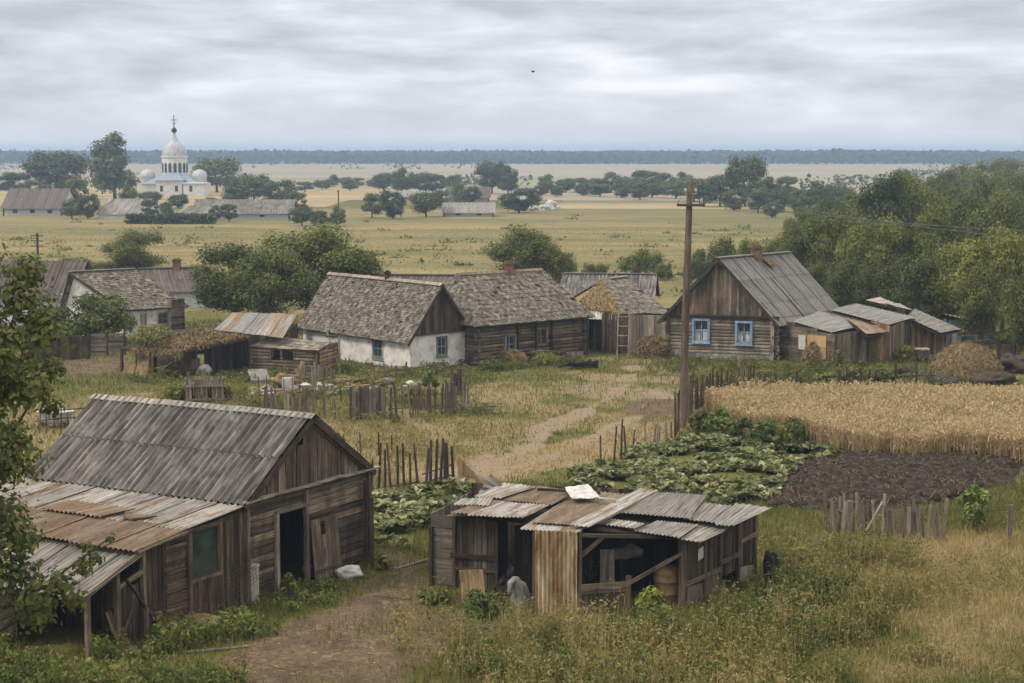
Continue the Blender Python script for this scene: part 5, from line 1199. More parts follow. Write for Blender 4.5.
    mb = MB(); plaster(mb, w, 0, zt); plaster(mb, Wall(w.P(w.L, 0), w.P(w.L, 0, -2)), 0, zt, th=.05); plaster(mb, Wall(w.P(0, 0, -2), w.P(0, 0)), 0, zt, th=.05); mb.build('wall', M['teal_sheet'], root)
    mb = MB(); mb.corr(w.P(-.3, zt + .25, -2), w.P(w.L + .3, zt + .15, -2), w.P(w.L + .3, zt + .03, .3), w.P(-.3, zt + .4, .3), 6, .03, 3, .8); mb.build('roof', M['slate_pale'], root, True)
    cols = ['pale_wood', 'ochre_wood', 'grey_wood']
    for i in range(9):
        px, py = 955 + 4.6 * i, 345.5 + (i % 3) * .5; p = gp(px, py); ln = U(.6, 1.3); mb = MB(); z = U(.1, .35) + (.55 if i % 2 else 0)
        mb.bar(p + [-ln / 2, U(-.2, .2), z], p + [ln / 2, U(-.2, .2), z + U(-.1, .25)], U(.15, .3), U(.06, .25), Zv, U(.3, 1)); o = mb.build('timber', M[cols[i % 3]], None, False, p * [1, 1, 0]); tag(o, 'short weathered timber in the heap beside the haystack', 'timber', 'timbers heaped beside the haystack')
shed_row()

def left_cluster():
    # white house with a grey roof: front wall towards the camera, gable end left of it
    nb = gp(126, 337); nl = gp(64, 334)
    fr = gp(182, 333); eyv = unit(fr - nb); W = 5.6; ex = np.array([eyv[1], -eyv[0], 0])   # gable runs left-back
    gl = nb + np.array([-.95, .31, 0]) * 4.5
    plain_house('white_house', 'whitewashed house with a pale grey roof behind the leafy bush', 'house', gl, nb, 1.95, 4.15, None, float(np.linalg.norm(fr - nb)), roof='shingle', rmat='shingle', rows=18, flip=True, mid=.16, ey=eyv, wins=[(158, 313, 167, 324, 'pale_wood')], doors=[(140, 314, 147, 334)])
    w = Wall(gp(170.5, 334.5), gp(183.5, 333)); root = thing('porch', 'brown plank porch closing the corner of the whitewashed house', 'porch', gp(176, 334)); mb = MB(); rows_wall(mb, w, 0, 2.3, (), (.12, .2), .05, 0, 'plank', .15); mb.build('wall', M['weathered_wood'], root)
    mb = MB(); boards(mb, Wall(w.P(w.L, 0, .1), w.P(w.L, 0, -1.5)), 0, 2.3); mb.build('side_wall', M['weathered_wood'], root)
    # house with the brown corrugated roof at the edge
    a, b = gp(18, 331), gp(66, 327)
    lf = np.array([-.985, .17, 0])
    nb = gp(69, 326); gl = nb + lf * 14; Wd = 4.6
    root = thing('blue_white_house', 'pale blue washed house with a brown corrugated roof seen past the tree', 'house', gp(40, 328)); bk = np.array([.17, .985, 0])
    wf = Wall(gl, nb); op = [wf.rect(29, 300, 38, 310)]
    ze = zat(nb, 294); mb = MB(); plaster(mb, wf, -.1, ze, op); mb.build('front_wall', M['bluewash'], root); window(root, wf, op[0], 'enamel', None, 2, 2, .1)
    ridge_z = zat(nb + bk * Wd / 2, 261); gt = gable_top(Wd, ze - .1, ridge_z - .2); w2 = Wall(nb, nb + bk * Wd); mb = MB(); plaster(mb, w2, 0, gt, cuts=(w2.L / 2,)); mb.build('gable_wall', M['bluewash'], root)
    mb = MB(); plaster(mb, Wall(nb + bk * Wd, gl + bk * Wd), 0, ze); mb.build('back_wall', M['bluewash'], root)
    for s in (-1, 1):
        R0, R1 = gl + bk * Wd / 2 + Zv * ridge_z - lf * -0, nb + bk * Wd / 2 - lf * .35 + Zv * ridge_z
        base = (0 if s < 0 else Wd) + s * .35; sl = (ridge_z - ze) / (Wd / 2)
        E0, E1 = gl + bk * base + Zv * (ze - .35 * sl), nb + bk * base - lf * .35 + Zv * (ze - .35 * sl); mb = MB(); roof_corr(mb, R0, R1, E1, E0, 8, 1, .42, .05, (.3, .7), 6, .01); mb.build('roof', M['brown_roof'], root, True)
    # further house with a chimney
    a, b = at(150, 300, 138), at(150, 300, 138); base = gp(168, 318); 
    plain_house('grey_house', 'grey-roofed house with a tall brick chimney between the white house and big tree', 'house', np.array([-29.4, 141, 0.]), np.array([-27.6, 136.5, 0.]), 1.5, 2.95, None, 4.8, roof='corr', rmat='brown_roof', flip=True, ch=(.5, .55, .55), walls='plaster', wmat='bluewash', wins=[])
    # turf-roofed open shed
    L0, C0, R0 = gp(122, 371), gp(181, 377), gp(249, 367); root = thing('turf_shed', 'long open shed with a collapsing straw and turf roof', 'shed', C0)
    zf = 1.45; wA, wB = Wall(L0, C0), Wall(C0, R0)
    mb = MB(); boards(mb, wB, 0, lambda s: 1.35 + .5 * s / wB.L, [(1.2, 1.9, -.1, 1.1)], (.2, .34), .04, .01, .08, 0, .05, (0, .6)); mb.build('side_wall', M['dark_wood'], root)
    mb = MB(); boards(mb, Wall(L0 + [.2, 2.6, 0], C0 + [.2, 2.6, 0]), 0, 1.3); mb.build('back_wall', M['dark_wood'], root)
    bars(root, 'post', 'dark_wood', [(wA.P(s, -.1, 0), wA.P(s, 1.35, 0), .13, .13, wA.n, .4) for s in (0, 1.3, 2.6, wA.L - .05)] + [(wB.P(.9, -.1, .15), wB.P(.95, 1.5, .3), .08, .08, wB.n, .9)])
    q = [gp(121, 348, 1.45), gp(181, 351, 1.45), gp(250, 337, 1.95), gp(234, 325, 2.3), gp(172, 330, 2.1)]
    mb = MB(); mb.add(q + [x - Zv * .15 for x in q], [(0, 1, 2, 3, 4)], .3); mb.addF([(5, 6, 7, 8, 9)], 0, .2); mb.addF([(0, 1, 6, 5), (1, 2, 7, 6), (2, 3, 8, 7), (3, 4, 9, 8), (4, 0, 5, 9)], 0, .3); rd = mb.build('roof', M['dark_wood'], root)
    n = 9000; u = rng.random(n); v = rng.random(n); Pt = bil(q[0][None], q[1][None], q[2][None], q[4][None], 0, 0) if False else None
    A_, B_, C_, D_ = lerp(q[0], q[1], .15), q[1], q[2], lerp(q[4], q[3], .5); uu, vv = u[:, None], v[:, None]
    Pt = (A_ * (1 - uu) + B_ * uu) * (1 - vv) + (D_ * (1 - uu) + C_ * uu) * vv
    hh = .30 * fbm(u * 6, v * 5, 1.2, 5, 3) * np.clip(4 * v * (1 - v) + .3, 0, 1); Pt = Pt + Zv * (hh * rng.uniform(.1, 1, n))[:, None]
    mb = MB(); mb.leaves(Pt, rng.normal(0, .6, (n, 3)) + Zv, rng.uniform(.15, .42, n), np.clip(rng.normal(.5, .25, n), 0, 1), .2, .5)
    # fringe hanging over the edge
    n = 900; u = rng.random(n)[:, None]; e1 = lerp(q[0], q[1], .2) * (1 - u) + q[1] * u; Pf = e1 + np.stack([rng.normal(0, .05, n), rng.normal(-.05, .08, n), rng.uniform(-.45, .1, n) * (vnoise(u[:, 0] * 9, u[:, 0] * 0, 1.0, 4))], 1)
    mb.leaves(Pf, rng.normal(0, .4, (n, 3)) + [0, -1, .2], rng.uniform(.2, .4, n), rng.random(n), .16, .6); mb.build('straw_cover', M['hay'], root)
    n = 1700; u = rng.beta(2, 2, n)[:, None]; v = rng.random(n)[:, None]; q0, q1, q2, q3 = gp(166, 344, 1.7), gp(205, 347, 1.7), gp(214, 334, 2.05), gp(180, 332, 2.0)
    Pt = (q0 * (1 - u) + q1 * u) * (1 - v) + (q3 * (1 - u) + q2 * u) * v + Zv * rng.uniform(.05, .5, (n, 1)) + [-2.2, 0, 0]
    mb = MB(); mb.leaves(Pt, rng.normal(0, .7, (n, 3)) + Zv, rng.uniform(.1, .22, n), rng.random(n), .6); mb.build('weed_cover', M['weed'], root)
    # tin roofed shed behind it
    root = thing('tin_shed', 'shed under rust-striped tin sheets behind the turf roofed shed', 'shed', gp(250, 352))
    q = [gp(214, 330, 2.2), gp(283, 338, 2.0), gp(297, 314, 3.0), gp(233, 312.5, 3.0)]
    for i, (u0, u1, mt, ti) in enumerate(((0, .22, 'rust_patch_sheet', .5), (.21, .42, 'tin_grey', .8), (.41, .62, 'tin_grey', .6), (.61, .8, 'rust_patch_sheet', .85), (.79, 1, 'rust_patch_sheet', .5))):
        f = lambda u, v: bil(q[0], q[1], q[2], q[3], u, v) + Zv * (.02 * (i % 2)); mb = MB(); mb.corr(f(u0, 1), f(u1, 1), f(u1, 0), f(u0, 0), 5, .02, 4, ti, 6, .01); mb.build('roof_sheet', M[mt], root, True)
    mb = MB(); w = Wall(gp(240, 362), gp(290, 362)); boards(mb, w, 0, 1.9); boards(mb, Wall(w.P(w.L, 0), w.P(w.L, 0, -4)), 0, 1.9); boards(mb, Wall(w.P(0, 0, -4), w.P(0, 0)), 0, 1.9); mb.build('wall', M['dark_wood'], root)
    # small log shed
    a, b, c = gp(252, 372.5), gp(318, 376), gp(338, 369); root = thing('log_shed', 'low log shed with a grey board roof leaning on the white cottage', 'shed', b); w = Wall(a, b); ze = 1.18
    o = [w.rect(271, 350.5, 280.5, 359), w.rect(282, 351, 293.5, 359.5)]
    mb = MB(); rows_wall(mb, w, 0, ze + .1, o, (.15, .22), .08, .1, 'log', 0, (.2, .9)); mb.build('front_wall', M['weathered_wood'], root)
    w2 = Wall(b, c); mb = MB(); rows_wall(mb, w2, 0, lambda s: ze + .1 + .25 * s / w2.L, (), (.15, .22), .08, .1, 'log', 0, (.5, 1)); mb.build('side_wall', M['ochre_wood'], root)
    mb = MB(); rows_wall(mb, Wall(c, a + (c - b)), 0, ze + .3, (), (.2, .3), .08, .1, 'plank'); rows_wall(mb, Wall(a + (c - b), a), 0, ze, (), (.2, .3), .08, .1, 'plank'); mb.build('back_wall', M['weathered_wood'], root)
    q = [gp(249, 346.5, 1.4), gp(318, 351, 1.38), gp(331, 343.5, 1.75), gp(271, 335.5, 1.95)]; mb = MB(); deck(mb, q[3], q[2], q[1], q[0], .05, .04); roof_shingle(mb, q[3], q[2], q[1], q[0], 4, (.25, .45), .03, (.5, 1), .06); mb.build('roof', M['grey_wood'], root)
    mb = MB(); mb.tube([gp(326, 362) * [1, 1, 0] + Zv * 1.95, gp(341, 374)], .06, 7, .8); tag(mb.build('leaning_pole', M['grey_wood'], None, True, gp(341, 374)), 'grey pole leaning on the corner of the small log shed', 'pole')
    p = gp(339.5, 371); root = thing('drying_frame', 'upright post with a short crossbeam before the white cottage', 'post', p); zt = zat(p, 336); mb = MB(); mb.bar(p, p + Zv * zt, .11, .11, (0, 1, 0), .8); mb.build('post', M['grey_wood'], root); mb = MB(); mb.bar(p + [-.75, .1, zt - .03], p + [.1, 0, zt - .05], .09, .09, Zv, .3); mb.build('beam', M['dark_wood'], root)
left_cluster()
# roof of a barn further back, between the log house and the straw barn
def back_barn():
    a = np.array([3.6, 128, 0.]); plain_house('far_barn', 'grey corrugated barn roof rising behind the log house and straw barn', 'barn', np.array([9.8, 127.5, 0.]), np.array([10.6, 133, 0.]), 1.5, 3.1, None, 6.2, roof='corr', rmat='slate_dark', walls='boards', wmat='dark_wood', cols=5)
    plain_house('far_barn', 'low brown roof just showing behind the ridge between cottage and log house', 'barn', np.array([-3.2, 115, 0.]), np.array([-2.6, 120, 0.]), 2.3, 3.9, None, 5.0, roof='corr', rmat='brown_roof', walls='boards', wmat='dark_wood', cols=5)
back_barn()
# ================================================================ church and far houses
def at_ground(px, py): return gp(px, py)
def church():
    c = at(174, 195, 490); c[2] = 0; root = thing('church', 'white domed church with a silver cupola and cross among tall trees', 'church', c)
    S = 490 / 1800; X = lambda px: (px - 174) * S; Z = lambda py: 12 - (py - 151) * S
    def part(name, mat, fn, smooth=False, parent=root):
        mb = MB(); fn(mb); return mb.build(name, M[mat], parent, smooth)
    box = lambda mb, x0, x1, y0, y1, z0, z1: mb.bar(c + [(x0 + x1) / 2, (y0 + y1) / 2, z0], c + [(x0 + x1) / 2, (y0 + y1) / 2, z1], x1 - x0, y1 - y0, (0, 1, 0), .5)
    part('nave', 'church_white', lambda m: box(m, -8.5, 8.5, -4, 9, 0, 3.2))
    part('transept', 'church_white', lambda m: box(m, -3.5, 3.5, -7, 12, 0, 4.2))
    part('annex', 'church_white', lambda m: (box(m, 4.2, 9.8, -9, -2.5, 0, 3.3), box(m, 3.9, 10.1, -9.3, -2.2, 3.301, 3.6)))
    def roofs(m):
        for (x0, x1, y0, y1, z0, z1) in ((-8, 8, -4.5, 9.5, 3.2, 5.6), (-4, 4, -7.5, 12.5, 4.2, 6.2)):
            q = [c + [x0, y0, z0], c + [x1, y0, z0], c + [x1, y1, z0], c + [x0, y1, z0], c + [x0 * .4, y0 * .4 + 1, z1], c + [x1 * .4, y0 * .4 + 1, z1], c + [x1 * .4, y1 * .5, z1], c + [x0 * .4, y1 * .5, z1]]
            m.add(q, [(0, 1, 5, 4), (1, 2, 6, 5), (2, 3, 7, 6), (3, 0, 4, 7), (4, 5, 6, 7), (3, 2, 1, 0)], .6)
    part('roof', 'church_blue', roofs)
    dr = 3.5; zd0, zd1 = Z(176), Z(157.5)
    dk = part('drum', 'church_white', lambda m: (m.lathe(c + [0, 2, zd0 - 1], [(dr, 0), (dr, zd1 - zd0 + 1), (dr * 1.08, zd1 - zd0 + 1.05), (dr * 1.08, zd1 - zd0 + 1.5), (0, zd1 - zd0 + 1.5)], 16), m.lathe(c + [0, 2, zd0 - .2], [(dr, 0), (dr * 1.1, 0), (dr * 1.1, .5), (dr, .5)], 16)))
    for i in range(16):
        a = 2 * math.pi * (i + .5) / 16
        if math.sin(a) > .5: continue
        p = c + [dr * 1.0 * math.cos(a), 2 + dr * 1.0 * math.sin(a), zd0 + 1.0]; o = np.array([math.cos(a), math.sin(a), 0]) * .02; s_ = np.array([-math.sin(a), math.cos(a), 0]) * .42
        mb = MB(); mb.add([p - s_ + o, p + s_ + o, p + s_ + o + Zv * 2.2, p + o + Zv * 2.75, p - s_ + o + Zv * 2.2, p - s_ - o * 9, p + s_ - o * 9, p + s_ - o * 9 + Zv * 2.2, p - o * 9 + Zv * 2.75, p - s_ - o * 9 + Zv * 2.2], [(0, 1, 2, 3, 4)], .5); mb.addF([(0, 1, 6, 5), (1, 2, 7, 6), (2, 3, 8, 7), (3, 4, 9, 8), (4, 0, 5, 9)], 0, .5)
        mb.build('window', M['window_glass'], dk)
    z0 = zd1 + .5; prof = [(3.3, 0), (3.4, .4), (3.3, 1.2), (2.85, 2.2), (2.0, 3.2), (1.2, 4.0), (.7, 4.8), (.42, 5.6), (.3, 6.3)]
    dm = part('dome', 'church_silver', lambda m: m.lathe(c + [0, 2, z0], prof, 20), True)
    cb = part('finial', 'dark_junk', lambda m: m.lathe(c + [0, 2, z0 + 6.2], [(.35, 0), (.75, .3), (.75, .8), (.3, 1.3), (.12, 1.6), (.1, 1.8)], 10), True, dm)
    zt = Z(115.5)
    part('cross', 'iron', lambda m: (m.bar(c + [0, 2, z0 + 7.9], c + [0, 2, zt], .22, .22, (0, 1, 0), .5), m.bar(c + [-.85, 1.99, zt - 1.3], c + [.85, 1.99, zt - 1.3], .2, .18, (0, 0, 1), .5), m.bar(c + [-.45, 1.985, zt - 2.4], c + [.45, 1.985, zt - 2.1], .2, .18, (0, 0, 1), .5)), False, dm)
    for s in (-1, 1):
        ap = part('apse', 'church_white', lambda m: m.lathe(c + [s * 7.0, 0, 0], [(2.0, 0), (2.0, 5.0), (2.15, 5.1), (2.15, 5.4)], 16), True)
        part('cupola', 'church_silver', lambda m: m.lathe(c + [s * 7.0, 0, 5.4], [(2.1, 0), (1.95, .7), (1.3, 1.3), (.5, 1.6), (0, 1.7)], 16), True, ap)
    for (x, z) in ((6.2, 1.2), (-2, 1.2), (2, 1.2)):
        mb = MB(); y = -9.03 if x > 4 else -7.03; mb.slab(c + [x - .4, y, z], c + [x + .4, y, z], c + [x + .4, y, z + 1.6], c + [x - .4, y, z + 1.6], np.array([0, .3, 0]), .5); mb.build('window', M['window_glass'], root)
church()
def far_house(name, label, cat, px0, px1, ybase, yeave, yridge, wmat, rmat, depth=7, end='none', wins=0, skew=0.0):
    D_ = float(gp(512, ybase)[1]); a, b = gp(px0, ybase), gp(px1, ybase); z = lambda y: zat(a, y)
    zr, ze = z(yridge), z(yeave); root = thing(name, label, cat, a); d = unit(b - a); back = np.array([skew, 1.0, 0]); back = unit(back) * depth
    P = lambda u, v, zz: a + (b - a) * u + back * v + Zv * zz
    mb = MB(); w = Wall(P(0, 0, 0), P(1, 0, 0)); plaster(mb, w, -.2, ze, th=.3); mb.build('front_wall', M[wmat], root)
    for u, nm in ((0, 'gable_wall'), (1, 'gable_wall')):
        q0, q1 = (P(u, 1, 0), P(u, 0, 0)) if u == 0 else (P(u, 0, 0), P(u, 1, 0)); w2 = Wall(q0, q1); mb = MB(); plaster(mb, w2, -.2, gable_top(w2.L, ze, zr - .05), cuts=(w2.L / 2,)); mb.build(nm, M[wmat], root)
    mb = MB(); w3 = Wall(P(1, 1, 0), P(0, 1, 0)); plaster(mb, w3, -.2, ze); mb.build('back_wall', M[wmat], root)
    for v, s in ((0, -1), (1, 1)):
        R0, R1 = P(-.02, .5, zr), P(1.02, .5, zr); E0, E1 = P(-.02, v + s * .06, ze - .1), P(1.02, v + s * .06, ze - .1); mb = MB(); roof_corr(mb, R0, R1, E1, E0, 6, 1, 1.2, .05, (.35, .7), 4, .02); mb.build('roof', M[rmat], root, True)
    for i in range(wins):
        u = (i + .7) / (wins + .4); s = w.L * u; mb = MB(); mb.slab(w.P(s - .45, ze * .35, .02), w.P(s + .45, ze * .35, .02), w.P(s + .45, ze * .8, .02), w.P(s - .45, ze * .8, .02), -w.n * .1, .5); mb.build('window', M['window_glass'], root)
    return root
far_house('far_house', 'long brown-roofed farm building near the big trees by the church', 'house', 3, 62, 216, 208, 189, 'bluewash', 'brown_roof', 12, wins=3)
far_house('far_house', 'small white house with a pale roof among dark trees below the church', 'house', 98, 140, 219, 214, 199, 'church_white', 'slate_pale', 6, skew=.6)
far_house('far_house', 'tiny pale house tucked behind the hedge below the church', 'house', 172, 194, 220, 216, 206, 'church_white', 'slate_pale', 7, skew=.9)
far_house('far_house', 'long low farm shed with a grey roof beyond the hedge', 'house', 194, 290, 219, 213.5, 200, 'bluewash', 'slate_dark', 9, wins=2)
far_house('far_house', 'pale low farmhouse at the edge of the golden meadow', 'house', 443, 494, 217, 212.5, 203, 'pale_trim', 'slate_grey', 8, wins=2)
far_house('far_house', 'brown-roofed farmhouse half hidden behind the yellowish round tree', 'house', 446, 489, 203, 198, 187, 'pale_trim', 'brown_roof', 8)
far_house('far_house', 'small far house with a light roof among dark bushes', 'house', 398, 424, 201, 196.5, 191, 'pale_trim', 'slate_pale', 7)
for i, (px, py, s) in enumerate(((537, 211, 1.2), (545, 210, .9), (551, 210.5, 1.4), (556, 209.5, .8))):
    c = gp(px, py); mb = MB(); lumpy(mb, c + Zv * .5 * s, 1.1 * s, .8, .8 * s, 10, 40 + i, .5, .5); tag(mb.build('white_heap', M['white_cloth'], None, True, c), 'small white heap on the meadow edge beside the pale farmhouse', 'heap', 'white heaps by the pale farmhouse')

# ================================================================ trees
def make_tree(name, Hh, rx, base, nclump, nleaf, leaf, mats, seed, trunk_r=.2, flat=.8, extra=(), asp=.6, loose=.35, bark='bark'):
    """tapered trunk with limbs to leaf clumps; crown = many leaf faces spread through uneven clumps"""
    global rng
    old = rng; rng = np.random.default_rng(seed); r_ = random.Random(seed)
    root = bpy.data.objects.new(name, None); COL.objects.link(root)
    zc, rz = (Hh + base) / 2, (Hh - base) / 2
    cl = []
    for i in range(nclump):
        d = rng.normal(size=3); d /= np.linalg.norm(d); d[2] = d[2] * .9 + .12
        k = .5 + .4 * rng.random() ** .6; rr = rx * (.27 + .2 * rng.random())
        p = np.array([d[0] * rx * k, d[1] * rx * k, zc + d[2] * rz * k])
        w = 1 - .35 * max(0, (p[2] - zc) / rz) ** 2; p[:2] *= w
        cl.append((p, rr))
    for p, rr in extra: cl.append((np.array(p, float), rr))
    t = MB(); lean = rng.normal(0, .04 * Hh, 2)
    tp = [np.array([lean[0] * u ** 2, lean[1] * u ** 2, Hh * .86 * u - (.2 if u == 0 else 0)]) for u in np.linspace(0, 1, 6)]
    t.tube(tp, [trunk_r * (1.25 if u == 0 else 1 - .85 * u) for u in np.linspace(0, 1, 6)], 7, .5)
    for p, rr in cl[::2 if len(cl) > 24 else 1]:
        u = np.clip((p[2] - base * .4) / Hh * .75, .2, .8); s = np.array([lean[0] * u ** 2, lean[1] * u ** 2, Hh * .86 * u]); m = (s + p) / 2 + [0, 0, -.08 * np.linalg.norm(p - s)]
        t.tube([s, m, p], [trunk_r * .42 * (1 - u * .5), trunk_r * .25, trunk_r * .08], 5, .5)
    t.build('trunk', M[bark], root, True)
    mb = MB(); tot = sum(rr ** 2 for _, rr in cl)
    for p, rr in cl:
        n = max(8, int(nleaf * rr ** 2 / tot)); d = rng.normal(size=(n, 3)); d /= np.linalg.norm(d, axis=1, keepdims=True)
        rad = rr * (rng.random(n) ** .45) * (1 + rng.normal(0, loose * .35, n)); q = p + d * rad[:, None] * [1, 1, flat]
        q[:, 2] += -.12 * rr * (d[:, 0] ** 2)
        nr = d * 1.1 + rng.normal(0, .42, (n, 3)) + [0, 0, .35]
        ti = np.clip(rng.normal(.42 + (r_.random() - .5) * .28, .17, n), 0, 1)
        mb.leaves(q, nr, leaf * rng.uniform(.6, 1.35, n), ti, asp, .12)
    mb.build('crown', M[mats], root); rng = old
    return root
def proto_bank(specs):
    out = []
    for s in specs:
        r = make_tree(*s[:-1], **s[-1]); out.append([r, s[1], s[2], False])
    return out
near_bank = proto_bank([
    ('tree', 9, 4.0, 1.4, 22, 15000, .27, 'leaf', 101, dict(trunk_r=.22)),
    ('tree', 9, 3.6, 1.0, 24, 15000, .26, 'leaf_dark', 102, dict(trunk_r=.2)),
    ('tree', 9, 4.2, .8, 27, 16000, .27, 'leaf_warm', 103, dict(trunk_r=.22)),
    ('tree', 9, 3.8, 1.6, 26, 13000, .28, 'leaf', 104, dict(trunk_r=.2, loose=.6)),
    ('tree', 9, 4.4, .6, 28, 16000, .26, 'leaf', 105, dict(trunk_r=.22)),
])
bush_bank = proto_bank([
    ('bush', 3, 2.0, .1, 22, 6000, .20, 'leaf', 111, dict(trunk_r=.07)),
    ('bush', 3, 2.1, .0, 20, 6000, .19, 'leaf_dark', 112, dict(trunk_r=.07, loose=.6)),
    ('bush', 3, 1.9, .0, 24, 6000, .20, 'leaf_warm', 113, dict(trunk_r=.07, loose=.5)),
])
far_bank = proto_bank([
    ('tree', 12, 5.0, .5, 26, 5200, .7, 'leaf_far', 121, dict(trunk_r=.3)),
    ('tree', 12, 5.4, .4, 34, 5800, .68, 'leaf_far', 122, dict(trunk_r=.3, loose=.5)),
    ('tree', 12, 4.6, .1, 24, 4200, .75, 'leaf_far', 123, dict(trunk_r=.28)),
    ('tree', 12, 5.2, .1, 30, 4600, .75, 'leaf_far', 124, dict(trunk_r=.3, loose=.6)),
])
for bank, x in ((near_bank, 0), (bush_bank, 0), (far_bank, 0)): pass
def plant(bank, i, px, ytop, ybase, hw, label, cat='tree', group=None, D_=None, name=None):
    b = bank[i % len(bank)]
    if not b[3]: o = b[0]; b[3] = True
    else: o = copy_tree(b[0])
    p = gp(px, ybase) if D_ is None else at(px, 300, D_) * [1, 1, 0]
    hh = zat(p, ytop); o.location = (p[0], p[1], gz(p[0], p[1])); s = hw * p[1] / FPX / b[2]
    o.scale = (s, s * U(.9, 1.1), hh / b[1]); o.rotation_euler = (0, 0, U(0, 6.28))
    for k in ('label', 'category', 'group'):
        if k in o: del o[k]
    if name: o.name = name
    tag(o, label, cat, group); return o
# trees by the church and round the far houses
FT = [(58, 147, 197, 29, 1, 'broad dark tree rising over the long brown-roofed farm building'), (115, 136, 200, 28, 0, 'tallest tree by the church, standing on its window side over the white house'),
      (217, 154, 192.5, 23, 1, 'big round tree close beside the small dome of the church'), (14, 171, 197, 18, 2, 'low dark tree above the roof of the brown farm building'), (36, 178, 199, 14, 3, 'low bushy tree between two taller ones above the brown farm building'),
      (77, 176, 213, 12, 2, 'narrow dark tree at the end of the brown farm building'), (88, 192, 219, 12, 3, 'round bush in front of the small white house below the church'), (72, 199, 219, 11, 0, 'squat bush at the foot of the narrow dark tree'),
      (254, 171, 203, 20, 1, 'dense tree behind the long grey farm shed, the highest there'), (236, 180, 204, 15, 0, 'smaller tree next to the big round tree by the church'), (278, 178, 206, 18, 3, 'spreading tree behind the far end of the long grey farm shed'), (296, 190, 217, 12, 2, 'bushy tree at the end of the long grey farm shed'),
      (150, 198, 220, 9, 2, 'pointed small tree between the white house and tiny house'), (166, 200, 221, 8, 3, 'pointed small tree right beside the tiny pale house'), (229, 203, 222, 9, 2, 'small dark tree before the long grey farm shed'), (216, 206, 221, 7, 0, 'low bush before the long grey farm shed'),
      (150, 190, 206, 12, 1, 'rounded tree hiding the foot of the church'), (178, 193, 208, 12, 3, 'low tree below the church annex'), (128, 186, 207, 11, 0, 'leafy tree at the church wall below the tallest tree'), (212, 196, 210, 9, 1, 'low tree between church annex and grey farm shed'),
      (302, 205, 226, 12, 1, 'bush at the meadow edge beyond the big leafy tree'), (318, 209, 227, 12, 3, 'second bush at the meadow edge beyond the big leafy tree'), (337, 207, 227, 9, 0, 'bush by the far wooden pole at the meadow edge'),
      (372, 192, 218, 11, 2, 'dark bushy tree at the end of the far farm hedge'), (393, 188, 219, 14, 3, 'dark bushy tree before the small light-roofed far house'), (426, 189, 217, 15, 1, 'round dark tree beside the pale low farmhouse'),
      (402, 169, 194, 12, 0, 'tree behind the small light-roofed far house'), (420, 170, 194, 14, 1, 'wide tree in the clump behind the far houses'), (436, 173, 194, 10, 2, 'slim tree in the clump behind the far houses'), (453, 173, 192, 9, 3, 'small tree ending the clump behind the far houses'),
      (492, 158, 194, 16, 1, 'tall tree standing high over the brown-roofed farmhouse'), (508, 167, 195, 11, 0, 'tree leaning against the tall one by the brown-roofed farmhouse'), (519, 186, 213, 20, 3, 'broad bushy tree right beside the pale low farmhouse'),
      (745, 151, 207, 19, 1, 'tallest lone tree above the far tree belt beyond the meadow')]
for px, yt, yb, hw, k, lb in FT: plant(far_bank, k, px, yt, yb, hw, lb, 'tree', 'trees around the far houses')
o = plant(bush_bank, 2, 460, 183, 203, 9, 'round yellowish tree in front of the brown-roofed farmhouse', 'tree', 'trees around the far houses', name='tree')
row = [(334, 178, 187, 7), (346, 179, 187, 6), (358, 180, 187, 6), (374, 180, 188, 7), (548, 178, 193, 10), (566, 180, 193, 9), (579, 180, 192, 8), (594, 180, 193, 10), (611, 176, 193, 12), (630, 178, 193, 11), (645, 172, 192, 12), (664, 174, 192, 12), (682, 176, 192, 11)]
for i, (px, yt, yb, hw) in enumerate(row): plant(far_bank, i, px, yt - 3, yb, hw * 1.15, 'small dark tree in the distant row across the pale fields', 'tree', 'distant tree row')
row = [(600, 184, 197, 13), (622, 182, 198, 14), (652, 180, 198, 15), (676, 180, 199, 16), (694, 178, 202, 16), (540, 186, 196, 9), (556, 187, 197, 9), (384, 172, 192, 11), (440, 190, 208, 10), (470, 186, 204, 11), (350, 180, 191, 9), (322, 180, 190, 9), (305, 182, 192, 10), (584, 182, 196, 11), (640, 184, 200, 12)]
for i, (px, yt, yb, hw) in enumerate(row): plant(far_bank, i + 2, px, yt - 1, yb, hw, 'small dark tree in the distant row across the pale fields', 'tree', 'distant tree row')
row = [(704, 180, 207, 15), (720, 176, 207, 14), (734, 190, 211, 12), (768, 181, 209, 15), (784, 188, 212, 13), (758, 192, 213, 11), (800, 190, 213, 12), (816, 186, 216, 15), (836, 184, 216, 14), (786, 178, 200, 11), (772, 202, 218, 9), (806, 200, 222, 13), (824, 202, 226, 13), (846, 196, 228, 16)]
for i, (px, yt, yb, hw) in enumerate(row): plant(far_bank, i + 1, px, yt - 3, yb, hw * 1.1, 'blue-green tree in the belt below the tallest lone tree', 'tree', 'far tree belt')
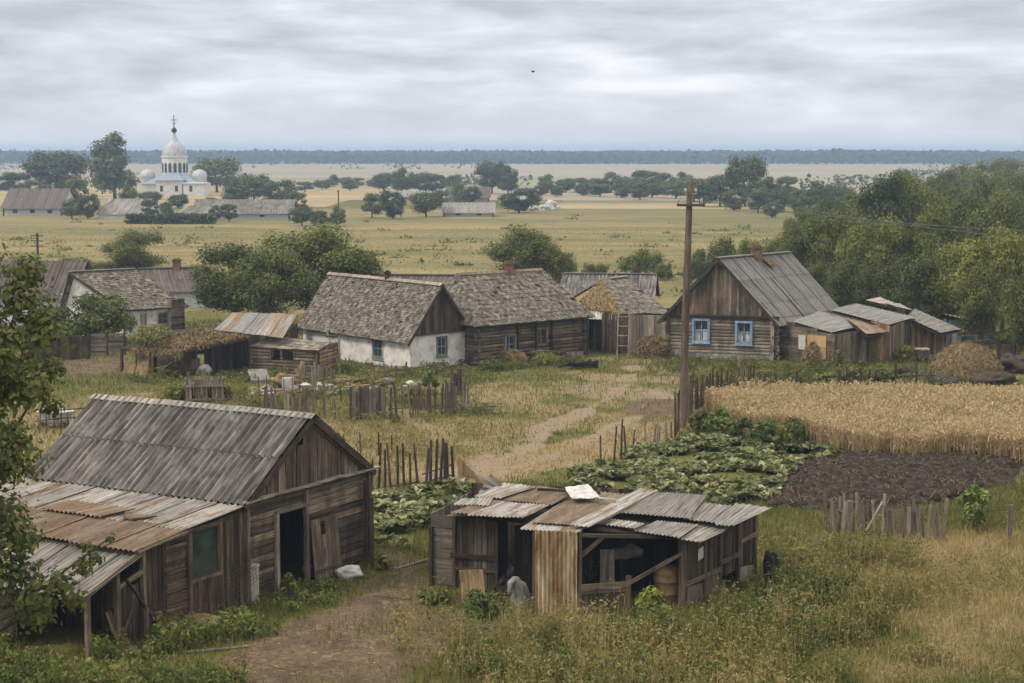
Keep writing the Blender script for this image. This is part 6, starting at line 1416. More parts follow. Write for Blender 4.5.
# the wood behind the sheds
RT = [(880, 168, 285, 34, 1, 'tallest dark tree crowning the wood behind the sheds'), (915, 176, 282, 32, 0, 'broad dark tree next to the tallest one in the wood'), (838, 204, 312, 36, 4, 'rounded tree rising over the tin annex roof'), (801, 221, 312, 28, 0, 'tree just behind the ridge of the blue-windowed house'),
      (776, 236, 302, 24, 2, 'low yellowish tree at the meadow end of the wood'), (873, 212, 322, 40, 4, 'wide tree in the middle of the wood above the shed row'), (925, 206, 326, 42, 0, 'wide tree above the end of the shed row'), (968, 190, 306, 38, 2, 'yellow-green tree high in the wood above the haystack'),
      (1008, 186, 304, 36, 4, 'large green tree at the frame edge of the wood'), (958, 238, 338, 42, 4, 'dense low tree behind the turquoise hut'), (1002, 222, 344, 46, 2, 'bright broad tree behind the haystack'), (908, 252, 338, 34, 1, 'dark low tree right behind the plank sheds'),
      (856, 258, 332, 32, 1, 'dark low tree behind the tin annex'), (1036, 250, 362, 34, 4, 'leafy tree leaning in over the dark board fence'), (818, 262, 322, 24, 3, 'small loose tree beside the annex roof'), (982, 262, 348, 28, 3, 'small loose tree behind the blue-grey sheet fence')]
for px, yt, yb, hw, k, lb in RT: plant(near_bank, k, px, yt, yb, hw, lb, 'tree', 'trees of the wood behind the sheds')
back = [(832, 198, 262, 24), (858, 188, 258, 24), (946, 177, 255, 26), (985, 170, 250, 27), (1016, 167, 252, 27), (800, 208, 268, 20), (940, 168, 225, 22), (965, 162, 215, 22), (992, 158, 212, 24), (1018, 157, 212, 24), (905, 172, 235, 20), (1040, 175, 280, 30)]
for i, (px, yt, yb, hw) in enumerate(back): plant(near_bank, i, px, yt, yb, hw, 'tree crown in the back row of the wood, behind the front trees', 'tree', 'back row of the wood')
# trees and bushes between the houses
plant(near_bank, 1, 236, 238, 330, 47, 'big dark leafy tree above the turf roofed shed', 'tree'); plant(near_bank, 0, 308, 227, 326, 64, 'widest leafy tree, behind the ridge of the white cottage', 'tree'); 
plant(near_bank, 1, 350, 240, 322, 40, 'dark crown rising just over the ridge of the white cottage', 'tree'); plant(near_bank, 4, 270, 246, 332, 46, 'middle leafy tree joining the two big crowns beside the white cottage', 'tree')
plant(near_bank, 3, 140, 229, 283, 33, 'lone bushy tree on the meadow behind the whitewashed house', 'tree'); plant(near_bank, 0, 521, 227, 300, 44, 'round tree behind the chimney of the dark log house', 'tree'); plant(near_bank, 3, 553, 243, 302, 22, 'smaller tree beside the round tree behind the dark log house', 'tree')
plant(bush_bank, 0, 86, 289, 344, 46, 'large leafy bush in front of the whitewashed house', 'bush'); plant(bush_bank, 2, 108, 300, 345, 26, 'paler bush filling the corner between grey fence and whitewashed house', 'bush'); plant(bush_bank, 1, 46, 305, 343, 22, 'darker bush by the fence before the pale blue house', 'bush')
plant(bush_bank, 1, 641, 249, 279, 21, 'round dark bush on the meadow beside the utility pole', 'bush')
for i, (px, yt, yb, hw, lb) in enumerate(((704, 246, 283, 16, 'tall bush just behind the utility pole'), (726, 237, 284, 18, 'highest bush of the hedge behind the blue-windowed house'), (748, 240, 286, 18, 'bush between the hedge and the wood'), (665, 262, 281, 11, 'small bush between the round dark bush and the pole'), (692, 260, 284, 11, 'low bush at the foot of the hedge by the pole'), (75, 258, 282, 26, 'low bush behind the roofs of the pale blue house'), (30, 254, 281, 22, 'low bush by the far pole on the meadow'), (105, 262, 283, 18, 'low bush next to the lone bushy tree'), (1012, 327, 349, 18, 'teal-green bush before the board fence by the haystack'), (588, 262, 285, 9, 'small bush at the meadow behind the straw barn'), (600, 264, 284, 8, 'smaller bush at the meadow behind the straw barn'))):
    plant(bush_bank, i, px, yt, yb, hw, lb, 'bush')
plant(bush_bank, 0, 1035, 285, 360, 24, 'light leafy bush leaning in beside the board fence', 'bush')
# hedge below the church
def hedge():
    a, b = gp(128, 224), gp(214, 224); n = 2600; u = rng.random(n)[:, None]; p = a + (b - a) * u + np.stack([rng.normal(0, .3, n), rng.uniform(-.8, .8, n), rng.uniform(.1, 1.7, n)], 1); mb = MB(); mb.leaves(p, rng.normal(0, 1, (n, 3)) + Zv, rng.uniform(.4, .8, n), rng.random(n) * .7, .6); o = mb.build('hedge', M['leaf_far'], None, False, (a + b) / 2); tag(o, 'low clipped hedge along the meadow below the church', 'hedge')
hedge()
# far forest along the horizon
leafmat('leaf_forest', [(0.012, 0.022, 0.014), (0.024, 0.038, 0.022), (0.042, 0.058, 0.032)], .1)
def forest():
    mb = MB(); n = 90000; y = 1640 + 700 * rng.random(n) ** 1.6; x = rng.uniform(-900, 900, n) * (y / 1640)
    top = 5.0 + 3.5 * fbm(x, y, 60, 5, 4) + 3 * vnoise(x, y, 9, 6) + 3 * vnoise(x, y * .2, 330, 8); z = top * rng.random(n) ** .6
    mb.leaves(np.stack([x, y, z], 1), rng.normal(0, .7, (n, 3)) + [0, -.5, .8], rng.uniform(3, 6, n), np.clip(rng.normal(.4, .2, n) + .35 * (vnoise(x, y, 25, 11) - .5), 0, 1), .8, .0)
    tag(mb.build('far_forest', M['leaf_forest']), 'long blue forest along the horizon beyond the fields', 'forest', None, 'stuff')
    mb = MB(); n = 5000; y = rng.uniform(1100, 1560, n); x = rng.uniform(-600, 700, n); ok = fbm(x, y, 160, 21, 3) > .58; x, y = x[ok][:60], y[ok][:60]; z = 3.5 * rng.random(len(x)); mb.leaves(np.stack([x, y, z], 1), rng.normal(0, 1, (len(x), 3)), rng.uniform(2.5, 5, len(x)), rng.random(len(x)) * .8, .8); 
    y = np.concatenate([rng.normal(q, 6, 2600) for q in (640, 760, 930, 560, 1180)]); x = rng.uniform(-.33, .36, len(y)) * y; ok = (fbm(x, y * .3, 70, 33, 3) > .55) & ~((y < 620) & (x < 30)); x, y = x[ok], y[ok]; mb.leaves(np.stack([x, y, 3.6 * rng.random(len(x)) * (.4 + vnoise(x, y, 14, 3))], 1), rng.normal(0, 1, (len(x), 3)), rng.uniform(.9, 2.0, len(x)), rng.random(len(x)) * .8, .8)
    tag(mb.build('field_scrub', M['leaf_far']), 'dark scrub dotted over the far fields before the forest', 'scrub', None, 'stuff')
forest()
def meadow_scrub():
    mb = MB()
    for k in range(170):
        py = 215 + 82 * random.random() ** .7; p = gp(U(-40, 800), py); n = random.randint(12, 60); r = U(.3, 1.2); q = p + np.stack([rng.normal(0, r, n), rng.normal(0, r, n), np.abs(rng.normal(0, .35 * r, n))], 1); mb.leaves(q, rng.normal(0, .8, (n, 3)) + Zv, rng.uniform(.25, .6, n), rng.random(n), .6)
    tag(mb.build('meadow_scrub', M['weed']), 'low scrub and weedy tufts dotted over the meadow', 'scrub', None, 'stuff')
meadow_scrub()
# the air
hz = MB(); hx, hy0, hy1, hz0, hz1 = 3500, -60, 5700, -1.5, 24
c = np.array([0, (hy0 + hy1) / 2, 0.]); hz.bar([0, (hy0 + hy1) / 2, hz0], [0, (hy0 + hy1) / 2, hz1], hx * 2, hy1 - hy0, (0, 1, 0), .5)
hm = bpy.data.materials.new('haze'); hm.use_nodes = True; ht = hm.node_tree; ht.nodes.clear(); pv = ht.nodes.new('ShaderNodeVolumePrincipled'); ho = ht.nodes.new('ShaderNodeOutputMaterial')
pv.inputs['Color'].default_value = (0.56, 0.75, 1.0, 1); pv.inputs['Density'].default_value = 0.00038; pv.inputs['Anisotropy'].default_value = 0.2
ht.links.new(pv.outputs[0], ho.inputs['Volume']); o = hz.build('haze', hm); tag(o, 'thin blue summer haze over the plain', 'haze', None, 'stuff'); hm.cycles.homogeneous_volume = True if hasattr(hm.cycles, 'homogeneous_volume') else None
# ================================================================ fences, pole, haystack, things lying about
def pole():
    p = gp(682, 428); zt = zat(p, 181.5); root = thing('utility_pole', 'tall brown utility pole with a short crossarm and insulators beside the wheat', 'utility pole', p)
    lx = (687.5 - 682) / FPX * p[1]
    T = lambda z: p + [lx * z / zt * 1.0, 0, z]
    mb = MB(); mb.tube([T(-.3), T(zt * .33), T(zt * .66), T(zt)], [.19, .175, .155, .13], 8, .75); mb.build('shaft', M['brown_pole'], root, True)
    z = zat(p, 205) ; mb = MB(); mb.bar(T(z) + [-.55, -.16, 0], T(z) + [.62, -.16, 0], .09, .1, Zv, .4); mb.build('crossarm', M['bark'], root)
    z2 = zat(p, 193.5)
    for (dx, zz) in ((-.5, z + .05), (.5, z + .05), (.25, z2), (-.2, z2)):
        q = T(zz) + [dx, -.17, 0]; mb = MB(); mb.lathe(q, [(.015, -.05), (.02, .06), (.05, .07), (.06, .12), (.05, .16), (.06, .18), (.04, .22), (0, .23)], 8); 
        mb.bar(q - [0, 0, .0], T(zz - .02) + [dx * .2, -.1, 0], .03, .03, (0, 1, 0), .3); mb.build('insulator', M['ceramic'], root, True)
    # wires run off over the wood
    ends = [np.array([58, 100., 9.2]), np.array([58, 101., 8.6])]
    for i, (s, e_) in enumerate(((T(z + .18) + [.5, -.17, 0], ends[0]), (T(z2 + .16) + [.25, -.17, 0], ends[1]))):
        pts = [lerp(s, e_, u) - Zv * (1.6 + .5 * i) * 4 * u * (1 - u) for u in np.linspace(0, 1, 24)]
        mb = MB(); mb.tube(pts, .014, 4, .5, cap=False); o = mb.build('power_line', M['wire'], None, False, s); tag(o, ['upper sagging wire running from the utility pole over the wood', 'lower sagging wire running from the utility pole over the wood'][i], 'wire')
    return T
wood('brown_pole', (0.03, 0.022, 0.017), (0.085, 0.062, 0.048), (0.15, 0.12, 0.10)); rough_mat('wire', [(0.3, (0.10, 0.11, 0.10)), (0.7, (0.16, 0.17, 0.16))], 2, 0.5)
pole()
for i, (px, yb, yt, lb) in enumerate(((338.5, 211, 190, 'thin wooden pole standing far off on the meadow edge'), (38, 262, 233, 'pole with a crossarm on the meadow behind the pale blue house'))):
    p = gp(px, yb); zt = zat(p, yt); root = thing('far_pole', lb, 'utility pole', p); mb = MB(); mb.tube([p, p + Zv * zt], .13, 6, .5); mb.build('shaft', M['bark'], root); 
    for k in range(1 + i * 2): mb = MB(); mb.bar(p + [-.7 if i else -.5, -.15, zt - .3 - .55 * k], p + [.7 if i else .3, -.15, zt - .3 - .55 * k], .1, .1, Zv, .5); mb.build('crossarm', M['bark'], root)
def haystack():
    c = at(968, 300, gp(967, 382)[1] + 2.2) * [1, 1, 0]; R = 36 / FPX * c[1]; Hh = zat(c, 344); n = 26
    root = thing('haystack', 'round domed haystack standing behind the ripe wheat', 'haystack', c)
    mb = MB(); prof = [(0, Hh * .98), (.25, Hh * .95), (.5, Hh * .86), (.72, Hh * .70), (.9, Hh * .44), (.98, Hh * .2), (1.0, 0)]
    mb.lathe(c, [(r * R * .96, z) for r, z in prof], n)
    m_ = 17000; a = rng.uniform(0, 2 * math.pi, m_); u = rng.random(m_) ** .62; r = np.interp(u, [0, .25, .5, .72, .9, .98, 1.0], [0, .25, .5, .72, .9, .98, 1.0]); z = np.interp(r, [q[0] for q in prof], [q[1] for q in prof])
    low = rng.random(m_) < .4; z = np.where(low, rng.random(m_) * Hh * .45, z); r = np.where(low, np.interp(z, [0, Hh * .18, Hh * .4, Hh * .66], [1.0, .98, .9, .72]), r)
    rr = R * r * (1 + .05 * (fbm(a * 3, z * 3, 1.1, 3, 3) - .5) * 2 + rng.normal(0, .025, m_))
    P_ = c + np.stack([rr * np.cos(a), rr * np.sin(a), z + rng.normal(0, .05, m_)], 1); N_ = np.stack([np.cos(a), np.sin(a), .6 + 0 * a], 1) + rng.normal(0, .5, (m_, 3))
    mb.leaves(P_, N_, rng.uniform(.18, .5, m_), np.clip(rng.normal(.5, .25, m_), 0, 1), .12, .35); mb.build('hay', M['hay'], root)
haystack()
def beehive():
    p = gp(922, 361); root = thing('beehive', 'small wooden beehive box on legs near the shed row', 'beehive', p); s = p[1] / FPX
    w, z0, z1 = 12 * s, .15, zat(p, 350)
    mb = MB(); mb.bar(p + Zv * z0, p + Zv * z1, w * .85, w * .7, (0, 1, 0), .3); mb.build('body', M['weathered_wood'], root)
    mb = MB(); mb.bar(p + Zv * (z1 + .003), p + Zv * (z1 + .1), w * 1.08, w * .95, (0, 1, 0), .9); mb.build('roof', M['stone'], root)
    bars(root, 'leg', 'dark_wood', [(p + [dx * w * .36, dy * w * .28, -.05], p + [dx * w * .36, dy * w * .28, z0], .07, .07, (0, 1, 0), .3) for dx in (-1, 1) for dy in (-1, 1)])
beehive()
def picks(name, label, P0, P1, ht, n, mat, w=.09, th=.04, rail=True, missing=0.1, lean=.08, posts=(), pole_like=False, group=None, hj=.2, tr=(.2, .9), rails=None, parts=True):
    """stake or picket fence; each picket is a part"""
    a, b = np.asarray(P0, float), np.asarray(P1, float); d = unit(b - a); nrm = np.array([d[1], -d[0], 0]); Ln = np.linalg.norm(b - a)
    root = thing(name, label, 'fence', a); one = MB()
    for i in range(n):
        if random.random() < missing: continue
        u = (i + .5) / n; p = a + (b - a) * u + nrm * U(-.05, .05); p[2] = gz(p[0], p[1]); h_ = ht * U(1 - hj, 1 + hj); t = p + Zv * h_ + d * U(-lean, lean) * h_ + nrm * U(-lean, lean) * h_
        mb = MB() if parts else one
        if pole_like: mb.tube([p - Zv * .1, (p + t) / 2 + d * U(-.02, .02), t], [w * .55, w * .5, w * .4], 6, U(*tr))
        else: mb.bar(p - Zv * .1, t, w * U(.7, 1.25), th, nrm, U(*tr))
        if parts: mb.build('stake' if pole_like else 'picket', M[mat], root)
    if not parts: one.build('picket_panel', M[mat], root)
    for z in (rails if rails is not None else ((.35 * ht, .75 * ht) if rail else ())):
        mb = MB(); mb.tube([a + Zv * (z + U(-.05, .05)) - nrm * .06, (a + b) / 2 + Zv * (z + U(-.08, .03)) - nrm * .06, b + Zv * (z + U(-.05, .05)) - nrm * .06], .028, 6, U(*tr)); mb.build('rail', M[mat], root)
    for u in posts:
        p = a + (b - a) * u; mb = MB(); mb.bar(p - Zv * .1, p + Zv * ht * 1.12, .14, .12, nrm, U(*tr)); mb.build('post', M['dark_wood'], root)
    return root
# stake fence between barn and path
picks('stake_fence', 'fence of thin dark stakes between the weathered barn and the sandy path', gp(368, 496), gp(421, 489), 1.45, 8, 'dark_wood', .09, pole_like=True, missing=0, rails=(.25,), hj=.3)
picks('stake_fence', 'close cluster of taller dark stakes at the path end of the stake fence', gp(424, 490), gp(455, 481), 1.55, 7, 'dark_wood', .11, pole_like=True, missing=0, rails=(.25, .6), hj=.2)
picks('stake_fence', 'sparse stakes in the dry grass between the grey picket panels and the barn', gp(338, 470), gp(400, 448), 1.0, 4, 'dark_wood', .07, pole_like=True, missing=0, rail=False, hj=.4)
picks('stake_fence', 'line of thin stakes along the squash patch beside the path', gp(598, 470), gp(642, 447), 1.25, 7, 'dark_wood', .08, pole_like=True, missing=0.1, rails=(), hj=.3)
picks('stake_fence', 'bent stakes where the squash patch meets the utility pole', gp(643, 449), gp(672, 438), 1.0, 8, 'grey_wood', .08, pole_like=True, missing=0.1, rails=(.4,), hj=.3, lean=.14)
# pickets from the pole along the wheat
picks('picket_fence', 'tall dark broad pickets right beside the foot of the utility pole', gp(673, 438), gp(694, 412), 1.75, 12, 'dark_wood', .16, .06, rail=False, missing=0, lean=.05, hj=.15, tr=(.3, .9))
picks('picket_fence', 'dense old picket fence at the back corner of the wheat', gp(694, 411), gp(752, 394), 1.45, 32, 'dark_wood', .12, .05, rails=(.4, .9), missing=.08, lean=.1, hj=.25)
picks('picket_fence', 'sparse dark pickets between the wheat and the blue-windowed house', gp(756, 392), gp(818, 389), .95, 15, 'dark_wood', .12, .05, rails=(.5,), missing=.35, lean=.1, hj=.3)
picks('picket_fence', 'dark posts among green weeds behind the wheat towards the haystack', gp(822, 389), gp(935, 388), 1.1, 16, 'dark_wood', .11, .07, rails=(.6,), missing=.3, lean=.06, hj=.35)
# low fence right, before the dug plot
picks('picket_fence', 'low grey picket fence in dry weeds before the dug plot', gp(826, 533), gp(944, 541), 1.12, 32, 'grey_wood', .1, .03, rails=(.7,), missing=.1, lean=.12, hj=.22, tr=(.1, .8))
for i, (px, yb, yt, lb) in enumerate(((849, 538, 501, 'tallest grey post in the low picket fence before the dug plot'), (1009, 540, 505, 'single grey post at the far end of the low picket fence'))):
    p = gp(px, yb); mb = MB(); mb.bar(p - Zv * .1, p + Zv * zat(p, yt) + [.03, 0, 0], .14, .12, (0, 1, 0), .5); tag(mb.build('fence_post', M['grey_wood'], None, False, p), lb, 'post')
p = gp(1009, 540); q = gp(862, 536); mb = MB(); mb.tube([q + Zv * 1.02, (p + q) / 2 + Zv * .86, p + Zv * .95], .012, 4, .5); tag(mb.build('fence_wire', M['iron'], None, False, q), 'rusty wire stretched between grey posts before the dug plot', 'wire')
p = gp(866, 540); mb = MB(); mb.tube([p + Zv * .3, p + [.55, .3, 1.15]], .035, 6, .9); tag(mb.build('leaning_stick', M['grey_wood'], None, False, p), 'pale stick leaning aslant over the low picket fence', 'stick')
# yard fences in front of the white cottage
picks('picket_panel_fence', 'solid grey picket panel standing before the rubble heap', gp(350, 421), gp(386, 419), 1.4, 15, 'grey_wood', .17, .03, rails=(.3, .8), missing=0, lean=.03, hj=.12, tr=(0, .6))
picks('picket_panel_fence', 'grey picket panel at the open end of the yard fence near the log house', gp(440, 415), gp(470, 409), 1.45, 13, 'grey_wood', .14, .03, rails=(.3, .9), missing=.05, lean=.05, hj=.18, tr=(0, .7))
picks('picket_fence', 'gappy thin pickets between the two grey picket panels', gp(388, 419), gp(440, 415), 1.25, 20, 'weathered_wood', .08, .03, rails=(.45,), missing=.3, lean=.08, hj=.3)
picks('picket_fence', 'low broken pickets above the ridge of the weathered barn', gp(262, 416), gp(348, 421), 1.1, 24, 'grey_wood', .12, .03, rails=(), missing=.45, lean=.1, hj=.35, tr=(0, .7))
picks('stake_fence', 'thin stakes along the rubble heap before the white cottage', gp(255, 405), gp(345, 402), 1.15, 11, 'weathered_wood', .06, pole_like=True, missing=.15, rail=False, hj=.3)
picks('picket_fence', 'rough rail fence under the wall of the white cottage', gp(372, 384), gp(440, 375), .8, 10, 'weathered_wood', .1, .05, rails=(.3, .6), missing=.3, lean=.15, hj=.4)
picks('picket_fence', 'worn pickets by the corner of the small log shed', gp(312, 389), gp(336, 386), 1.15, 9, 'grey_wood', .14, .04, rails=(.5,), missing=.1, lean=.06, hj=.25)
picks('picket_fence', 'dark bundle of upright slats standing before the gable of the cottage', gp(452, 396), gp(462, 397), 1.25, 8, 'dark_wood', .13, .05, rails=(), missing=0, lean=.06, hj=.12, tr=(.1, .6))
# board fences by the white house
def panel_fence(label, A, B, ht, mat, rows=True, np_=3):
    a, b = gp(*A), gp(*B); w = Wall(a, b); root = thing('board_fence', label, 'fence', a); 
    for i in range(np_):
        mb = MB(); s0, s1 = w.L * i / np_ + .04, w.L * (i + 1) / np_ - .04
        if rows: rows_wall(mb, w, .05, ht, (), (.1, .16), .03, 0, 'plank', 0, (.1, .9), s0=s0, s1=s1)
        else: boards(mb, w, 0, ht, (), (.1, .18), .03, .01, .05, 0, .04, (.1, .8), s0=s0, s1=s1)
        mb.build('panel', M[mat], root)
    bars(root, 'post', 'dark_wood', [(w.P(w.L * i / np_, -.1, .03), w.P(w.L * i / np_, ht + .1, .03), .1, .1, w.n, .4) for i in range(np_ + 1)])
panel_fence('weathered grey board fence panel before the whitewashed house', (90, 356), (125, 355), zat(gp(107, 356), 334), 'grey_wood', True, 2)
panel_fence('dark plank fence running from the tree to the big bush', (28, 361), (89, 358), zat(gp(60, 360), 338), 'dark_wood', False, 4)
panel_fence('dark board fence at the frame edge beyond the haystack', (997, 361), (1060, 362), zat(gp(1010, 361), 344), 'dark_wood', False, 4)
# crate, tub and the rest
def crate():
    a, b = gp(186, 405), gp(224, 404); w = Wall(a, b); ht = zat(a, 380); dp = 1.2; root = thing('slatted_crate', 'big grey slatted crate standing in the grass behind the barn roof', 'crate', a)
    for nm, p, q in (('front_side', a, b), ('end_side', b, b - w.n * dp), ('back_side', b - w.n * dp, a - w.n * dp), ('end_side', a - w.n * dp, a)):
        ww = Wall(p, q); mb = MB(); boards(mb, ww, 0, ht, (), (.13, .2), .03, .012, .02, 0, .04, (.2, .9)); mb.bar(ww.P(.0, ht * .75, .03), ww.P(ww.L, ht * .75, .03), .1, .04, ww.n, .7); mb.bar(ww.P(0, ht * .2, .03), ww.P(ww.L, ht * .2, .03), .1, .04, ww.n, .5); mb.build(nm, M['grey_wood'], root)
    mb = MB(); boards(mb, Wall(a + Zv * 0, b), ht * .6, ht * .63); 
    mb = MB(); mb.slab(a + Zv * (ht * .8), b + Zv * (ht * .8), b - w.n * dp + Zv * (ht * .8), a - w.n * dp + Zv * (ht * .8), Zv * -.04, .3); mb.build('lid', M['weathered_wood'], root)
crate()
def tub():
    c = gp(52, 428) + [0, .6, 0]; S = c[1] / FPX; rx, ry, ht = 18.5 * S, .55, zat(c, 411.5); root = thing('bathtub', 'old white enamel bathtub standing in the grass by the tree', 'bathtub', c)
    mb = MB(); k = rx / ry; mb.lathe(c, [(0, .12), (ry * .7, .12), (ry * .85, .3), (ry * .95, ht * .9), (ry * 1.05, ht), (ry * 1.05, ht + .04), (ry * .93, ht + .02), (ry * .8, .35), (0, .25)], 24, .5, k, 1); mb.build('basin', M['enamel'], root, True)
    bars(root, 'foot', 'iron', [(c + [dx * rx * .6, dy * .3, -.05], c + [dx * rx * .6, dy * .3, .2], .09, .09, (0, 1, 0), .5) for dx in (-1, 1) for dy in (-1, 1)])
tub()
picks('stake_fence', 'thin wire fence stakes around the white bathtub', gp(36, 433), gp(92, 430), 1.0, 8, 'dark_wood', .05, pole_like=True, missing=0, rails=(.55, .95), hj=.12)
# rubble heap
rb = [(264, 397, 'white_cloth', .45, .3, .2), (300, 389, 'white_cloth', .5, .4, .25), (322, 390, 'white_cloth', .6, .4, .25), (338, 387, 'ochre_wood', .6, .4, .25), (352, 388, 'pale_trim', .5, .4, .24), (312, 393, 'grey_cloth', .5, .4, .22), (366, 387, 'ochre_wood', .7, .45, .25), (380, 386, 'stone', .6, .4, .25), (331, 394, 'stone', .5, .35, .2), (411, 391, 'white_cloth', .5, .35, .25), (289, 397, 'ochre_wood', .5, .35, .18), (345, 393, 'stone', .45, .35, .2), (395, 389, 'stone', .5, .3, .2), (276, 393, 'stone', .4, .3, .18), (358, 394, 'ochre_wood', .4, .3, .2)]
for k_ in range(16): rb.append((U(255, 435), U(381, 400), random.choice(['stone', 'ochre_wood', 'stone', 'ochre_wood', 'pale_trim', 'white_cloth']), U(.25, .45), U(.2, .35), U(.12, .22)))
for i, (px, py, mt, rx, ry, rz) in enumerate(rb):
    c = gp(px, py); nm = 'stone' if mt in ('stone', 'pale_trim') else 'rubbish_sack' if mt in ('white_cloth', 'grey_cloth') else 'broken_board'
    mb = MB()
    if mt == 'ochre_wood': 
        for k in range(3): mb.bar(c + [U(-.7, -.3), U(-.3, .3), .1 + .12 * k], c + [U(.3, .7), U(-.3, .3), U(.15, .4) + .1 * k], .22, .05, Zv, U(.3, 1))
    else: lumpy(mb, c + Zv * rz * .45, rx * .85, ry * .9, rz * .75, 14, 60 + i, U(.1, .8), .95)
    o = mb.build(nm, M[mt], None, mt != 'ochre_wood', c)
    tag(o, {'grey_cloth': 'grey sack in the middle of the rubble heap before the white cottage', 'white_cloth': 'white sack in the rubble heap before the white cottage', 'stone': 'grey stone in the rubble heap before the white cottage', 'pale_trim': 'grey stone in the rubble heap before the white cottage', 'ochre_wood': 'splintered boards in the rubble heap before the white cottage'}[mt], {'grey_cloth': 'sack', 'white_cloth': 'sack', 'stone': 'stone', 'pale_trim': 'stone', 'ochre_wood': 'boards'}[mt], {'grey_cloth': None, 'white_cloth': 'white sacks of the rubble heap', 'stone': 'stones of the rubble heap', 'pale_trim': 'stones of the rubble heap', 'ochre_wood': 'broken boards of the rubble heap'}[mt])
c = gp(289, 391); mb = MB(); mb.bar(gp(288, 390) + Zv * .05, gp(288, 390) + Zv * .62, .55, .45, (0, 1, 0), .4); tag(mb.build('white_box', M['enamel'], None, False, gp(288, 390)), 'upright white appliance box at the back of the rubble heap', 'box')
# things by the turf shed
leaning_board('leaning_board', 'tall tan board leaning in the open front of the turf shed', 'board', (138, 375), (149, 376), 354, .05, 'ochre_wood', (-.1, .2))
leaning_board('leaning_board', 'short tan crate side lying against the outer post of the turf shed', 'board', (124, 373.5), (135, 374.5), 364, .05, 'ochre_wood', (-.1, .15))
for i, (px, py, lb) in enumerate(((165, 376, 'splayed planks heaped in the turf shed opening'), (172, 377, 'second heap of planks in the turf shed opening'))):
    c = gp(px, py); mb = MB()
    for k in range(5): mb.bar(c + [U(-.6, .1), U(-.2, .3), U(.05, .5)], c + [U(.2, .7), U(-.2, .3), U(.3, 1.0)], .25, .04, Zv, U(.2, 1))
    tag(mb.build('plank_heap', M['ochre_wood'], None, False, c), lb, 'planks')
sack('full_sack', 'full grey sack in front of the turf shed', 'sack', (204, 376.5), 'grey_cloth', .38, .32, .4, 71)
c = gp(194, 375); mb = MB(); mb.lathe(c, [(0, 0), (.34, 0), (.38, .45), (.34, .9), (.3, .92), (.3, .8), (0, .8)], 14); tag(mb.build('barrel', M['weathered_wood'], None, True, c), 'squat wooden barrel in front of the turf shed', 'barrel')
flat_junk('tilted_slab', 'pale tilted slab lying before the small log shed', 'slab', (259, 381), 1.0, .7, .12, .4, .5, 'stone', .2)
c = gp(301, 386); mb = MB()
for k in range(4): mb.tube([c + [U(-.2, .2), U(-.1, .1), 0], c + [U(-.25, .25), U(-.1, .1), U(.9, 1.3)]], .13, 7, U(.2, .8))
tag(mb.build('log_bundle', M['weathered_wood'], None, True, c), 'bundle of upright brown logs before the small log shed', 'logs')
c = gp(285, 388); mb = MB(); lumpy(mb, c + Zv * .35, .9, .6, .45, 14, 91, .4, .5); tag(mb.build('hay_heap', M['hay'], None, True, c), 'low brown heap of hay beside the rubble sacks', 'heap')
# front of the log house
for i, (px, py) in enumerate(((485, 366), (541, 362), (560, 362), (523, 364))):
    c = gp(px, py); mb = MB()
    for k in range(6): mb.tube([c + [U(-.8, -.3), U(-.4, .2), .1 + .1 * k], c + [U(.3, .8), U(-.4, .2), .1 + .1 * k]], .09, 6, U(.1, .9))
    tag(mb.build('firewood_pile', M['weathered_wood'], None, True, c), ['small firewood pile at the cottage end of the log house', 'firewood pile under the middle of the log house wall', 'firewood pile near the far corner of the log house', 'low firewood pile below the first window of the log house'][i], 'firewood')
c = gp(575, 370); mb = MB(); 
for k in range(9): mb.tube([c + [U(-1.1, .5), U(-.3, .3), U(.05, .4)], c + [U(.2, 1.4), U(-.3, .3), U(.1, .6)]], .07, 6, U(0, .5))
tag(mb.build('branch_pile', M['dark_junk'], None, True, c), 'dark pile of branches lying on the grass before the log house', 'branches')
def bushy_heap(label, px, rx, ht, mat, n=2600, name='hay_heap'):
    c = gp(*px); mb = MB(); lumpy(mb, c + Zv * ht * .4, rx * .85, rx * .6, ht * .55, 12, 5, .4, .3); a = rng.uniform(0, 6.28, n); u = rng.random(n) ** .5; z = ht * np.sqrt(np.clip(1 - u ** 2, 0, 1)) + rng.normal(0, .06, n)
    mb.leaves(c + np.stack([rx * u * np.cos(a), rx * .7 * u * np.sin(a), np.abs(z)], 1), rng.normal(0, .8, (n, 3)) + Zv, rng.uniform(.2, .5, n), rng.random(n), .12, .4); tag(mb.build(name, M[mat], None, False, c), label, 'heap')
bushy_heap('shaggy heap of hay and twigs beside the blue-windowed house', (653, 358), 1.1, 1.25, 'hay')
bushy_heap('tall brown heap of stalks before the plywood board of the annex', (812, 367), .55, 1.3, 'thatch', 1500)
bushy_heap('low stack of dry hay under the log house wall', (512, 365), .9, .8, 'straw', 1500)
c = gp(662, 357); mb = MB(); 
for k in range(5): lumpy(mb, c + [U(-.8, .8), U(-.3, .2), .15], .3, .25, .2, 8, 30 + k, U(.3, .9), .4)
tag(mb.build('stone_heap', M['stone'], None, True, c), 'pale stones heaped at the corner of the blue-windowed house', 'stones')
c = gp(893, 377); mb = MB()
for k in range(5): mb.tube([c + [U(-1.2, 0), U(-.3, .3), .1], c + [U(.2, 1.2), U(-.3, .3), U(.1, .4)]], .1, 6, U(0, .5))
tag(mb.build('log_heap', M['dark_junk'], None, True, c), 'dark logs lying in the weeds between wheat and beehive', 'logs')
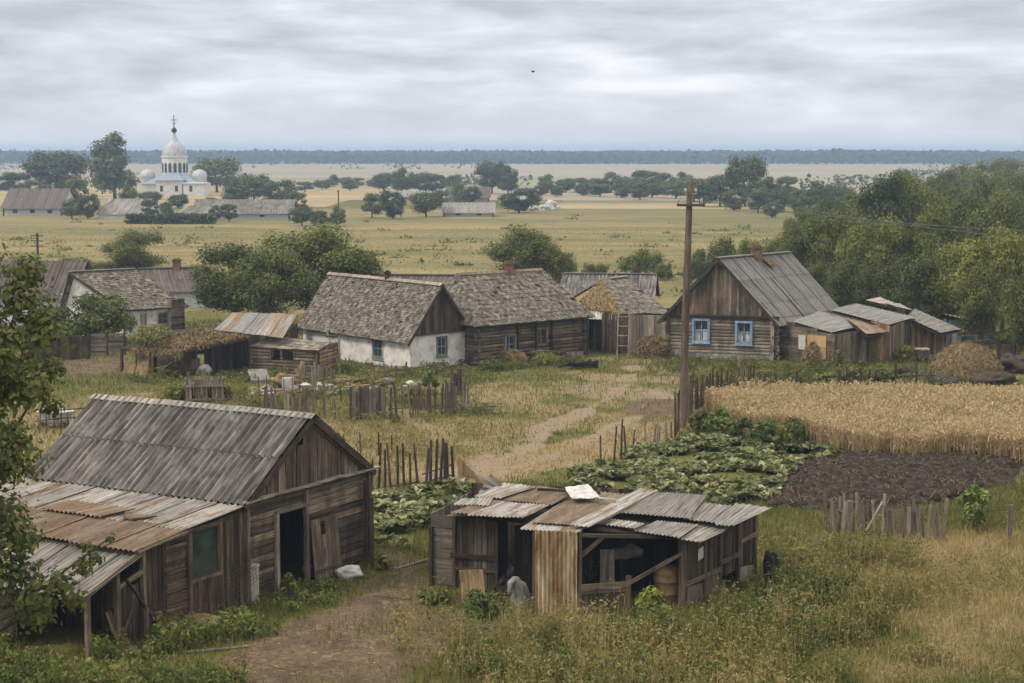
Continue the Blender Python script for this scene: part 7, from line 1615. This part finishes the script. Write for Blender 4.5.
for i, (px, py) in enumerate(((947, 384), (995, 384))): c = gp(px, py); mb = MB(); lumpy(mb, c + Zv * .2, 1.0, .6, .38, 12, 95 + i, .3, .4); tag(mb.build('earth_heap', M['bark'], None, True, c), ['dark heap of earth at the wheat side of the haystack foot', 'smaller earth heap at the far side of the haystack foot'][i], 'heap')
c = gp(1018, 372); mb = MB(); lumpy(mb, c + Zv * .5, 1.0, .7, .55, 14, 99, .3, .8); tag(mb.build('log_heap', M['bark'], None, True, c), 'brown heap of stumps right of the haystack', 'heap')
flat_junk('plank', 'pale board lying among the poles near the yard fence end', 'board', (478, 410), 1.4, .2, .06, .5, .15, 'grey_wood', .15)
for k, (dx, an) in enumerate(((0, .2), (.5, 1.0), (-.4, -.5))):
    c = gp(482, 409) + [dx, 0, .1 + .08 * k]; d_ = np.array([math.cos(an), math.sin(an) * .6, .05]); mb = MB(); mb.tube([c - d_ * .8, c + d_ * .8], .05, 6, .6); tag(mb.build('loose_pole', M['grey_wood'], None, False, c), 'grey pole lying at the open end of the yard fence', 'pole', 'loose poles at the fence end')
for i, (px, py, ln, an, mt, lb) in enumerate(((215, 652, 1.6, .3, 'grey_wood', 'grey plank lying flat in the yard before the nettles'), (392, 600, 1.1, -.4, 'dark_wood', 'dark plank lying in the dirt between barn and patchwork shed'), (412, 566, 1.5, .9, 'grey_wood', 'grey pole-like plank in the dirt by the squash leaves'), (340, 640, .8, 1.2, 'ochre_wood', 'short tan board lying on the bare yard earth'))):
    c = gp(px, py); d_ = np.array([math.cos(an), math.sin(an), .02]); mb = MB(); mb.bar(c - d_ * ln / 2 + Zv * .06, c + d_ * ln / 2 + Zv * .06, .16, .04, Zv, .5); tag(mb.build('plank', M[mt], None, False, c), lb, 'board')
def bird():
    c = at(533, 71.5, 150); root = None; mb = MB(); s = .42
    mb.lathe(c, [(0, -.2 * s), (.12 * s, -.1 * s), (.14 * s, .0), (.1 * s, .12 * s), (0, .2 * s)], 8, .5, 2.6, 1.2)
    for sd in (-1, 1): mb.add([c + [sd * .05, .2 * s, .02], c + [sd * .05, -.25 * s, .02], c + [sd * .6 * s, -.15 * s, .22 * s], c + [sd * 1.2 * s, .05 * s, .08 * s], c + [sd * .6 * s, .2 * s, .24 * s], c + [sd * .05, .2 * s, -.02], c + [sd * .05, -.25 * s, -.02], c + [sd * .6 * s, -.15 * s, .2 * s], c + [sd * 1.2 * s, .05 * s, .06 * s], c + [sd * .6 * s, .2 * s, .22 * s]], [(0, 1, 2, 4), (5, 9, 7, 6)], .5); mb.addF([(2, 3, 4), (7, 9, 8)], mb.n - 10, .5)
    tag(mb.build('bird', M['dark_junk'], None, False, c), 'dark bird flying alone under the grey clouds', 'bird')
bird()

# ================================================================ near plants
def foreground_tree():
    D0 = 36.0; X = lambda px: (px - 512) / FPX * D0; Z = lambda py: CAM_H - (py - 151) / FPX * D0 * 1.0
    cx = X(-72); ex = []
    for px, py, r in ((18, 300, .7), (40, 330, .55), (5, 350, .8), (30, 385, .6), (0, 440, .5), (25, 270, .45), (-20, 260, .7), (8, 540, .6), (55, 585, .42), (72, 572, .3), (90, 560, .2), (30, 600, .55), (15, 625, .5), (62, 610, .3), (42, 372, .35), (45, 410, .28), (0, 390, .6), (10, 580, .5), (100, 545, .12), (78, 555, .18)):
        ex.append((X(px) - cx, U(-.5, .5), Z(py), r))
    r = make_tree('tree', Z(225), 2.0, 1.6, 34, 25000, .15, 'leaf', 201, .16, .85, [(e[:3], e[3]) for e in ex], .62, .6)
    r.location = (cx, D0, 0); tag(r, 'tree leaning in at the frame edge, its leaves hanging over the lean-to roof', 'tree')
foreground_tree()
def shrub(px, py, hw, ht_px, n, leaf, mat, label, name='shrub', seed=0, cat='bush'):
    p = gp(px, py); rx = hw * p[1] / FPX; hh = zat(p, ht_px); r = make_tree(name, hh, rx, 0, 14, n, leaf, mat, 300 + seed, .03, .9, (), .6, .6); r.location = p; tag(r, label, cat)
leafmat('leaf_bright', [(0.04, 0.065, 0.02), (0.085, 0.125, 0.035), (0.14, 0.18, 0.055), (0.20, 0.235, 0.085)])
for i, a in enumerate((
    (973, 530, 18, 482, 1500, .16, 'leaf_bright', 'young green bush standing by the low picket fence'), (795, 447, 20, 420, 1300, .17, 'leaf_dark', 'dark green bush at the front edge of the wheat'), (765, 446, 16, 421, 1100, .17, 'leaf_bright', 'bushy weed between the squash patch and the wheat'),
    (722, 434, 16, 409, 1000, .16, 'leaf_bright', 'tall leafy weed at the corner of the wheat near the pole'), (700, 431, 12, 410, 800, .16, 'leaf', 'leafy weed at the foot of the dark pickets'), (781, 452, 10, 428, 700, .17, 'leaf', 'smaller weed beside the dark green bush before the wheat'), (742, 440, 13, 418, 900, .16, 'leaf', 'middle weed between wheat corner and squash patch'),
    (481, 622, 20, 590, 1500, .14, 'leaf_bright', 'nettle clump before the broad plank at the patchwork shed'), (434, 606, 15, 589, 900, .13, 'leaf', 'green tuft at the outer corner of the patchwork shed'), (653, 622, 16, 588, 1000, .17, 'leaf_bright', 'big-leaved weed before the shed counter'), (289, 604, 8, 572, 600, .13, 'leaf', 'green weed growing in the barn doorway'), (327, 592, 11, 577, 700, .12, 'leaf_bright', 'nettles at the foot of the leaning barn door'),
    (383, 571, 10, 556, 600, .12, 'leaf', 'green weeds beside the barn corner post'), (842, 600, 22, 568, 1500, .10, 'leaf_warm', 'dark leafy thicket in the dry weeds beyond the patchwork shed'), (800, 577, 22, 548, 1500, .11, 'leaf_warm', 'pale flowering weeds at the end wall of the patchwork shed'),
    (430, 400, 9, 370, 900, .16, 'leaf_bright', 'tall green weed growing through the gappy pickets'), (415, 408, 10, 385, 900, .16, 'leaf', 'weed thicket between the gappy pickets'), (225, 400, 8, 384, 700, .15, 'leaf', 'weed at the corner of the big slatted crate'), (175, 403, 14, 384, 900, .15, 'leaf', 'green weeds in the grass next to the slatted crate'), (545, 365, 18, 354, 800, .15, 'leaf', 'green weeds along the log house wall'), (490, 372, 13, 361, 800, .15, 'leaf', 'green weeds at the joint of cottage and log house'),
    (903, 361, 10, 344, 800, .16, 'leaf', 'green bush between the shed row and the beehive'), (838, 368, 8, 350, 600, .15, 'leaf', 'green bush at the corner of the annex'), (850, 386, 14, 366, 900, .17, 'leaf', 'green weeds before the annex behind the wheat'), (882, 387, 13, 370, 900, .17, 'leaf_dark', 'dark green weeds behind the middle of the wheat'), (826, 388, 12, 372, 900, .17, 'leaf_bright', 'bright weeds behind the wheat near the stalk heap'))):
    shrub(*a, seed=i)

def scatter(n, y0, y1, xf=.315, xo=1.5):
    y = y0 + (y1 - y0) * rng.random(n) ** .8; x = (rng.random(n) * 2 - 1) * (y * xf + xo); return x, y
FOOT = []      # footprints kept free of tall grass
def foot(*px): FOOT.append(np.array([gp(*q)[:2] for q in px]))
foot((246, 606), (369, 563), (300, 545), (60, 560)); foot((60, 655), (246, 606), (120, 560), (-100, 600)); foot((432, 588), (499, 594), (535, 618), (577, 619), (684, 609), (754, 582), (700, 560), (480, 560))
CAMHOUSES = [(p_.location[0], p_.location[1]) for p_ in SC.objects if p_.get('category') in ('house', 'cottage', 'barn', 'shed')]
def clear(x, y):
    k = np.ones(len(x), bool)
    for f in FOOT: k &= in_poly(x, y, f) > .05
    return k
def grass_layer(name, label, n, y0, y1, hrange, wid, mat, bias, kill, tallness=1.0, kind='stuff'):
    x, y = scatter(n, y0, y1); sand, soil, straw, plotm = masks(x, y)
    dens = np.clip(1 - .93 * sand - .95 * soil - 1.3 * plotm, 0, 1) * (.35 + .9 * fbm(x, y, 2.3, 87, 3))
    dens *= np.where(in_poly(x, y, WHEAT) < .2, 0, 1) * np.where(np.minimum(in_poly(x, y, SQ1), in_poly(x, y, SQ2)) < -.4, .15, 1)
    k = (rng.random(n) < dens) & clear(x, y); x, y, straw = x[k], y[k], straw[k]; m_ = len(x)
    h = (hrange[0] + (hrange[1] - hrange[0]) * rng.random(m_) ** 1.6) * (.6 + .9 * fbm(x, y, 3.1, 93, 3)) * tallness
    t = np.clip(.22 + .6 * straw + .35 * (fbm(x, y, 4, 19, 3) - .45) + rng.normal(0, .13, m_) + bias, 0, 1)
    mb = MB(); mb.blades(np.stack([x, y, hgt(x, y) - .02], 1), h, wid, np.clip(rng.normal(.45, .25, m_), 0, 1.2), t); tag(mb.build(name, M[mat]), label, 'grass', None, kind)
grass_layer('grass', 'short green and straw-coloured grass round the near sheds', 230000, 39, 64, (.05, .30), .022, 'grass', 0, 0)
grass_layer('grass', 'tufty yard grass between the cottages, path and wheat', 190000, 60, 128, (.06, .34), .04, 'grass', -.02, 0)
grass_layer('dry_grass', 'dry straw-coloured grass over the bottom corner', 60000, 39, 60, (.12, .5), .018, 'grass', .2, 0)
grass_layer('meadow_grass', 'tall pale and green grass of the meadow behind the village', 36000, 118, 280, (.10, .3), .1, 'grass', .5, 0)
WEEDS = W2([(430, 690), (450, 655), (520, 640), (600, 640), (690, 630), (765, 600), (775, 552), (830, 545), (880, 560), (880, 600), (860, 650), (850, 760), (420, 760)])
NETTLE = W2([(-20, 690), (-20, 640), (90, 662), (130, 650), (160, 636), (200, 640), (245, 622), (262, 628), (225, 650), (180, 668), (190, 690)])
NETT2 = W2([(262, 606), (300, 598), (330, 606), (300, 616), (265, 616)])
def weeds(name, label, poly, n, hr, leaf, mat, bias=0.0, dens_sc=1.2, leaves_per=18, thr=.42, nz=5.0):
    a, b = poly.min(0) - 1, poly.max(0) + 1; x = rng.uniform(a[0], b[0], n); y = rng.uniform(a[1], b[1], n)
    k = (in_poly(x, y, poly) + nz * (fbm(x, y, 2.6, 23, 4) - .5) < 0) & (fbm(x, y, dens_sc, 29, 3) > thr) & clear(x, y); x, y = x[k], y[k]; m_ = len(x)
    h = rng.uniform(*hr, m_) * (.55 + .9 * fbm(x, y, 2.5, 37, 3)); lx, ly = rng.normal(0, .14, m_) * h, rng.normal(0, .14, m_) * h
    ct = np.clip(.35 + bias + .9 * (fbm(x, y, 1.8, 43, 3) - .5) + rng.normal(0, .12, m_), 0, 1)
    mb = MB(); z0 = hgt(x, y); mb.blades(np.stack([x, y, z0], 1), h, .022, np.full(m_, .15), np.clip(ct + .25, 0, 1))
    kk = leaves_per; u = rng.random((m_, kk)) ** .7; sp = .16 * (1.15 - u * .7)
    C_ = np.stack([x[:, None] + lx[:, None] * u + rng.normal(0, 1, (m_, kk)) * sp, y[:, None] + ly[:, None] * u + rng.normal(0, 1, (m_, kk)) * sp, z0[:, None] + h[:, None] * (.12 + .9 * u)], -1).reshape(-1, 3)
    nn = rng.normal(0, .7, (m_ * kk, 3)) + [0, 0, .8]; t = np.clip(np.repeat(ct, kk) + rng.normal(0, .13, m_ * kk) + .12 * (u.reshape(-1) - .5), 0, 1)
    mb.leaves(C_, nn, leaf * rng.uniform(.5, 1.3, m_ * kk), t, .42, .25); tag(mb.build(name, M[mat]), label, 'weeds', None, 'stuff')
weeds('weeds', 'tall tangled weeds, green and drying, before the patchwork shed', WEEDS, 8500, (.25, .95), .12, 'weed', .2, 1.0, 17, .46, 9.0)
weeds('weeds', 'tallest leafy weeds rising in loose clumps over the tangle', WEEDS, 1200, (.6, 1.2), .12, 'weed', .1, .6, 22, .6, 9.0)
weeds('dry_stalks', 'tall brown dry stalks standing among the weeds', WEEDS, 6500, (.45, 1.15), .07, 'weed', .6, .9, 10, .48, 9.0)
weeds('weeds', 'dark broad-leaved clumps among the weeds before the patchwork shed', WEEDS, 3000, (.2, .7), .17, 'leaf_bright', -.15, .8, 16, .53)
weeds('nettles', 'green nettles and low leafy plants along the lean-to shed', NETTLE, 3600, (.12, .6), .17, 'leaf_bright', -.05, .9, 14, .49)
weeds('weeds', 'rough weeds and dry stems between the nettles of the lean-to shed', NETTLE, 2200, (.2, .7), .1, 'weed', .25, .9, 12, .5)
weeds('nettles', 'green nettles beside the whitewashed post', NETT2, 260, (.12, .35), .13, 'leaf_bright', .0, 1.0, 16, .3)
DRYW = W2([(770, 560), (850, 515), (1060, 520), (1060, 700), (800, 700)])
weeds('dry_weeds', 'scattered dry weeds over the straw-coloured ground', DRYW, 5200, (.12, .55), .09, 'weed', .2, 2.2, 14, .52)
MIDW = W2([(330, 440), (380, 420), (470, 420), (480, 440), (440, 470), (380, 485), (340, 480)])
weeds('dry_weeds', 'yellowing weeds between picket panels and stake fence', MIDW, 1500, (.2, .6), .13, 'weed', .3, 1.5, 10, .5)
YW = W2([(150, 400), (250, 380), (480, 375), (470, 418), (300, 428), (230, 418)])
weeds('weeds', 'green weeds in the yard before the small log shed', YW, 3600, (.2, .7), .16, 'weed', .05, 1.8, 12, .5)
BW = W2([(640, 372), (690, 364), (800, 372), (900, 380), (940, 384), (930, 392), (760, 392), (700, 388)])
weeds('weeds', 'green weeds along the fence behind the wheat', BW, 2600, (.2, .8), .18, 'weed', -.1, 1.8, 12, .48)
for poly_, lb_ in (([(330, 366), (410, 371), (470, 364), (474, 372), (410, 381), (326, 375)], 'weeds along the foot of the white cottage walls'), ([(476, 366), (584, 356), (588, 363), (480, 375)], 'weeds along the foot of the dark log house'), ([(664, 358), (780, 361), (870, 364), (960, 352), (962, 360), (870, 372), (770, 370), (658, 366)], 'weeds along the foot of the blue-windowed house and sheds'), ([(118, 374), (182, 379), (252, 372), (340, 372), (342, 380), (250, 382), (180, 388), (112, 380)], 'weeds before the turf shed and small log shed')):
    weeds('weeds', lb_, W2(poly_), 1300, (.12, .5), .17, 'weed', -.02, 1.6, 12, .42, 2.0)
# squash
def squash(poly, n, label):
    a, b = poly.min(0) - .5, poly.max(0) + .5; x = rng.uniform(a[0], b[0], n); y = rng.uniform(a[1], b[1], n)
    k = (in_poly(x, y, poly) + 1.2 * (fbm(x, y, 1.5, 53, 3) - .5) < 0) & (fbm(x, y, 1.3, 59, 3) > .46); x, y = x[k], y[k]; m_ = len(x)
    z = hgt(x, y) + .08 + .38 * fbm(x, y, .9, 67, 2) * rng.uniform(.5, 1.1, m_); r = rng.uniform(.05, .155, m_); ang = np.linspace(0, 2 * math.pi, 9)[:-1]
    tx, ty = rng.normal(0, .35, m_), rng.normal(0, .35, m_); ph = rng.uniform(0, 6.28, m_); mb = MB(); V = []
    ctr = np.stack([x, y, z - .03], 1)[:, None]
    lob = (1 + .22 * np.cos(ang * 5))[None]; ca, sa = np.cos(ang[None] + ph[:, None]) * lob * r[:, None], np.sin(ang[None] + ph[:, None]) * lob * r[:, None]
    ring = np.stack([x[:, None] + ca, y[:, None] + sa, z[:, None] + ca * tx[:, None] + sa * ty[:, None] + .25 * r[:, None] * np.abs(np.sin(ang * 2.5))[None] - .05 * (rng.random((m_, 8)))], -1)
    V = np.concatenate([ctr, ring], 1).reshape(-1, 3); i = np.arange(m_)[:, None] * 9; t = np.clip(rng.normal(.42, .27, m_) + .7 * (fbm(x, y, 1.6, 71, 3) - .5), 0, 1); base = mb.n
    F0 = np.concatenate([i + np.array([[0, 1 + j, 1 + (j + 1) % 8]]) for j in range(8)]); mb.add(V, F0, np.tile(t, 8))
    tag(mb.build('squash_foliage', M['squash']), label, 'squash plants', None, 'stuff')
squash(SQ1, 9500, 'broad squash leaves behind the stake fence and barn'); squash(SQ2, 30000, 'broad pale-veined squash leaves filling the patch behind the shed')
# wheat
def wheat():
    a, b = WHEAT.min(0), WHEAT.max(0); n = 52000; x = rng.uniform(a[0], min(b[0], 27), n); y = rng.uniform(a[1], b[1], n); sd = in_poly(x, y, WHEAT) + 1.8 * (fbm(x, y, 1.4, 3, 4) - .5)
    k = (sd < 0) & ((sd > -2.2) | (rng.random(n) < .55)); x, y = x[k], y[k]; m_ = len(x); h = rng.normal(1.0, .1, m_) * (.78 + .5 * fbm(x, y, 2.0, 5, 4)); z0 = hgt(x, y)
    mb = MB(); ln = np.clip(rng.normal(.14, .09, m_), 0, .5); P_ = np.stack([x, y, z0], 1); mb.blades(P_, h, .03, ln, np.clip(rng.normal(.34, .15, m_), 0, 1))
    # ears and drooping leaves
    C_ = P_ + np.stack([rng.normal(0, .07, m_), rng.normal(0, .07, m_), h * .97], 1); mb.leaves(C_, rng.normal(0, 1, (m_, 3)) * [1, 1, .25], rng.uniform(.11, .19, m_), np.clip(rng.normal(.72, .18, m_), 0, 1), .38, .3)
    C_ = P_ + np.stack([rng.normal(0, .07, m_), rng.normal(0, .07, m_), h * rng.uniform(.3, .9, m_)], 1); mb.leaves(C_, rng.normal(0, 1, (m_, 3)), rng.uniform(.15, .32, m_), np.clip(rng.normal(.5, .2, m_), 0, 1), .13, .5)
    tag(mb.build('wheat', M['wheat']), 'ripe golden wheat standing in a block before the sheds', 'wheat', None, 'stuff')
wheat()
# straw litter on the path strip and the yard
def litter():
    n = 26000; x, y = scatter(n, 39, 100); sand, soil, straw, pl = masks(x, y); k = (rng.random(n) < np.clip(straw * .9 + sand * .2 + soil * .22, 0, 1)) & (in_poly(x, y, WHEAT) > 0) & clear(x, y); x, y = x[k], y[k]; m_ = len(x); mb = MB()
    mb.leaves(np.stack([x, y, hgt(x, y) + .025], 1), rng.normal(0, .25, (m_, 3)) + Zv, rng.uniform(.12, .4, m_), rng.random(m_), .1, .05); tag(mb.build('straw', M['straw']), 'cut straw scattered over path edges and dry ground', 'straw', None, 'stuff')
    n = 5000; x, y = scatter(n, 39, 75); sand, soil, straw, pl = masks(x, y); k = (rng.random(n) < np.clip(soil * .7 + sand * .2, 0, 1)) & clear(x, y); x, y = x[k], y[k]; mb = MB()
    for a, b in zip(x[:1600], y[:1600]):
        r = U(.02, .07); o3 = np.array([[1, 0, 0], [0, 1, 0], [-1, 0, 0], [0, -1, 0], [0, 0, .7]]) * r * rng.uniform(.6, 1.3, (5, 1)) + [a, b, gz(a, b)]; mb.add(o3, [(0, 1, 4), (1, 2, 4), (2, 3, 4), (3, 0, 4)], U(0, 1))
    tag(mb.build('pebbles', M['stone']), 'small stones and crumbs on the bare yard earth', 'pebbles', None, 'stuff')
litter()
